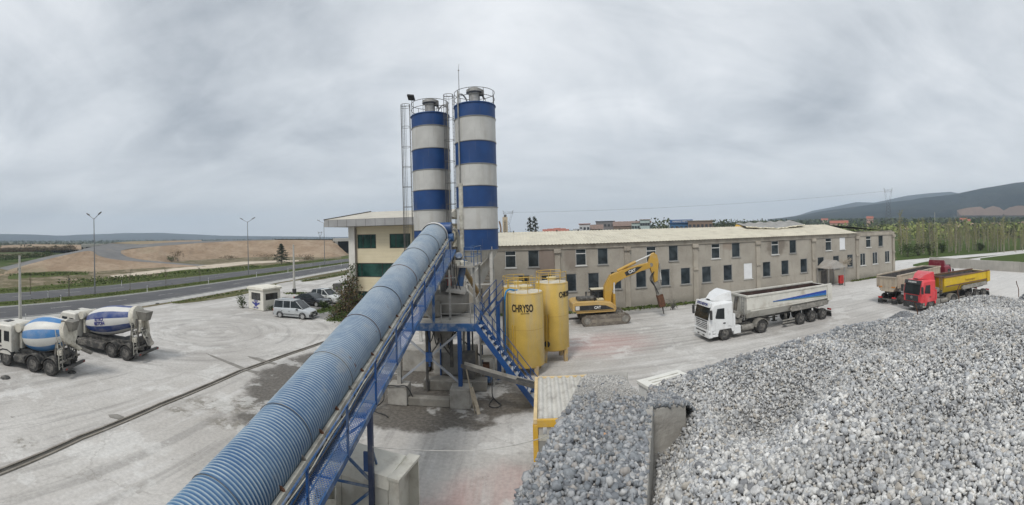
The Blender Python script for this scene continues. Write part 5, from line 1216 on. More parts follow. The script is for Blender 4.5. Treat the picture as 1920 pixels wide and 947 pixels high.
o = MB().box(-.045, .045, -.028, .028, 0, .05).build('brick_fragment', mat('brick_orange', (.55, .30, .16), .9, var=.2, vs=20), None, bevel=.012); q = at(1130, 817, ZW+.075); o.location = (q.x, q.y, ZW+.05); o.rotation_euler = (.2, .1, .4); tag(o, 'small orange brick fragment lying on the crushed stone', 'brick')
for i, (px, py, R, h, l, lab) in enumerate(((1797, 566, 11.6, .55, .2, 'bent rusty bar sticking out of the gravel crest by the yellow tipper'), (1910, 542, 13.2, .35, -.05, 'short dark stick poking from the dark stone heap at the right'), (1722, 592, 10.9, .5, -.16, 'thin dark stake leaning at the gravel edge under the red cab'))):
    b_ = atR(px, py+6, R); o = MB().tube(spline([(0, 0, -.15), (l*.2, 0, h*.3), (l*.25, .05, h*.7), (l, .05, h)]), .014, 5).build('metal_bar', RUST, None, 60); o.location = b_; tag(o, lab, 'bar')
wp = [atR(1090, 794, 7.2), atR(1040, 812, 8.2), atR(1000, 826, 9.2), atR(940, 839, 10.6), atR(880, 845, 11.4), atR(790, 844, 11.6), atR(699, 838, 10.85)]
o = MB().tube(spline(wp, 6), .009, 5).build('wire', mat('pale_wire', (.5, .49, .46), .7), None, 60); tag(o, 'thin pale wire strung from the stone bin to the conveyor trestle', 'wire')
# ------------------------------------------------------------------ vehicles (local x forward, y left, z up)
TYRE = mat('dusty_tyre', (.028, .027, .026), .85, var=.25, vs=5, dirt=(.16, .15, .135), da=.35, ds=4)
RIM = mat('dusty_rim', (.085, .082, .078), .6, .3, var=.2, vs=6, dirt=(.3, .28, .25), da=.4, ds=5)
CHASSIS = mat('chassis_grey', (.045, .044, .042), .75, var=.25, vs=4, dirt=(.22, .205, .18), da=.45, ds=3)
DUSTY = mat('dust_coated_steel', (.2, .19, .17), .85, var=.25, vs=4, dirt=(.36, .34, .3), da=.4, ds=3)
W_GL = glass('windscreen', (.012, .016, .018), .05); W_GL2 = glass('side_glass', (.008, .01, .012), .08)
LAMP = mat('lamp_lens', (.6, .6, .58), .15, spec=.8); LAMP_R = mat('red_lens', (.45, .02, .02), .2); LAMP_O = mat('amber_lens', (.6, .22, .03), .3); PLASTIC = mat('dark_plastic', (.03, .03, .032), .55, var=.1, dirt=(.15, .14, .13), da=.3, ds=4)
PLATE = mat('plate_white', (.65, .65, .63), .5)
def truck_wheel(root, x, y, r=.52, w=.32, dual=False, steer=False):
    s = 1 if y > 0 else -1; h = MB(); ww = .62 if dual else w
    o = MB(); o.lathe([(r*.56, -w/2), (r*.9, -w/2), (r, -w/2+.05), (r, w/2-.05), (r*.9, w/2), (r*.56, w/2)], 32, (0, 0, 0), 'x')
    o.M = Matrix.Rotation(PI/2, 4, 'Z')
    def lath(prof, n=28): b = MB(); b.M = Matrix.Rotation(PI/2*s, 4, 'Z'); b.lathe(prof, n, (0, 0, 0), 'x'); return b
    wh = lath([(r*.55, -w/2+.02), (r*.9, -w/2), (r*.985, -w/2+.04), (r, -w/4), (r, w/4), (r*.985, w/2-.04), (r*.9, w/2), (r*.58, w/2-.02)]).build('wheel', TYRE, root, 35)
    wh.location = (x, y-s*w/2, r)
    rim = lath([(r*.57, w/2-.015), (r*.5, w/2-.06), (r*.42, w/2-(.14 if dual else .03)), (r*.22, w/2-(.12 if dual else .02)), (r*.2, w/2+(.0 if dual else .04)), (r*.08, w/2+(.02 if dual else .06))]).build('rim', RIM, wh, 35)
    if dual: b = lath([(r*.55, -w/2+.02), (r*.9, -w/2), (r, -w/4), (r, w/4), (r*.9, w/2), (r*.58, w/2-.02)]).build('inner_tyre', TYRE, wh, 35); b.location = (0, -s*(w+.03), 0)
    return wh
def mudguard(root, x, y, r, w, m, a0=10, a1=170):
    b = MB(); n = 12; secs = []
    for i in range(n+1):
        a = math.radians(a0+(a1-a0)*i/n); c, s = math.cos(a), math.sin(a)
        secs.append([(x+c*(r+.06), y-w/2, .52+s*(r+.06)), (x+c*(r+.06), y+w/2, .52+s*(r+.06)), (x+c*(r+.1), y+w/2, .52+s*(r+.1)), (x+c*(r+.1), y-w/2, .52+s*(r+.1))])
    return b.loft(secs).build('mudguard', m, root, 40)
def cab(root, x, col_m, h=2.95, length=2.1, spoiler=True, kind='b', letters=None, band=None):
    """tractor cab with its front at x; sleeper roof, visor, screen, grille, bumper, doors"""
    f, bk = x, x-length; w = 1.22; zb = .95
    # body sections front to back, rounded corners
    def sec(xx, z0, z1, ww, r=.12):
        return [(xx, -ww, z0), (xx, ww, z0), (xx, ww, z1-r), (xx, ww-r, z1), (xx, -ww+r, z1), (xx, -ww, z1-r)]
    b = MB(); b.loft([sec(f-.0, zb, 1.72, w-.08, .06), sec(f-.06, zb-.1, 1.95, w-.02, .1), sec(f-.26, zb-.1, h-.3, w, .2), sec(f-.5, zb-.1, h-.05, w, .2), sec(bk+.05, zb-.1, h, w, .18), sec(bk, zb, h-.04, w-.03, .16)])
    body = b.build('cab', col_m, root, 30, bevel=.02)
    # windscreen follows the raked front
    b = MB(); y0 = w-.14
    b.hexa([(f+.04, -y0, 1.64), (f+.04, y0, 1.64), (f-.09, y0, 1.64), (f-.09, -y0, 1.64)], [(f-.17, -y0+.05, h-.36), (f-.17, y0-.05, h-.36), (f-.3, y0-.05, h-.36), (f-.3, -y0+.05, h-.36)]); b.build('windscreen', W_GL, root, bevel=.01)
    MB().hexa([(f-.06, -y0-.02, h-.4), (f-.06, y0+.02, h-.4), (f-.22, y0+.02, h-.38), (f-.22, -y0-.02, h-.38)], [(f-.16, -y0-.02, h-.06), (f-.16, y0+.02, h-.06), (f-.34, y0+.02, h-.06), (f-.34, -y0-.02, h-.06)]).build('sun_visor', band or col_m, root, bevel=.02)
    if letters: text(letters[0], letters[1], letters[2], root, facing((f-.1, 0, h-.225), (1, 0, .28), (0, 0, 1)), bold=.01)
    for s in (-1, 1):
        y = s*(w+.004); d = MB(); d.prism([(f-.5, zb-.02), (f-1.42, zb-.02), (f-1.42, h-.42), (f-.62, h-.42), (f-.42, 1.75)], y, y+s*.012, 'y').build('door', col_m, root)
        dd = root.children[-1] if False else None
        g = MB().prism([(f-.56, 1.72), (f-1.28, 1.62), (f-1.28, h-.52), (f-.68, h-.52), (f-.5, 1.8)], y+s*.014, y+s*.026, 'y').build('side_window', W_GL2, root)
        MB().box(f-1.36, f-1.16, *sorted((y+s*.013, y+s*.04)), 1.28, 1.36).build('door_handle', PLASTIC, root)
        MB().box(f-.12, f+.02, *sorted((s*(w+.08), s*(w+.3))), 1.75, 2.4).build('mirror', PLASTIC, root, bevel=.03)
        MB().bar((f-.2, s*(w-.02), 2.38), (f-.05, s*(w+.2), 2.42), .04).build('mirror_arm', PLASTIC, root)
        MB().box(f-.14, f+.03, *sorted((s*(w-.02), s*(w-.36))), .56, .76).build('headlight', LAMP, root, bevel=.03)
        MB().prism([(f-.55, .5), (f-.55, 1.0), (f-2.08, 1.0), (f-2.08, .6), (f-1.96, .6)]+[(f-1.35+.61*math.cos(q), .52+.61*math.sin(q)) for q in [math.radians(172-164*j/10) for j in range(11)]], s*.95, s*(w+.002), 'y').build('fender', col_m, root)
        MB().box(f-.74, f-.28, *sorted((s*(w-.02), s*(w-.3))), .38, .58).build('step', DUSTY if kind != 'b' else col_m, root, bevel=.02)
        MB().box(f-.7, f-.32, *sorted((s*(w-.02), s*(w-.25))), .62, .84).build('step', DUSTY if kind != 'b' else col_m, root, bevel=.02)
    MB().box(f-.3, f+.06, -w+.02, w-.02, .32, .9).build('bumper', col_m if kind in 'bw' else PLASTIC, root, bevel=.06)
    MB().box(f+.062, f+.075, -.55, .55, .42, .52).box(f+.062, f+.075, -.8, .8, .7, .78).build('bumper_slot', PLASTIC, root)
    MB().box(f+.076, f+.085, -.26, .26, .4, .51).build('number_plate', PLATE, root)
    g = MB().box(f-.02, f+.015, -.86, .86, .96, 1.55).build('grille', PLASTIC if kind != 'b' else mat('grille_dark', (.06, .06, .06), .5), root, bevel=.02)
    for k in range(4 if kind == 'b' else 6): MB().box(f+.016, f+.05, -.84, .84, 1.02+k*(.13 if kind == 'b' else .09), 1.08+k*(.13 if kind == 'b' else .09)-.015).build('slat', col_m if kind == 'b' else mat('grille_bar', (.06, .06, .062), .4), g)
    MB().ring((f+.05, 0, 1.34), .1, .016, 20, 6, axis='x').build('badge', LAMP, g, 60)
    if spoiler:
        b = MB(); b.loft([[(f-.62, -.5, h-.02), (f-.62, .5, h-.02), (f-.6, .45, h+.02), (f-.6, -.45, h+.02)], [(f-1.2, -.95, h-.03), (f-1.2, .95, h-.03), (f-1.15, .78, h+.42), (f-1.15, -.78, h+.42)], [(f-1.75, -1.12, h-.05), (f-1.75, 1.12, h-.05), (f-1.75, 1.0, h+.62), (f-1.75, -1.0, h+.62)], [(f-2.02, -1.14, h-.05), (f-2.02, 1.14, h-.05), (f-2.0, 1.06, h+.66), (f-2.0, -1.06, h+.66)]]); b.build('roof_spoiler', col_m, root, 40, bevel=.04)
        MB().box(f-.66, f-.56, -.22, .22, h, h+.07).build('roof_hatch', PLASTIC, root, bevel=.02)
    return body
def tipper_body(root, x0, x1, z0, z1, col_m, w=1.25, inner=None, ribs=0, stripe=None, taper=.5, rail_m=None):
    """open half-round trailer tub from rear x0 to front x1"""
    zb = z0; inner = inner or RUST; rail_m = rail_m or col_m
    prof = [(-w, z1), (-w, z0+.75), (-.72, zb), (.72, zb), (w, z0+.75), (w, z1)]
    A = [[(x, y, z) for y, z in prof] for x in (x0, x1-taper*.0)]
    A.append([(x1+taper*.55, y*.96, z if z > z0+.5 else z+.35) for y, z in prof])
    b = MB(); b.loft(A, False, False); b.add(A[-1], [(0, 1, 2, 3, 4, 5)])
    tub = b.build('tub', col_m, root)
    i_ = MB(); pi_ = [(y*.93, z+(.09 if z < z1 else -.06)) for y, z in prof]; i_.loft([[(x, y, z) for y, z in pi_] for x in (x0+.06, x1+taper*.4)], True, False); i_.build('tub_lining', inner, tub)
    for s in (-1, 1):
        MB().box(x0-.02, x1+taper*.55, *sorted((s*(w+.06), s*(w-.1))), z1-.02, z1+.12).build('top_rail', rail_m, tub, bevel=.015)
        MB().box(x0, x1, *sorted((s*(w+.001), s*(w+.05))), z0+.62, z0+.72).build('side_rail', rail_m, tub)
        for k in range(ribs): xx = x0+.3+(x1-x0-.4)*k/max(1, ribs-1); MB().box(xx-.06, xx+.06, *sorted((s*(w+.002), s*(w+.07))), z0+.725, z1-.025).build('rib', col_m, tub)
        MB().box(x0-.04, x0+.5, *sorted((s*(w+.003), s*(w+.1))), z0+.4, z1-.024).build('rear_post', col_m, tub, bevel=.02)
    MB().box(x1+taper*.55-.02, x1+taper*.55+.1, -w, w, z1-.02, z1+.14).build('front_rail', rail_m, tub, bevel=.02)
    tg = MB().prism([(-w, z1-.05), (-w, z0+.7), (-.75, z0+.02), (.75, z0+.02), (w, z0+.7), (w, z1-.05)], x0-.1, x0-.005, 'x').build('tailgate', col_m, tub)
    for y in (-.85, -.28, .28, .85): MB().box(x0-.16, x0-.101, y-.05, y+.05, z0+.5, z1-.1).build('tailgate_rib', col_m, tg, bevel=.01)
    MB().box(x0-.17, x0-.101, -w, w, z1-.16, z1-.05).build('tailgate_beam', col_m, tg)
    for y in (-.8, .8): MB().box(x0-.125, x0-.101, y-.22, y+.22, z0+.42, z0+.56).build('reflector_board', LAMP_O, tg)
    return tub
def semi(name, label, cabm, tubm, L=12.3, kind='b', hcab=2.95, letters=None, loc=None, rz=0, lining=None, stripe=True, ribs=0, tub_h=(1.25, 3.0), band=None, group='tipper trucks in the yard', rail_m=None):
    t = thing(name, label, 'tipper truck', loc, rz, group)
    fx_, rr = 0., -L
    cab(t, 0, cabm, hcab, 2.05, True, kind, letters, band)
    MB().box(-6.1, -.4, -.42, .42, .62, .95).build('tractor_frame', CHASSIS, t, bevel=.02)
    for s in (-1, 1):
        truck_wheel(t, -1.35, s*1.2, .52, .32); truck_wheel(t, -4.75, s*1.2, .52, .29, True)
        mudguard(t, -4.75, s*.92, .54, .62, DUSTY, 5, 175)
        MB().box(-2.75, -2.1, *sorted((s*1.2, s*.72)), .35, .95).build('fuel_tank' if s > 0 else 'battery_box', cabm if kind == 'b' else DUSTY, t, bevel=.05)
        MB().cone((-3.9, s*1.0, .66), (-2.85, s*1.0, .66), .23, n=16).build('air_tank', DUSTY, t, 40)
        MB().box(-2.25, -2.05, *sorted((s*1.22, s*.9)), .95, 1.9).build('side_fairing', cabm, t, bevel=.02)
    MB().box(-3.2, -2.25, -.7, .7, .95, 1.35).build('air_intake', DUSTY, t, bevel=.08)
    MB().lathe([(.55, .96), (.6, 1.0), (.6, 1.12), (.5, 1.14)], 20, (-4.6, 0, 0)).build('fifth_wheel', CHASSIS, t, 40)
    z0, z1 = tub_h; x1 = -3.6
    MB().box(rr+.2, -3.3, -.5, .5, z0-.22, z0-.02).build('trailer_frame', CHASSIS, t, bevel=.02)
    tub = tipper_body(t, rr, x1, z0, z1, tubm, inner=lining, ribs=ribs, rail_m=rail_m)
    for s in (-1, 1):
        MB().prism([(rr+.35, z0+.02), (rr+4.6, z0+.02), (rr+4.75, z0+.18), (rr+4.6, z0+.46), (rr+.35, z0+.46)], s*.98, s*1.22, 'y').build('mudguard', DUSTY, t, bevel=.02)
        for k in range(3): truck_wheel(t, rr+.95+1.3*k, s*1.2, .5, .36)
        MB().box(rr+4.9, rr+5.05, *sorted((s*.7, s*.9)), .3, z0-.1).box(rr+4.75, rr+5.2, *sorted((s*.62, s*.95)), .24, .3).build('landing_leg', CHASSIS, t)
        MB().box(rr+4.3, rr+5.6, *sorted((s*1.15, s*1.2)), .62, .72).build('side_guard', DUSTY, t); MB().box(rr+4.3, rr+5.6, *sorted((s*1.15, s*1.2)), .42, .5).build('side_guard', DUSTY, t)
    MB().cone((x1+.7, 0, 1.2), (x1+.45, 0, z1-.1), .14, n=14).build('tipping_ram', STEEL_D, t, 40)
    MB().cone((x1+.9, -.9, z0+.45), (x1+.9, .9, z0+.45), .24, n=16).build('oil_tank', DUSTY, t, 40)
    m = MB()
    for y in (.75, 1.05): m.bar((x1+.45, y, z0), (x1+.45, y, z1), .04)
    for k in range(6): m.bar((x1+.45, .77, z0+.2+k*.28), (x1+.45, 1.03, z0+.2+k*.28), .03)
    m.build('ladder', STEEL, t)
    MB().box(rr-.1, rr+.05, -1.15, 1.15, .45, .62).build('rear_bumper', CHASSIS, t, bevel=.02)
    for s in (-1, 1):
        MB().box(rr-.13, rr-.1, *sorted((s*.6, s*1.1)), .66, .82).build('tail_lamp', LAMP_R, t)
        MB().box(rr-.06, rr-.03, *sorted((s*.5, s*1.2)), .1, .44).build('mud_flap', BLACK, t)
    if stripe:
        S1 = mat('stripe_blue', (.02, .06, .32), .5); S2 = mat('stripe_teal', (.02, .14, .4), .5); S3 = mat('stripe_green', (.16, .2, .16), .6)
        for s in (-1, 1):
            y = s*1.254
            for (a, c, d, e, m_) in ((z1-.62, z1-.595, z1-.62, z1-.40, S1), (z1-.65, z1-.625, z1-.82, z1-.625, S2), (z1-.68, z1-.655, z1-.95, z1-.825, S3)):
                MB().prism([(rr+.6, d), (rr+.6, e), (x1-2.2, c), (x1-2.2, a)], y, y+s*.006, 'y').build('stripe', m_, tub)
    return t
WHITE_T = mat('white_truck_paint', (.70, .71, .71), .32, var=.05, vs=1.5, dirt=(.45, .43, .4), da=.22, ds=1.5, coat=.4)
TUB_W = mat('dusty_white_tub', (.60, .585, .53), .55, var=.08, vs=1, dirt=(.36, .32, .26), da=.35, ds=1.2)
RED_T = mat('red_truck_paint', (.58, .035, .045), .32, var=.08, vs=1.5, dirt=(.55, .2, .2), da=.25, ds=1.2, coat=.4)
TUB_Y = mat('yellow_tub', (.56, .38, .012), .5, var=.1, vs=1, dirt=(.36, .26, .08), da=.25, ds=1.5)
DKRED = mat('maroon_paint', (.19, .015, .03), .35, var=.1, dirt=(.3, .12, .12), da=.25)
TUB_B = mat('beige_tub', (.46, .40, .31), .6, var=.12, vs=1.2, dirt=(.28, .2, .15), da=.4, ds=1.5, streak=1)
LIN_D = mat('dark_lining', (.055, .03, .026), .8, .1, var=.3, vs=2, dirt=(.13, .09, .07), da=.3)
LIN_G = mat('grey_lining', (.075, .07, .068), .8, .1, var=.3, vs=2, dirt=(.16, .13, .11), da=.35)
def place(front_px, rear_dir, z=0): return at(*front_px)
# white tractor heading -x along the haul road
fr = at(1330, 639); semi('tipper_truck', 'white tractor with a pale tipper trailer striped in blue, alone on the haul road', WHITE_T, TUB_W, 12.4, 'b', 2.95, ('KIYICI BETON', .26, mat('navy_letters', (.03, .04, .16), .5)), (13.6, 28.95, 0), PI+math.radians(2.5), LIN_D)
p1, p2 = at(1692, 579), at(1729, 587)
t2 = semi('tipper_truck', 'red tractor with a yellow tipper trailer, its wheels hidden by the gravel', RED_T, TUB_Y, 10.9, 's', 3.0, ('KIYICI BETON', .18, LAMP), ((p1.x+p2.x)/2, (p1.y+p2.y)/2, 0), PI+math.radians(-10), LIN_G, False, 0, (1.35, 2.9), PLASTIC, rail_m=mat('rail_rust', (.15, .085, .055), .7, var=.2))
o = text('Trabzonspor', .34, mat('brown_lettering', (.22, .12, .02), .6), t2, facing((-7.4, 1.262, 2.35), (0, 1, 0)), bold=.004)
semi('tipper_truck', 'maroon tractor with a dusty beige tipper trailer parked tail first beside the red truck', DKRED, TUB_B, 13.2, 's', 3.0, ('KIYICI BETON', .18, LAMP), (47.1, 29.6, 0), math.radians(6), LIN_G, False, 4, (1.35, 2.95), PLASTIC)

# ------------------------------------------------------------------ concrete mixers
def mixer(label, cabm, c1, c2, loc, rz, wb=3.1, letters=None, chute=1, phase=0., dx=.75, dl=1., drr=.9):
    t = thing('concrete_mixer_truck', label, 'mixer truck', loc, rz, 'concrete mixer trucks'); F = wb+1.35   # origin under the first rear axle
    b = MB(); xf, xb = wb+1.35, wb-.55; h = 2.8; w = 1.2
    def sec(xx, z0, z1, ww, r=.1): return [(xx, -ww, z0), (xx, ww, z0), (xx, ww, z1-r), (xx, ww-r, z1), (xx, -ww+r, z1), (xx, -ww, z1-r)]
    b.loft([sec(xf, .85, 1.75, w-.06), sec(xf-.12, .8, h-.25, w-.03), sec(xf-.4, .8, h, w), sec(xb+.1, .8, h, w), sec(xb, .9, h-.05, w-.03)]); b.build('cab', cabm, t, 30, bevel=.03)
    MB().hexa([(xf+.012, -w+.16, 1.65), (xf+.012, w-.16, 1.65), (xf-.1, w-.16, 1.65), (xf-.1, -w+.16, 1.65)], [(xf-.12, -w+.2, h-.35), (xf-.12, w-.2, h-.35), (xf-.25, w-.2, h-.35), (xf-.25, -w+.2, h-.35)]).build('windscreen', W_GL, t)
    MB().box(xf-.25, xf+.05, -w, w, .38, .84).build('bumper', PLASTIC, t, bevel=.05)
    MB().box(xf-.9, xf-.45, -.35, .35, h+.001, h+.04).build('roof_hatch', PLASTIC, t, bevel=.01)
    for s in (-1, 1):
        y = s*(w+.004); MB().prism([(xf-.25, 1.55), (xf-1.0, 1.5), (xf-1.0, h-.38), (xf-.42, h-.38)], y, y+s*.012, 'y').build('side_window', W_GL2, t)
        MB().prism([(xf-1.25, 1.7), (xb+.18, 1.7), (xb+.18, h-.42), (xf-1.25, h-.42)], y, y+s*.01, 'y').build('side_window', W_GL2, t)
        MB().box(xf-1.02, xf-.86, *sorted((y, y+s*.03)), 1.28, 1.35).build('door_handle', PLASTIC, t)
        MB().box(xf-.1, xf+.02, *sorted((s*(w+.08), s*(w+.28))), 1.6, 2.2).build('mirror', PLASTIC, t, bevel=.03)
        MB().prism([(wb-.62, .75), (wb-.55, 1.0), (wb-.2, 1.16), (wb+.25, 1.16), (wb+.6, 1.0), (wb+.7, .75), (wb+.62, .75), (wb+.5, .95), (wb+.2, 1.08), (wb-.2, 1.08), (wb-.48, .95), (wb-.55, .75)], s*.8, s*1.22, 'y').build('mudguard', PLASTIC, t)
        truck_wheel(t, wb, s*1.2, .52, .31); 
        for x in (0, -1.35): truck_wheel(t, x, s*1.2, .52, .29, True); mudguard(t, x, s*.92, .55, .6, CHASSIS, 15, 165)
        MB().box(-2.4, wb+1.2, *sorted((s*.36, s*.46)), .72, 1.02).build('frame_rail', CHASSIS, t)
        MB().box(.7, wb-.7, *sorted((s*.55, s*1.15)), .42, .92).build('side_tank', CHASSIS, t, bevel=.06)
    MB().box(-2.55, -2.35, -1.2, 1.2, .5, .66).build('rear_bumper', STEEL_D, t, bevel=.02); MB().box(-2.2, -2.1, -1.1, 1.1, .9, 1.02).build('rear_beam', DUSTY, t)
    for s in (-1, 1): MB().box(-2.58, -2.55, *sorted((s*.95, s*1.12)), .54, .62).build('tail_lamp', mat('dusty_red_lens', (.25, .05, .04), .5), t)
    # subframe and drum
    MB().box(-2.0, wb-.7, -.5, .5, 1.03, 1.2).build('subframe', CHASSIS, t)
    ang = math.radians(11); o0 = V((dx, 0, 1.98)); dv = V((-math.cos(ang), 0, math.sin(ang)))
    prof = [(r_*drr if h_ < 3.5 else r_, h_*dl) for r_, h_ in [(.35, 0), (.66, .02), (.88, .3), (1.07, .8), (1.18, 1.4), (1.2, 1.95), (1.14, 2.6), (1.0, 3.2), (.8, 3.75), (.6, 4.0), (.5, 4.08)]]
    D = NT('drum_paint_'+label[:5].strip()); tc = D.N('ShaderNodeTexCoord'); sp = D.N('ShaderNodeSeparateXYZ'); D.l.new(tc.outputs['Object'], sp.inputs[0])
    an = D.math('DIVIDE', D.math('ARCTAN2', sp.outputs[1], sp.outputs[2]), 2*PI); sw_ = D.math('ADD', an, D.math('MULTIPLY', sp.outputs[0], .006))
    fr_ = D.math('FRACT', D.math('ADD', D.math('MULTIPLY', sw_, 6.), phase)); st_ = D.math('GREATER_THAN', fr_, .5)
    n = D.noise(D.co(), 1.2, 5); dd = D.noise(D.co(scale=(.4, 1, 1)), 2.2, 6, .65)
    c = D.mix(st_, lin(c2), lin(c1)); c = D.mix(D.rng(n, .4, .7, 0, .25), c, lin((.45, .43, .4))); c = D.mix(D.rng(dd, .55, .75, 0, .4), c, lin((.34, .31, .27)))
    D.put(D.b.inputs['Base Color'], c); D.b.inputs['Roughness'].default_value = .45
    dr = MB(); dr.lathe(prof, 48, (0, 0, 0), 'x'); drum = dr.build('drum', D.m, t, 40); drum.matrix_local = Matrix.Translation(o0) @ Matrix.Rotation(PI, 4, 'Z') @ Matrix.Rotation(-ang, 4, 'Y')
    end = MB(); end.lathe([(r_, h_*dl) for r_, h_ in [(.76, 3.62), (.8, 3.64), (.8, 3.76), (.72, 3.9)]], 40, (0, 0, 0), 'x'); end.build('track_ring', CREAM, drum, 40)
    CRW = mat('mixer_cream', (.56, .53, .45), .6, var=.12, dirt=(.3, .27, .22), da=.4, ds=3)
    hd = MB(); hd.lathe([(r_, h_*dl) for r_, h_ in [(.79, 3.72), (.82, 3.9), (.8, 4.1), (.55, 4.16)]], 36, (0, 0, 0), 'x'); hd.build('drum_cover', CRW, drum, 40)
    MB().box(dx+.0, dx+.22, -.6, .6, 1.2, 2.3).build('front_pedestal', CRW, t, bevel=.04)
    wt = MB().cone((wb-.85, -.85, 2.62), (wb-.85, .85, 2.62), .3, n=20).build('water_tank', CRW, t, 40)
    # rear pedestal with rollers, hopper, chutes, ladder
    rx = -1.85
    for s in (-1, 1): MB().bar((rx+.35, s*.75, 1.05), (rx+.15, s*.72, 2.6), .16, .12).bar((rx-.35, s*.7, 1.0), (rx-.1, s*.6, 2.9), .1).build('rear_pedestal', CRW if s < 0 else STEEL_D, t)
    MB().bar((rx+.2, -.8, 1.85), (rx+.2, .8, 1.85), .2, .25).build('roller_beam', DUSTY, t)
    hp = MB(); hp.loft([[(rx-.65, -.3, 2.75), (rx-.05, -.3, 2.75), (rx-.05, .3, 2.75), (rx-.65, .3, 2.75)], [(rx-.8, -.45, 3.35), (rx+.1, -.45, 3.4), (rx+.1, .45, 3.4), (rx-.8, .45, 3.35)]], False); hp.loft([[(rx-.62, -.27, 2.76), (rx-.08, -.27, 2.76), (rx-.08, .27, 2.76), (rx-.62, .27, 2.76)], [(rx-.77, -.42, 3.352), (rx+.07, -.42, 3.402), (rx+.07, .42, 3.402), (rx-.77, .42, 3.352)]], True)
    hp.build('loading_hopper', mat('hopper_grey', (.2, .19, .165), .75, var=.25, dirt=(.15, .14, .12), da=.45, ds=3), t)
    ys = .35*chute
    for s in (-1, 1): MB().hexa([(rx-.35, s*.55-.1, 2.0), (rx-.1, s*.55-.1, 2.0), (rx-.1, s*.55+.1, 2.0), (rx-.35, s*.55+.1, 2.0)], [(rx-.35, s*.35-.1, 2.8), (rx-.1, s*.35-.1, 2.8), (rx-.1, s*.35+.1, 2.8), (rx-.35, s*.35+.1, 2.8)]).build('discharge_wing', CRW if chute > 0 else DUSTY, t, bevel=.02)
    def trough(a, b_, r, m_, n_='chute'):
        a, b_ = V(a), V(b_); d = (b_-a).normalized(); sd = d.cross(V((0, 0, 1))).normalized(); u = sd.cross(d); secs = []
        for p in (a, b_): secs.append([p+sd*math.cos(q)*r-u*math.sin(q)*r for q in [PI*j/8 for j in range(9)]]+[p+sd*math.cos(q)*(r-.04)-u*math.sin(q)*(r-.04) for q in [PI*(8-j)/8 for j in range(9)]])
        return MB().loft(secs).build(n_, m_, t, 40)
    trough((rx-.3, .0, 2.15), (rx-.75, ys*1.6, 1.62), .3, CRW); trough((rx-.7, ys*1.6, 1.7), (rx-1.15, ys*3.6, 1.25), .25, DUSTY)
    MB().bar((rx-.5, 0, 1.0), (rx-.6, ys, 1.6), .1).build('chute_pivot', STEEL_D, t)
    for s in (1,):
        m = MB()
        for y in (.72, 1.1): m.tube([(rx-.2, y, .5), (rx-.15, y, 1.6), (rx+.2, y*.85, 2.9)], .028, 6)
        for k in range(8): z = .6+k*.28; m.tube([(rx-.18+max(0, (z-1.6)*.25), .73, z), (rx-.18+max(0, (z-1.6)*.25), 1.08, z)], .018, 5)
        m.build('ladder', CREAM, t, 60)
    m = MB()
    for k in range(5): m.tube(spline([(rx+.1, -.5+.2*k, 1.1), (rx-.4, -.4+.2*k, 1.5-.08*k), (rx-.3, -.3+.15*k, 2.0)]), .03, 5)
    m.build('hydraulic_hose', STEEL_D, t, 60)
    MB().box(rx-.1, rx+.3, -.4, .4, 1.03, 1.5).build('control_box', DUSTY, t, bevel=.04); MB().box(rx-.2, rx+.1, .45, .9, 1.3, 1.6).build('panel', CRW, t, bevel=.02)
    if letters:
        M_ = Matrix.Rotation(PI, 4, 'Z') @ Matrix.Identity(4)
        L1_, L2_ = letters
        def wrapd(dz):
            def f(p):
                x = 1.95+p.x; r = interp(x, [(h_, r_) for r_, h_ in prof])+.012+p.z+.012; a = 1.5-(p.y+dz)/1.05   # angle from up toward +y(local) side
                return V((x, -math.sin(a)*r, math.cos(a)*r))
            return f
        for s_, dz in ((L1_, .145), (L2_, -.145)): text(s_, .33, EMB, drum, None, wrap=wrapd(dz), bold=.012)
    return t
CAB_W = mat('cream_cab_paint', (.60, .58, .52), .42, var=.07, dirt=(.38, .34, .28), da=.32, ds=1.6)
g1 = at(92.5, 705.7); hd = V((-.897, -.442, 0)); sd_ = V((.442, -.897, 0))   # near side is the truck's left
mixer('pale blue and white striped mixer truck in front, its cab at the picture edge', CAB_W, (.05, .19, .42), (.62, .61, .57), (g1.x+hd.x*1.35-sd_.x*1.2, g1.y+hd.y*1.35-sd_.y*1.2, 0), math.atan2(hd.y, hd.x), 2.35, None, -1, .03, 1.35, .88, .95)
g2 = at(235, 677); hd2 = V((-.975, -.222, 0)); sd2 = V((.222, -.975, 0))
mixer('dark blue and white mixer truck lettered on its drum, parked behind the other', CAB_W, (.005, .034, .17), (.60, .59, .56), (g2.x+hd2.x*1.35-sd2.x*1.2, g2.y+hd2.y*1.35-sd2.y*1.2, 0), math.atan2(hd2.y, hd2.x), 4.2, ('KIYICI', 'BETON'), .3, .68, 3.15, 1.22, .9)

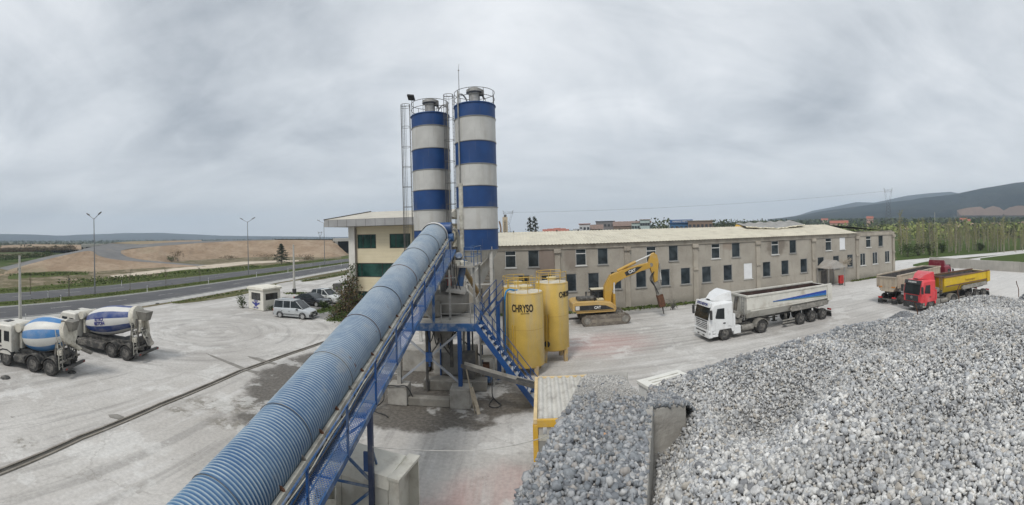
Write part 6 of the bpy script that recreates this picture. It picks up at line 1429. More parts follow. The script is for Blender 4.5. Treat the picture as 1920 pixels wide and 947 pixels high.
# ------------------------------------------------------------------ cars
def car_wheel(root, x, y, r=.32, w=.21):
    s = 1 if y > 0 else -1
    def lath(prof): b = MB(); b.M = Matrix.Rotation(PI/2*s, 4, 'Z'); b.lathe(prof, 24, (0, 0, 0), 'x'); return b
    wh = lath([(r*.6, -w/2), (r*.95, -w/2), (r, -w/4), (r, w/4), (r*.95, w/2), (r*.66, w/2-.01)]).build('wheel', TYRE, root, 35); wh.location = (x, y-s*w/2, r)
    lath([(r*.66, w/2-.005), (r*.6, w/2-.03), (r*.3, w/2-.05), (r*.12, w/2-.01)]).build('rim', mat('alloy_rim', (.42, .42, .42), .35, .6), wh, 35)
def car(name, label, cat, paint_m, loc, rz, L, Wd, low, cabp, wheels, r=.32, bumper=None, roofrail=False, split=None):
    """low: (x, z_top) points of the bonnet line; cabp: greenhouse side profile (x,z)"""
    t = thing(name, label, cat, loc, rz, 'cars parked by the office'); w = Wd/2
    secs = []
    for x, zt, ww in low:
        z0 = .22; secs.append([(x, -ww*.92, z0), (x, ww*.92, z0), (x, ww, z0+.25), (x, ww, zt-.16), (x, ww-.06, zt-.03), (x, ww-.2, zt), (x, -ww+.2, zt), (x, -ww+.06, zt-.03), (x, -ww, zt-.16), (x, -ww, z0+.25)])
    MB().loft(secs).build('body', paint_m, t, 40, bevel=.02)
    zb = max(p[1] for p in cabp); n = len(cabp)
    def ins(z): return .06+.17*max(0, (z-cabp[0][1]))/(zb-cabp[0][1])
    MB().loft([[(x, s*(w-ins(z)), z) for x, z in cabp] for s in (-1, 1)]).build('glasshouse', W_GL, t, 25)
    # roof skin and pillars over the glass
    top = [p for p in cabp if p[1] > zb-.06]; xr0, xr1 = min(p[0] for p in top), max(p[0] for p in top)
    MB().box(xr0-.05, xr1+.03, -(w-ins(zb)-.01), w-ins(zb)-.01, zb-.03, zb+.035).build('roof', paint_m, t, bevel=.03)
    for s in (-1, 1):
        q = lambda x, z: V((x, s*(w-ins(z)+.008), z))
        pil = [(cabp[0], cabp[1]), (cabp[-1], cabp[-2])]
        for (a, b_) in pil: MB().bar(q(*a), q(*b_), .07, .05).build('pillar', paint_m, t)
        for xs in (split or []): MB().bar(q(xs, cabp[0][1]), q(xs-.05, zb-.02), .06, .05).build('pillar', paint_m, t)
        MB().bar(q(xr0, zb-.02), q(xr1, zb-.02), .06, .06).build('roof_edge', paint_m, t)
        for x in wheels:
            car_wheel(t, x, s*(w-.005), r)
            MB().ring((x, s*(w+.0), r), r+.05, .035, 20, 6, -.1, PI+.1, 'y').build('wheel_arch', bumper or mat('arch_black', (.02, .02, .02), .7), t, 60)
        MB().box(L/2-.16, L/2-.03, *sorted((s*(w-.1), s*(w-.42))), .62, .76).build('headlight', LAMP, t, bevel=.03)
        MB().box(-L/2+.0, -L/2+.08, *sorted((s*(w-.06), s*(w-.24))), .65, .95).build('tail_lamp', LAMP_R, t, bevel=.02)
        MB().box(.62, .8, *sorted((s*(w-.02), s*(w+.16))), .92, 1.06).build('mirror', bumper or paint_m, t, bevel=.03)
        MB().box(-.3, -.14, *sorted((s*(w+.001), s*(w+.025))), .74, .78).build('door_handle', PLASTIC, t)
        MB().box(-L*.27, -L*.27+.16, *sorted((s*(w+.001), s*(w+.025))), .74, .78).build('door_handle', PLASTIC, t)
        MB().box(-L*.28, L*.24, *sorted((s*(w-.005), s*(w+.018))), .42, .48).build('trim_strip', PLASTIC, t)
        if roofrail: MB().bar((xr0+.1, s*(w-.28), zb+.07), (xr1-.1, s*(w-.28), zb+.07), .03).build('roof_rail', PLASTIC, t)
    MB().box(L/2-.2, L/2+.05, -w+.08, w-.08, .25, .55).build('bumper', bumper or paint_m, t, bevel=.05); MB().box(-L/2-.05, -L/2+.15, -w+.08, w-.08, .28, .55).build('bumper', bumper or paint_m, t, bevel=.05)
    MB().box(L/2+.0, L/2+.02, -.4, .4, .6, .72).build('grille', PLASTIC, t); MB().box(L/2+.051, L/2+.06, -.26, .26, .38, .48).build('number_plate', PLATE, t)
    return t
SILVER = mat('silver_paint', (.50, .52, .53), .28, .35, var=.05, coat=.5, dirt=(.4, .39, .37), da=.15); NAVY = mat('black_paint', (.010, .012, .018), .2, .1, var=.1, coat=.6); PEARL = mat('white_paint', (.66, .68, .67), .25, .1, var=.04, coat=.5)
wa, wb_ = at(525.5, 596), at(566, 599.5); cdir = (wb_-wa); cyaw = math.atan2(cdir.y, cdir.x)
def carpos(a, b_, wheels, w, yaw):
    m = (a+b_)/2; f = V((math.cos(yaw), math.sin(yaw), 0)); l = V((-f.y, f.x, 0)); return m-f*(sum(wheels)/2)+l*w   # near side is the right of the car
car('van', 'silver compact van parked nearest the guard booth', 'van', SILVER, carpos(wa, wb_, (1.3, -1.35), .88, cyaw), cyaw, 4.4, 1.78,
    [(-2.2, 1.0, .8), (-2.1, 1.12, .87), (.6, 1.12, .89), (1.1, 1.06, .88), (1.9, .92, .84), (2.15, .78, .76), (2.2, .6, .7)], [(-2.12, 1.08), (-2.0, 1.78), (.25, 1.82), (.55, 1.72), (1.32, 1.05)], (1.3, -1.35), .32, PLASTIC, True, [-.95, -.1])
sa, sb = at(561, 572), at(593, 576); cyaw2 = math.atan2((sb-sa).y, (sb-sa).x)
car('sedan', 'black saloon car parked between the silver van and the white sport utility car', 'car', NAVY, carpos(sa, sb, (1.35, -1.35), .9, cyaw2), cyaw2, 4.75, 1.82,
    [(-2.37, .8, .78), (-2.2, .98, .86), (-1.5, 1.0, .9), (.8, .98, .9), (1.7, .9, .87), (2.25, .76, .8), (2.37, .58, .72)], [(-1.95, .95), (-1.1, 1.4), (-.2, 1.47), (.35, 1.4), (1.15, .96)], (1.35, -1.35), .32, None, False, [-.85, .0])
ua, ub = at(592, 563.5), at(615, 571.5); cyaw3 = cyaw2-.06
car('estate_car', 'white sport utility car parked next to the flatbed truck', 'car', PEARL, carpos(at(591, 566), at(616, 570.5), (1.3, -1.35), .92, cyaw3), cyaw3, 4.5, 1.85,
    [(-2.25, .9, .8), (-2.1, 1.05, .88), (-1.5, 1.08, .92), (.7, 1.06, .92), (1.6, 1.0, .89), (2.1, .85, .82), (2.25, .62, .74)], [(-2.1, 1.02), (-1.75, 1.58), (-.3, 1.68), (.2, 1.62), (1.05, 1.04)], (1.3, -1.35), .35, None, True, [-.95, -.05])
fb = thing('flatbed_truck', 'old grey dropside truck parked behind the white car', 'truck', at(632, 560), cyaw3+.1)
for s in (-1, 1):
    MB().box(-2.0, 1.4, *sorted((s*.98, s*.93)), .85, 1.25).build('side_board', mat('old_grey', (.36, .35, .33), .7, dirt=(.25, .2, .15), da=.4), fb)
    truck_wheel(fb, -1.2, s*.95, .38, .24); truck_wheel(fb, 2.2, s*.95, .38, .24)
MB().box(-2.0, 1.4, -.92, .92, .76, .85).box(-2.03, -1.98, -.92, .92, .852, 1.25).build('bed', mat('bed_wood', (.25, .23, .2), .8), fb)
MB().box(1.3, 1.4, -.9, .9, .86, 2.25).box(-.2, 1.25, -.6, .8, .86, 2.05).build('load_rack', STEEL_D, fb)
MB().box(1.5, 2.9, -.95, .95, .6, 1.95).build('cab', mat('faded_white', (.5, .49, .46), .5, dirt=(.3, .27, .22), da=.3), fb, bevel=.1); MB().box(-2.1, 2.9, -.4, .4, .5, .74).build('chassis', CHASSIS, fb)
for s in (-1, 1): MB().box(1.85, 2.6, *sorted((s*.94, s*.965)), 1.3, 1.8).build('side_window', W_GL2, fb)

# ------------------------------------------------------------------ tracked excavator with a breaker
ea, eb = at(1092, 612), at(1180, 605.5); ed = (eb-ea).normalized(); eyaw = math.atan2(ed.y, ed.x); en = V((-ed.y, ed.x, 0)); em = (ea+eb)/2+en*1.3
ex = thing('excavator', 'yellow tracked excavator with its arm raised and a rock breaker hanging down', 'excavator', (em.x, em.y, 0), eyaw)
CATY = mat('excavator_yellow', (.47, .28, .045), .45, var=.08, vs=1, dirt=(.45, .33, .17), da=.25, ds=1.4); CATP = mat('sunbleached_yellow', (.50, .33, .115), .5, var=.08, vs=1, dirt=(.45, .36, .22), da=.25, ds=1.4)
TRK = mat('muddy_track', (.14, .12, .1), .9, var=.3, vs=4, dirt=(.28, .25, .2), da=.4, ds=2)
TL = (eb-ea).length/2
for s in (-1, 1):
    P = [(-TL+.1, .25), (-TL+.35, .02), (TL-.4, .02), (TL-.1, .22), (TL, .48), (TL-.12, .78), (TL-.45, .93), (-TL+.45, .88), (-TL+.1, .7), (-TL, .45)]
    tk_ = MB().prism(P, s*1.3-.28, s*1.3+.28, 'y').build('track', TRK, ex)
    pts = spline(P+[P[0]], 5)
    for i in range(0, 46): q = pts[i % len(pts)]; r_ = pts[(i+1) % len(pts)]; d = (V((r_[0]-q[0], 0, r_[1]-q[1]))).normalized() if False else None
    for x, z, r in ((TL-.42, .48, .3), (-TL+.42, .46, .28)): MB().cone((x, s*(1.3)-.3, z), (x, s*1.3+.3, z), r, n=18).build('sprocket', DUSTY, tk_, 40)
    MB().box(-TL+.75, TL-.8, *sorted((s*1.3+.285, s*1.3-.285)), .28, .62).build('track_frame', mat('track_frame_dust', (.24, .21, .17), .85, var=.2), tk_, bevel=.04)
    n_ = 34
    for i in range(n_):
        u_ = i/n_*(len(P)); k_ = int(u_); f_ = u_-k_; a_, b2 = V((P[k_][0], 0, P[k_][1])), V((P[(k_+1) % len(P)][0], 0, P[(k_+1) % len(P)][1])); q = a_.lerp(b2, f_); d = (b2-a_).normalized(); nn = V((d.z, 0, -d.x))
        q = q+nn*.02; MB().bar((q.x, s*1.3-.3, q.z), (q.x, s*1.3+.3, q.z), .09, .07).build('track_shoe', TRK, tk_)
MB().box(-.9, .9, -1.0, 1.0, .45, .95).build('undercarriage', CHASSIS, ex, bevel=.05); MB().cone((0, 0, .9), (0, 0, 1.15), .75, n=24).build('slew_ring', CHASSIS, ex, 40)
UX = -.65
MB().box(-2.6, .9, -1.3, 1.3, 1.12, 1.3).build('turntable', CATP, ex, bevel=.03)
MB().prism([(-2.95, 1.3), (-2.95, 2.0), (-2.65, 2.15), (-.25, 2.15), (-.05, 2.05), (.65, 1.9), (.8, 1.3)], -1.38, .35, 'y').build('engine_housing', CATP, ex, bevel=.06)
MB().prism([(-2.95, 1.3), (-2.95, 2.0), (-2.65, 2.15), (-1.0, 2.15), (-1.0, 1.3)], .351, 1.38, 'y').build('engine_housing', CATP, ex, bevel=.06)
MB().box(-2.45, -.75, -1.0, .2, 2.16, 2.42).build('engine_hood', CHASSIS, ex, bevel=.05); MB().box(-.75, -.15, -1.3, -.8, 2.16, 2.34).build('tool_box', mat('box_cream', (.55, .47, .3), .6), ex, bevel=.03)
MB().tube([(-1.0, -1.25, 2.15), (-1.0, -1.25, 2.9), (-.65, -1.25, 2.95), (-.65, -1.25, 2.15)], .035, 6).build('grab_rail', BLACK, ex, 60); MB().cone((-1.5, .1, 2.4), (-1.5, .1, 2.8), .09, n=12).build('exhaust', CHASSIS, ex, 40)
sd_m = MB().prism([(-2.75, 1.38), (-2.75, 1.8), (-.9, 1.82), (.0, 1.74), (.6, 1.46), (.72, 1.38)], -1.392, -1.383, 'y').build('side_decal', BLACK, ex)
text('CAT', .3, LAMP, ex, facing((-.75, -1.394, 1.58), (0, -1, 0)), bold=.02); MB().box(-2.7, -2.35, -1.4, -1.393, 1.44, 1.78).build('side_panel', LAMP, ex)
cbx = MB().hexa([(-.95, .42, 1.3), (.7, .42, 1.3), (.7, 1.36, 1.3), (-.95, 1.36, 1.3)], [(-.9, .46, 2.85), (.4, .46, 2.85), (.4, 1.32, 2.85), (-.9, 1.32, 2.85)]).build('cab', BLACK, ex, bevel=.05)
MB().hexa([(-.8, .405, 1.9), (.45, .405, 1.9), (.45, .411, 1.9), (-.8, .411, 1.9)], [(-.78, .44, 2.72), (.3, .44, 2.72), (.3, .446, 2.72), (-.78, .446, 2.72)]).build('side_window', W_GL2, cbx); MB().box(-.95, .45, .42, 1.36, 2.86, 2.96).build('cab_roof', mat('cab_roof_cream', (.6, .55, .42), .5), cbx, bevel=.03)
# front block, boom, arm and breaker
MB().prism([(.0, 1.3), (.1, 1.8), (.85, 1.7), (1.1, 1.5), (1.1, 1.15), (.5, 1.15)], -.8, .3, 'y').build('boom_foot', CATP, ex, bevel=.05)
bp = [((.42, 1.65), .28), ((.4, 2.4), .34), ((.5, 3.15), .42), ((.95, 3.9), .45), ((1.9, 4.3), .38), ((3.3, 4.72), .31), ((4.5, 5.0), .25)]
def boxbeam(P, y0, y1, m_, name):
    A, B = [], []
    pts = [V((p[0][0], 0, p[0][1])) for p in P]
    for i, p in enumerate(pts):
        d = (pts[min(i+1, len(pts)-1)]-pts[max(i-1, 0)]).normalized(); n_ = V((-d.z, 0, d.x))*P[i][1]; A.append(p+n_); B.append(p-n_)
    b = MB(); b.loft([[V((a.x, y0, a.z)), V((a.x, y1, a.z)), V((c.x, y1, c.z)), V((c.x, y0, c.z))] for a, c in zip(A, B)]); return b.build(name, m_, ex, 40, bevel=.03)
boom = boxbeam(bp, -.5, .05, CATY, 'boom')
MB().prism([(2.15, 4.12), (2.9, 4.33), (3.75, 4.95), (3.2, 4.9), (2.5, 4.7), (2.0, 4.45)], -.512, -.503, 'y').build('boom_decal', BLACK, boom); text('CAT', .36, LAMP, boom, facing((2.72, -.515, 4.53), (0, -1, 0), (-.3, 0, 1)), bold=.02)
for y in (-.62, .17): c_ = MB().cone((.98, y, 1.5), (.95, y, 2.6), .12, n=14).build('boom_cylinder', CATY, ex, 40); MB().cone((.95, y, 2.6), (.98, y, 3.6), .07, n=12).build('cylinder_rod', LAMP, c_, 40)
MB().cone((1.4, -.22, 4.6), (3.15, -.22, 5.35), .14, n=14).build('arm_cylinder', CATY, ex, 40); MB().cone((3.15, -.22, 5.35), (4.8, -.22, 6.0), .07, n=12).build('cylinder_rod', LAMP, ex, 40)
arm = MB().prism([(4.62, 6.0), (4.95, 6.15), (5.22, 5.9), (5.36, 5.3), (5.26, 4.2), (5.22, 3.5), (4.92, 3.35), (4.82, 3.9), (4.45, 4.9), (4.38, 5.3)], -.45, .0, 'y').build('arm', CATY, ex, bevel=.04)
for y in (-.47, .0): MB().cone((4.6, y, 5.02), (4.6, y+.02, 5.02), .18, n=18).build('pivot_boss', DUSTY, arm, 40)
MB().cone((5.42, -.22, 5.2), (5.55, -.22, 4.3), .1, n=12).build('bucket_cylinder', STEEL, ex, 40); MB().cone((5.55, -.22, 4.3), (5.62, -.22, 3.55), .055, n=12).build('cylinder_rod', LAMP, ex, 40)
MB().bar((5.62, -.22, 3.55), (5.05, -.22, 3.42), .09).build('linkage', DUSTY, ex); MB().bar((5.62, -.22, 3.5), (5.55, -.22, 2.9), .09).build('linkage', DUSTY, ex)
MB().bar((5.1, -.22, 3.4), (5.42, -.22, 2.15), .38, .5, (1, 0, 0)).build('breaker_bracket', DUSTY, ex, bevel=.04); MB().bar((5.42, -.22, 2.15), (5.7, -.22, 1.0), .48, .6, (1, 0, 0)).build('breaker_body', RUST, ex, bevel=.05); MB().cone((5.7, -.22, 1.0), (5.82, -.22, .3), .085, .045, 12).build('breaker_chisel', STEEL_D, ex, 40)
for k in range(3): MB().tube(spline([(4.85, -.5+.1*k, 4.4), (4.6-.1*k, -.6, 3.7), (4.95, -.55, 2.9), (5.25, -.5, 2.3)]), .035, 6).build('hose', BLACK, ex, 60)
# ------------------------------------------------------------------ vegetation
def leaf_mat(name, a, b_, tr=.25):
    t = NT(name); g = t.N('ShaderNodeNewGeometry'); n = t.noise(t.co(), .9, 3)
    c = t.mix(t.rng(n, .35, .65), lin(a), lin(b_)); f = t.rng(g.outputs['Random Per Island'], 0, 1, .6, 1.4, False)
    c = t.mix(1., c, t.N('ShaderNodeCombineColor', i_0=f, i_1=f, i_2=f).outputs[0], 'MULTIPLY')
    t.put(t.b.inputs['Base Color'], c); t.b.inputs['Roughness'].default_value = .8; t.b.inputs['Specular IOR Level'].default_value = .2
    return t.m
BARK = mat('bark', (.14, .115, .085), .95, var=.3, vs=6); BARK_P = mat('pale_bark', (.26, .24, .18), .95, var=.3, vs=3)
L_POP = leaf_mat('spring_leaf', (.25, .25, .085), (.33, .31, .12)); L_POP2 = leaf_mat('olive_leaf', (.18, .22, .065), (.25, .27, .09)); L_DK = leaf_mat('needle_dark', (.014, .024, .014), (.03, .045, .022)); L_GR = leaf_mat('bush_green', (.035, .06, .016), (.07, .095, .028)); L_BR = leaf_mat('brown_twig', (.10, .075, .04), (.15, .11, .06)); L_FAR = leaf_mat('far_leaf', (.045, .065, .028), (.085, .092, .04)); L_GRASS = leaf_mat('grass_blade', (.07, .10, .025), (.12, .14, .045))
def leaves(name, P, size, m, parent=None, flat=1., asp=.6):
    P = np.asarray(P, float); k = len(P); s = np.broadcast_to(np.asarray(size, float), (k,)) if np.ndim(size) == 0 else np.asarray(size)
    a = NR.normal(0, 1, (k, 3)); a /= np.linalg.norm(a, axis=1)[:, None]; b = np.cross(a, NR.normal(0, 1, (k, 3))); b /= np.linalg.norm(b, axis=1)[:, None]+1e-9
    a = a*s[:, None]/2; b = b*s[:, None]/2*asp
    v = np.stack([P-a, P-b, P+a, P+b], 1).reshape(-1, 3); f = np.arange(4*k).reshape(-1, 4)
    return fast_mesh(name, v, f, m, parent)
def poplar(seed, h, dense, m, label):
    r = random.Random(seed); t = thing('poplar_tree', label, 'tree', (0, 0, 0), 0, 'poplars beyond the factory')
    tp = [(0, 0, 0), (r.uniform(-.1, .1), r.uniform(-.1, .1), h*.4), (r.uniform(-.2, .2), r.uniform(-.2, .2), h*.75), (r.uniform(-.25, .25), 0, h)]
    b = MB().tube(spline(tp, 4), [.11*(1-i/14)+.015 for i in range(13)], 5); P = []
    for i in range(16):
        z = h*(.16+.78*i/16); a = r.uniform(0, 2*PI); l = (.25+.16*h*(1-abs(z/h-.45)))*r.uniform(.6, 1.)*.6; q = V((math.cos(a)*l*.55, math.sin(a)*l*.55, z+l*1.5)); b.tube([(0, 0, z), q*.5+V((0, 0, z*.5)), q], [.03, .022, .01], 4)
        for _ in range(int(dense)): u = r.random(); c = V((0, 0, z)).lerp(q, .25+.85*u); P.append((c.x+r.gauss(0, .16), c.y+r.gauss(0, .16), c.z+r.gauss(0, .22)))
    b.build('trunk', BARK_P, t, 60); leaves('crown', P, NR.uniform(.09, .22, len(P)), m, t); return t
protos = [poplar(1, 9.5, 26, L_POP, 'slender poplar coming into pale olive leaf'), poplar(2, 8.0, 18, L_POP, ''), poplar(3, 10.5, 26, L_POP2, ''), poplar(4, 7., 16, L_POP, ''), poplar(5, 9., 16, L_BR, ''), poplar(6, 6., 26, L_POP2, '')]
PLAB = 'slender half leafed poplar in the grove right of the factory'
for p in protos: p['label'] = PLAB
KM = kid_map(); spots = []
for i in range(150):
    px = rnd.uniform(1684, 1935); R = rnd.choice([rnd.uniform(104, 128), rnd.uniform(108, 160), rnd.uniform(112, 200)]); th = (px-960)/FOC
    if px > 1800 and R < 112: R += 18
    x, y = R*math.sin(th), R*math.cos(th)
    if x < 62 and y > 40 and y < 58: continue
    spots.append((x, y, ground_z(x, y)))
for i, (x, y, z) in enumerate(spots):
    o = protos[i] if i < len(protos) else copy_tree(protos[rnd.choice([0, 0, 1, 1, 2, 3, 3, 4, 5])], kids=KM)
    s = rnd.uniform(.55, 1.08); o.location = (x, y, z-.05); o.rotation_euler = (0, 0, rnd.uniform(0, 6.28)); o.scale = (s*1.3, s*1.3, s)
wl = poplar(9, 11.5, 34, leaf_mat('willow_leaf', (.20, .18, .04), (.26, .23, .07)), 'tall yellow green tree at the right corner of the factory'); wl.name = 'willow_tree'; del wl['group']
p = at(1690, 478); wl.location = p; wl.scale = (1.5, 1.5, 1.0)
def bush(label, loc, w, h, m, n=500, ls=.2, name='shrub', stem=BARK, group=None, cat='shrub'):
    t = thing(name, label, cat, loc, rnd.uniform(0, 6), group); P = []
    b = MB()
    cl = [(rnd.gauss(0, w*.24), rnd.gauss(0, w*.24), h*rnd.uniform(.25, .85)) for _ in range(9)]
    for c in cl: b.tube([(0, 0, -.05), (c[0]*.5, c[1]*.5, c[2]*.5), c], [.04, .03, .012], 4)
    for _ in range(n): c = rnd.choice(cl); P.append((c[0]+rnd.gauss(0, w*.16), c[1]+rnd.gauss(0, w*.16), max(.03, c[2]+rnd.gauss(0, h*.16))))
    b.build('stems', stem, t, 60); leaves('foliage', P, NR.uniform(ls*.6, ls*1.3, n), m, t); return t
for i, (px, py, w, h, m, lab) in enumerate(((1702, 481, 4.2, 3.4, L_GR, 'round bright green bush nearest the factory corner'), (1722, 479, 4.4, 3.2, L_FAR, 'dark leafless looking bush behind the dirt road'), (1742, 478, 2.2, 3.0, L_FAR, 'narrow dark bush by the end of the boundary wall'), (1734, 455, 6, 4.5, L_FAR, 'dark thicket deep among the poplars'), (1768, 474, 2.4, 2.6, L_GR, 'small green bush behind the dirt road'), (1838, 470, 1.8, 2.2, L_FAR, 'low dark bush on the meadow at the far right'), (1782, 443, 3, 5, L_GR, 'green round tree at the field edge'))):
    bush(lab, at(px, py), w, h, m, 600, .34)
for i in range(12):
    px = 1815+i*9.5; p = atR(px, 436-(i % 3), 200); bush('dark orchard tree in the row along the far edge of the meadow', (p.x, p.y, ground_z(p.x, p.y)), 2.2, 5, L_DK, 160, .6, 'orchard_tree', group='orchard trees at the meadow edge', cat='tree')
def conifer(label, loc, h, w, n=1300, name='pine_tree', tiers=None):
    t = thing(name, label, 'tree', loc); b = MB().tube([(0, 0, 0), (0, 0, h*.5), (.05, 0, h)], [.16, .1, .02], 7); P = []
    for i in range(34):
        z = h*(.16+.82*(i/34)**.9); l = w*.5*(1-(z/h)**1.25)*rnd.uniform(.7, 1.1)+.12; a = i*2.4
        e = V((math.cos(a)*l, math.sin(a)*l, z-.12*l)); b.tube([(0, 0, z), e], [.035, .01], 4)
        for _ in range(n//34): u = rnd.random()**.6; c = V((0, 0, z)).lerp(e, u); P.append((c.x+rnd.gauss(0, .1+.1*l), c.y+rnd.gauss(0, .1+.1*l), c.z+rnd.gauss(0, .1)))
    b.build('trunk', BARK, t, 60); leaves('crown', P, NR.uniform(.15, .4, len(P)), L_DK, t, asp=.35); return t
conifer('dark round pine standing alone beyond the highway', at(528, 496), 6.2, 6.6, 4200)
for px, py, h, w, lab in ((994, 404, 10.6, 4.2, 'left one of the twin fir trees behind the factory ridge'), (1003, 403, 10.9, 4.6, 'right one of the twin fir trees behind the factory ridge')): p = atR(px, 431, 76); conifer(lab, (p.x, p.y, 0), CAMH+(429-py)*76/800, w, 1700, 'fir_tree')
bush('low dark shrubs around the foot of the twin firs', tuple(atR(1012, 440, 76))[:2]+(5.6,), 3.4, 2.3, L_DK, 1200, .2)
for px, py, w, h, m, lab in ((322, 491, 3.6, 2.0, L_GR, 'green bush at the foot of the brown bank'), (334, 490, 4.2, 4.0, L_BR, 'reddish bare bush beside the green bush on the bank'), (500, 487, 7, 2.0, L_BR, 'brown scrub left of the lone pine'), (430, 487, 6, 1.5, L_BR, 'low grey brown scrub on the rubble ground'), (570, 487, 5, 1.8, L_BR, 'brown scrub right of the lone pine'), (455, 578, .9, 1.7, L_GR, 'small shrub against the left side of the guard booth'), (512, 582, 1.8, .7, L_GR, 'low green plants at the right foot of the guard booth'), (608, 579, 1.0, 1.0, L_GR, 'round dark shrub on the grass strip by the cars'), (655, 606, 1.8, 1.0, L_GR, 'leafy weeds beside the blue conveyor hood'), (632, 592, 2.4, .7, L_GR, 'grassy weeds on the bed before the office')):
    bush(lab, at(px, py), w, h, m, 420, .16 if w < 3 else .3)
# ivy on the office corner
iv = thing('climbing_plant', 'brown and green climbing plant smothering the office corner', 'climber', (-16.2, 40.4, 0)); P = []; b = MB()
for i in range(95):
    x, z = rnd.gauss(.1, .8), abs(rnd.gauss(2.4, 1.6)); z = min(z, 5.0-abs(x)); x -= .25; b.tube([(x*1.1, rnd.uniform(-.6, .2), 0), (x, rnd.uniform(-.6, .2), z*.5), (x*.7, rnd.uniform(-.3, .3), z)], [.02, .015, .008], 4)
    for _ in range(34): u = rnd.random(); P.append((x*(1.1-.4*u)+rnd.gauss(0, .2), rnd.gauss(-.25, .35), max(.03, z*u+rnd.gauss(0, .15))))
for i in range(90): P.append((rnd.gauss(.35, .3), rnd.gauss(-.15, .1), rnd.uniform(3.8, 5.6)))
b.build('stems', BARK, iv, 60); n = len(P)*2//3; leaves('foliage', P[:n], .25, L_BR, iv); leaves('foliage', P[n:], .22, L_GR, iv)
# saplings along the median and far verge
for i, (px, py, h, lab) in enumerate(((129, 556, 3.6, 'bare sapling tied to a dark stake beside the nearest street lamp'), (244, 545, 3.4, 'bare sapling in the median right of the nearest street lamp'), (57, 552, 3.2, 'thin sapling on the far verge beside the concrete pole'), (311, 533, 3.0, 'thin bare sapling halfway between two street lamps'), (375, 529, 2.8, 'thin bare sapling left of the middle street lamp'), (587, 497, 2.8, 'bare sapling near the farthest street lamp'))):
    t = thing('sapling', lab, 'tree', at(px, py)); b = MB(); b.tube([(0, 0, 0), (.03, 0, h*.6), (0, .04, h)], [.05, .035, .01], 5); P = []
    for k in range(14):
        z = h*rnd.uniform(.42, .95); a = rnd.uniform(0, 6.28); l = rnd.uniform(.4, 1.); e = (math.cos(a)*l*.7, math.sin(a)*l*.7, z+l*.6); b.tube([(0, 0, z), e], [.018, .006], 4)
        for _ in range(5): u = rnd.random(); P.append((e[0]*u+rnd.gauss(0, .1), e[1]*u+rnd.gauss(0, .1), z+(e[2]-z)*u+rnd.gauss(0, .1)))
    b.build('trunk', BARK, t, 60); leaves('crown', P, .12, L_BR, t)
    if i == 0: MB().box(.1, .16, -.03, .03, 0, 2.6).box(.05, .2, -.05, .05, 2.5, 2.75).build('stake', STEEL_D, t)
# grass along verges and the wall foot
def grass(name, segs, n, h, m=L_GRASS):
    P = []
    for _ in range(n):
        a, c, w = rnd.choice(segs); u = rnd.random(); P.append((a[0]+(c[0]-a[0])*u+rnd.gauss(0, w), a[1]+(c[1]-a[1])*u+rnd.gauss(0, w), h*rnd.uniform(.1, .6)))
    o = leaves(name, P, NR.uniform(h*.5, h*1.3, n), m); tag(o, kind='stuff')
def ysegs(x, y0, y1, w, st=6): return [((x+road_dx(y), y), (x+road_dx(y+st), y+st), w) for y in range(y0, y1, st)]
grass('grass', ysegs(-53.3, 12, 130, .8), 9000, .2); grass('grass', ysegs(-67, 18, 130, 1.4), 8000, .22)
grass('grass', [(at(322, 569), at(512, 535.5), .35), (at(566, 527.5), at(648, 514), .3)], 1500, .25)
grass('grass', [((6, 43.0), (33, 43.0), .22), ((8, 42.6), (22, 42.9), .3), ((44, 43.1), (54, 43.1), .15)], 2400, .3); grass('grass', [((-2, 43.1), (6, 42.7), .25)], 500, .3)
grass('grass', [(at(625, 600), at(668, 598), .5), (at(592, 585), at(636, 573), .25), (at(575, 550.5), at(540, 551), .4)], 1300, .24)
grass('grass', [(at(40, 516), at(150, 513), 1.8), (at(300, 515), at(480, 500), 1.6), (at(150, 530), at(280, 519), 3)], 3000, .5)
# woods and hedges far away
def wood(name, th0, th1, R0, R1, n, hh, m, per=9, ls=.9):
    P, S = [], []
    for _ in range(n):
        th = rnd.uniform(th0, th1); R = math.sqrt(rnd.uniform(R0*R0, R1*R1)); x, y = R*math.sin(th), R*math.cos(th); z = ground_z(x, y); h = hh*rnd.uniform(.5, 1.3)
        for _ in range(per): P.append((x+rnd.gauss(0, h*.35), y+rnd.gauss(0, h*.35), z+h*rnd.uniform(.1, 1))); S.append(h*ls*rnd.uniform(.35, .8))
    o = leaves(name, P, np.array(S), m, asp=.8); tag(o, kind='stuff')
wood('far_wood', -1.2, -.36, 260, 700, 900, 3.2, L_FAR); wood('far_wood', -1.2, -.36, 700, 1800, 1500, 5, L_FAR, 8)
wood('far_wood', .42, 1.22, 240, 480, 700, 4.2, L_FAR, 26, .4); wood('far_wood', .42, 1.22, 480, 1100, 2200, 6, L_FAR, 8); wood('far_wood', .5, 1.22, 300, 900, 500, 6, L_GR, 8)
wood('far_wood', .05, .45, 150, 420, 420, 5.5, L_DK, 20, .4); wood('far_wood', .33, .37, 200, 240, 26, 10.2, L_FAR, 60, .17); wood('far_wood', .47, .64, 210, 300, 150, 8.6, L_FAR, 60, .17); wood('far_wood', .72, 1.2, 190, 330, 260, 5, L_POP2, 12, .6)
def hedge(name, A, B, n, h, w, m, ls=.5):
    P = []
    for _ in range(n): u = rnd.random(); v = rnd.random(); q = A.lerp(B, u); d = (B-A).normalized(); s = V((-d.y, d.x, 0)); q = q+s*(v-.5)*w; P.append((q.x, q.y, q.z+h*rnd.uniform(.05, 1)*(.75+.5*noise.noise(V((u*14, v*2, 1))))))
    o = leaves(name, P, NR.uniform(ls*.5, ls*1.3, n), m); tag(o, kind='stuff')
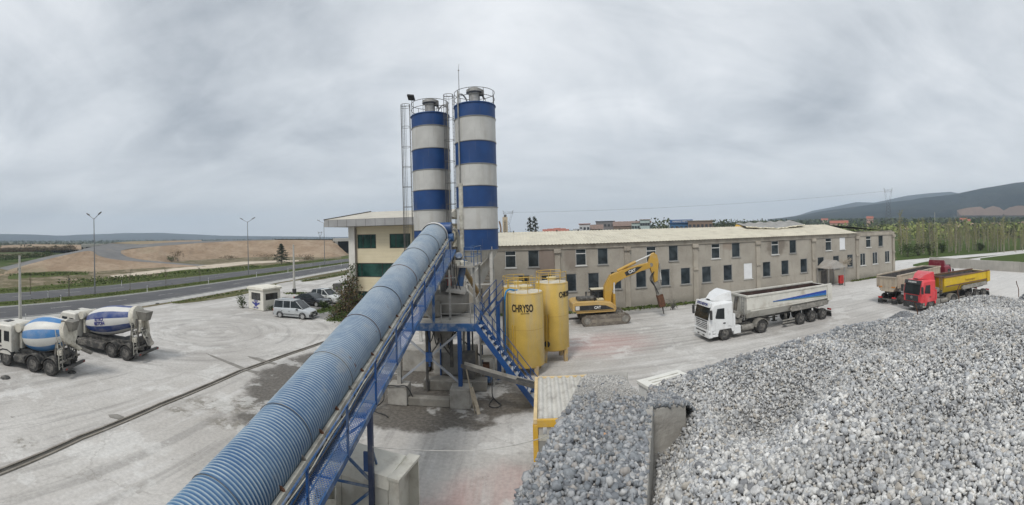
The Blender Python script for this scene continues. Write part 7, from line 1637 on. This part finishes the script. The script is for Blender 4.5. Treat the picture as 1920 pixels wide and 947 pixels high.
hedge('hedge', atR(-30, 491.5, 165)*1, atR(98, 480.5, 178), 3400, 2.6, 7, L_GR); hedge('hedge', atR(-30, 474.5, 235), atR(140, 468.5, 250), 4200, 3.2, 9, L_BR, .7)
sheet('meadow', [at(-60, 500), at(60, 489), at(85, 481), at(-60, 487)], .03, G_FIELD)
b = MB(); b.add([atR(-20, 466, 290), atR(60, 464, 300), atR(150, 468, 240), atR(165, 459, 330), atR(60, 458, 380), atR(-20, 461, 350)], [(0, 1, 2, 3, 4, 5)]); o = b.build('bare_field', EARTH); tag(o, kind='structure')

# ------------------------------------------------------------------ street furniture
GALV = mat('galvanised_pole', (.22, .225, .23), .45, .5, var=.1)
def lamp(px, py, label):
    t = thing('street_lamp', label, 'street lamp', at(px, py), 0, 'street lamps along the highway'); h = 11.8
    MB().tube([(0, 0, 0), (0, 0, h)], [.11, .06], 8).build('pole', GALV, t, 60)
    for s in (-1, 1):
        MB().tube(spline([(0, 0, h-.15), (s*.7, 0, h+.2), (s*1.45, 0, h+.55)], 4), .045, 6).build('arm', GALV, t, 60)
        MB().hexa([(s*1.3, -.14, h+.5), (s*2.05, -.1, h+.8), (s*2.05, .1, h+.8), (s*1.3, .14, h+.5)], [(s*1.3, -.1, h+.64), (s*2.0, -.08, h+.92), (s*2.0, .08, h+.92), (s*1.3, .1, h+.64)]).build('lamp_head', STEEL_D, t)
    return t
lamp(178, 551, 'tall double armed street lamp nearest, in front of the ramp road'); lamp(466, 515, 'tall double armed street lamp in the middle of the highway, left of the pine'); lamp(609, 498, 'farthest double armed street lamp, beside the office roof')
CPOLE = mat('pole_concrete', (.40, .39, .36), .9, var=.12, vs=2)
def pole(px, py, h, label, foot):
    t = thing('utility_pole', label, 'pole', at(px, py), 0, 'concrete utility poles')
    MB().hexa([(-.14, -.14, 0), (.14, -.14, 0), (.14, .14, 0), (-.14, .14, 0)], [(-.08, -.08, h), (.08, -.08, h), (.08, .08, h), (-.08, .08, h)]).build('shaft', CPOLE, t)
    if foot: MB().box(-.22, .22, -.22, .22, .0, .75).build('black_foot', BLACK, t)
    else: MB().bar((-.35, 0, h-1.3), (.12, 0, h-1.3), .06).box(-.42, -.3, -.06, .06, h-1.55, h-1.3).build('bracket', STEEL_D, t)
pole(38, 610, 7.0, 'tall square concrete pole at the left edge, behind the front mixer cab', False); pole(552, 551, 7.2, 'slim concrete pole with a black painted foot behind the guard booth', True)
post0 = None
for i, (px, py) in enumerate(((114, 567), (276, 547.5), (391, 531.5), (481, 519.5), (540, 511.5), (600, 504), (640, 499.5), (228, 536.5), (90, 558.5), (48, 607))):
    p = at(px, py)
    if post0 is None:
        post0 = thing('marker_post', 'white roadside marker post in the highway verges', 'post', p, 0, 'white marker posts along the highway'); MB().hexa([(-.05, -.03, 0), (.05, -.03, 0), (.05, .03, 0), (-.05, .03, 0)], [(-.045, -.025, .95), (.045, -.025, .95), (.045, .025, 1.02), (-.045, .025, 1.02)]).build('post', LAMP, post0); MB().box(-.046, .046, -.0305, -.0285, .72, .86).build('reflector', BLACK, post0); KM2 = kid_map()
    else: copy_tree(post0, p, kids=KM2)
# overpass bridges in the embankment
def bridge(label, P, z0, z1, w):
    t = thing('overpass_bridge', label, 'bridge'); A, B = P; d = (B-A); d.z = 0; d.normalize(); s = V((-d.y, d.x, 0))*w
    MB().hexa([A+V((0, 0, z1-1.3-A.z)), B+V((0, 0, z1-1.3-B.z)), B+s+V((0, 0, z1-1.3-B.z)), A+s+V((0, 0, z1-1.3-A.z))], [A+V((0, 0, z1-A.z)), B+V((0, 0, z1-B.z)), B+s+V((0, 0, z1-B.z)), A+s+V((0, 0, z1-A.z))]).build('deck', CPOLE, t)
    for Q, k in ((A, .12), (B, -.12)): q = Q+d*k*8; MB().hexa([V((p.x, p.y, z0)) for p in (q, q+d*1.2, q+d*1.2+s, q+s)], [V((p.x, p.y, z1-1.31)) for p in (q, q+d*1.2, q+d*1.2+s, q+s)]).build('abutment', CONC, t)
    q = A+s*.97; r_ = B+s*.97; MB().hexa([V((q.x, q.y, z0)), V((r_.x, r_.y, z0)), V((r_.x, r_.y, z0))+s*.02, V((q.x, q.y, z0))+s*.02], [V((q.x, q.y, z1-1.31)), V((r_.x, r_.y, z1-1.31)), V((r_.x, r_.y, z1-1.31))+s*.02, V((q.x, q.y, z1-1.31))+s*.02]).build('shade_panel', mat('shade_wall', (.07, .065, .06), .95), t)  # dark panel closing the opening, its colour stands in for the shade inside
bridge('concrete overpass with a dark opening at the right end of the brown bank', (atR(624, 452, 186), atR(690, 452, 186)), 0, 6.7, 9)
bridge('small concrete underpass in the brown bank at the left', (atR(152, 458, 205), atR(196, 456, 205)), 1.5, 6.0, 8)

# ------------------------------------------------------------------ village and skyline behind the factory
def house(name, label, px0, px1, ytop, R, wall, roof=None, depth=9, rh=0., z0=None, floors=2, cols=4, win=True, cat='house', group=None):
    a, c = atR(px0, ytop, R), atR(px1, ytop, R); zt = (a.z+c.z)/2; gx, gy = (a.x+c.x)/2, (a.y+c.y)/2; g = ground_z(gx, gy)-.1 if z0 is None else z0
    d = V((c.x-a.x, c.y-a.y)); L_ = d.length; t = thing(name, label, cat, (a.x, a.y, g), math.atan2(d.y, d.x), group); h = zt-g-rh
    MB().box(0, L_, 0, depth, 0, h).build('wall', wall, t)
    if roof:
        if rh > 0: MB().prism([(-.4, h), (depth+.4, h), (depth*.5, h+rh)], -.4, L_+.4, 'x').build('roof', roof, t)
        else: MB().box(-.3, L_+.3, -.3, depth+.3, h, h+.3).build('roof', roof, t)
    if win:
        for f in range(floors):
            for k in range(cols):
                x = L_*(k+.5)/cols; zz = h-(f+.62)*min(3.1, h/max(1, floors)); MB().box(x-.5, x+.5, -.06, .02, zz-.6, zz+.6).build('window', mat('far_window', (.04, .045, .05), .3), t)
    return t
W1 = mat('far_cream_wall', (.46, .41, .33), .9, var=.1); W2 = mat('far_grey_wall', (.2, .19, .19), .9, var=.15); W3 = mat('far_brown_wall', (.22, .16, .12), .9, var=.15); W4 = mat('far_mint_wall', (.42, .5, .48), .9, var=.08); W5 = mat('far_pink_wall', (.45, .3, .24), .9, var=.1)
TILE = mat('red_tile_roof', (.33, .11, .07), .85, var=.2, vs=.4); DKR = mat('dark_sheet_roof', (.07, .07, .08), .7, var=.2); BRR = mat('brown_sheet_roof', (.2, .14, .115), .8, var=.2)
for px0, px1, yt, w, r, lab in ((1018, 1029, 429.8, W1, TILE, 'small cream house, leftmost of the red roofed row'), (1027, 1040, 428.6, W1, TILE, 'cream house second from the left in the red roofed row'), (1039, 1050, 427.5, W5, TILE, 'pinkish house in the middle of the red roofed row'), (1049, 1060, 428, W5, TILE, 'pinkish house right of the middle in the red roofed row'), (1059, 1066, 429.5, W1, TILE, 'small house at the right end of the red roofed row')):
    house('red_roof_house', lab, px0, px1, yt, 330, w, r, 12, 2.6, floors=2, cols=3)
house('workshop', 'white workshop with a red edged roof at the left of the dark sheds', 1086, 1106, 420.5, 190, mat('far_white_wall', (.5, .5, .5), .9), TILE, 10, 0, floors=1, cols=3, cat='workshop')
house('shed', 'low grey arched shed in front of the dark workshops', 1076, 1092, 429, 170, W2, mat('grey_sheet', (.22, .22, .22), .7), 8, 1.2, win=False, cat='shed')
house('shed', 'brown roofed shed left of the tall dark shed', 1100, 1130, 421, 200, W3, BRR, 12, 2.2, floors=1, cols=5, cat='shed')
house('shed', 'tall dark shed with a flat black roof', 1117, 1152, 415.5, 215, W2, DKR, 14, 0, floors=2, cols=5, cat='shed')
house('shed', 'wide brown shed with a long sheet roof', 1150, 1190, 414.7, 205, W3, BRR, 12, 2.4, floors=2, cols=6, cat='shed')
house('apartment_block', 'pale mint apartment block with many small windows', 1184, 1220, 413.8, 195, W4, BRR, 10, 1.0, floors=3, cols=7, cat='apartments')
house('apartment_block', 'narrow taller wing of the mint apartment block', 1200, 1218, 412.6, 192, W4, W3, 8, 0, floors=3, cols=4, cat='apartments')
sh_ = house('shop', 'blue fronted shop under a long blue rooftop sign', 1256, 1299, 418, 180, mat('shop_blue', (.04, .13, .26), .6, var=.2), DKR, 9, 0, floors=1, cols=5, cat='shop')
a, c = atR(1255, 412.6, 179.6), atR(1298, 412.6, 179.6); L_ = (c-a).length; sb_ = MB().box(0, L_, -.15, .1, 4.0, 5.5); SGN = sb_.build('sign', mat('sign_blue', (.03, .10, .25), .5), sh_); hh_ = atR(1276, 415.2, 179.6).z-sh_.location.z
SGN.location = (0, -.35, hh_-4.75); text('HARAS METAL', 1.15, LAMP, sh_, facing((L_/2, -.53, hh_-.05), (0, -1, 0)), bold=.03, sx=1.0)
house('unfinished_building', 'unfinished brown concrete building with open black windows', 1290, 1336, 414.5, 175, W3, mat('raw_slab', (.3, .27, .22), .9), 9, 0, floors=1, cols=6, cat='building')
bt = house('concrete_tower', 'beige concrete tower with a ladder behind the right silo', 942, 951.5, 407, 72, mat('tower_beige', (.5, .42, .31), .9, var=.1, dirt=(.3, .25, .18), da=.3), None, 1.0, 0, win=False, cat='tower')
b = MB()
for x in (.3, .55): b.bar((x, -.06, 2), (x, -.06, 10.4), .05)
for k in range(22): b.bar((.3, -.06, 2.2+k*.37), (.55, -.06, 2.2+k*.37), .035)
b.build('ladder', STEEL_D, bt); MB().tube(spline([(-.5, 0, 7.5), (-.3, 0, 9), (-.55, 0, 10.2)], 5), .14, 7).build('pipe', mat('pipe_brown2', (.2, .12, .07), .7), bt, 60); MB().box(.25, .7, .1, .6, 10.7, 11.3).build('cap', STEEL_D, bt)
sk = house('skip_container', 'orange skip container beyond the left end of the factory roof', 953, 968.5, 437, 74, mat('skip_orange', (.52, .23, .03), .6, var=.12), None, 2.5, 0, z0=5.9, win=False, cat='container')
for k in range(6): MB().box(.12+k*.24, .18+k*.24, -.05, .0, .1, CAMH-.55-5.9+.0 if False else 1.8).build('rib', mat('skip_rib', (.4, .17, .02), .6), sk)
MB().box(-.6, 2.2, .0, 2.4, -6.0, -.01).build('wall', W2, sk)
for px0, px1, yt, R, w, lab in ((1625, 1637, 405.5, 420, W5, 'red house among the trees left of the tall pylon'), (1556, 1590, 413.5, 360, W5, 'long low orange roofed building in the wooded plain'), (1800, 1812, 408.5, 430, W1, 'cream farmhouse among the trees under the quarry'), (1812, 1819, 410.5, 425, mat('far_white_wall', (.5, .5, .5), .9), 'small white farm shed right of the cream farmhouse'), (1540, 1552, 409.5, 520, W1, 'small pale house at the left foot of the mountains')):
    house('farmhouse', lab, px0, px1, yt, R, w, TILE, 9, 2.2, floors=1, cols=3)
def pylon(px, pytop, R, label, wk=.13):
    q = atR(px, pytop, R); g = ground_z(q.x, q.y); h = q.z-g; t = thing('pylon', label, 'pylon', (q.x, q.y, g), -(px-960)/FOC); r = .075*max(1, R/260); b = MB(); wb, ww = h*.09, h*.035
    for s in (-1, 1):
        for u in (-1, 1): b.tube([(s*wb, u*wb, 0), (s*ww, u*ww, h*.62)], r*1.3, 4)
    n = 8
    for i in range(n):
        z0, z1 = h*.62*i/n, h*.62*(i+1)/n; w0, w1 = wb+(ww-wb)*i/n, wb+(ww-wb)*(i+1)/n
        for s in (-1, 1): b.tube([(s*w0, -w0, z0), (-s*w1, -w1, z1)], r*.7, 4); b.tube([(s*w0, w0, z0), (-s*w1, w1, z1)], r*.7, 4); b.tube([(-w0, s*w0, z0), (-w1, -s*w1, z1)], r*.7, 4)
    b.build('tower', STEEL_D, t); m = MB(); wt = h*wk
    for s in (-1, 1): m.tube([(s*ww, 0, h*.6), (s*wt, 0, h*.9)], r, 4); m.tube([(0, 0, h*.62), (s*wt*.72, 0, h*.9)], r*.8, 4); m.tube([(s*wt, 0, h*.9), (s*wt*1.15, 0, h)], r, 4); m.tube([(s*wt*.8, 0, h*.9), (s*wt*1.15, 0, h)], r, 4)
    m.tube([(-wt*1.15, 0, h*.9), (wt*1.15, 0, h*.9)], r, 4); m.tube([(-wt*1.1, 0, h*.95), (wt*1.1, 0, h*.95)], r*.8, 4)
    for k in range(7): x = -wt+2*wt*k/6; m.tube([(x, 0, h*.9), (x+wt/6, 0, h*.95)], r*.7, 4)
    m.build('crossarm', STEEL_D, t); return V((q.x, q.y, g+h*.93))
t1 = pylon(952.5, 394, 260, 'lattice pylon rising just right of the right silo'); t2_ = pylon(1665, 352, 330, 'tall lattice pylon standing before the mountains', .085); pylon(600, 434, 420, 'small distant lattice pylon beyond the brown bank'); 
pts = [t1.lerp(t2_, u)-V((0, 0, 9*4*u*(1-u)*.5)) for u in np.linspace(0, 1, 40)]
o = MB().tube(pts, .06, 4).build('power_line', STEEL_D, None); tag(o, 'thin power line sagging between the two large pylons', 'cable')
for px, py, h, lab in ((1685, 423, 0, ''),): pass
for px, yt, R, lab in ((1752.5, 398, 190, 'thin pale pole standing out of the poplar grove'),): q = atR(px, yt, R); g = ground_z(q.x, q.y); o = MB().tube([(0, 0, 0), (0, 0, q.z-g)], .12, 6).build('utility_pole', CPOLE, None); o.location = (q.x, q.y, g); tag(o, lab, 'pole')
# rubble and rebar by the factory wall
o = MB()
for k in range(26): a = V((rnd.gauss(0, .06), rnd.gauss(0, .05), rnd.uniform(0, .3))); c = a+V((rnd.uniform(-.8, .8), rnd.uniform(-.3, .3), rnd.uniform(-.1, .9))); o.tube(spline([a, (a+c)/2+V((0, 0, .3)), c], 3), .018, 4)
q = at(1262, 581); o = o.build('scrap_rebar', STEEL_D, None); o.location = q; tag(o, 'tangle of grey scrap rebar behind the rock breaker', 'scrap')
q = at(1068, 600); o = MB().bar((-.9, 0, .08), (.9, .2, .08), .16).build('beam', STEEL_D, None); o.location = q; tag(o, 'dark beam lying on the ground left of the excavator tracks', 'beam')
for i, (px, py, s, lab) in enumerate(((490, 578, 0, 0), )): pass
for px, py, s, lab in ((295, 569.5, .3, 'small dark lump of debris on the pale yard near the road'), (10, 709, .35, 'dark scrap lying by the front mixer wheel'), (135, 699, .3, 'dark clod on the slab behind the front mixer')):
    o = MB().lathe([(.0, 0), (s, .01), (s*.8, s*.3), (.02, s*.42)], 7).build('debris', CHASSIS, None); o.location = at(px, py, .004); tag(o, lab, 'debris')
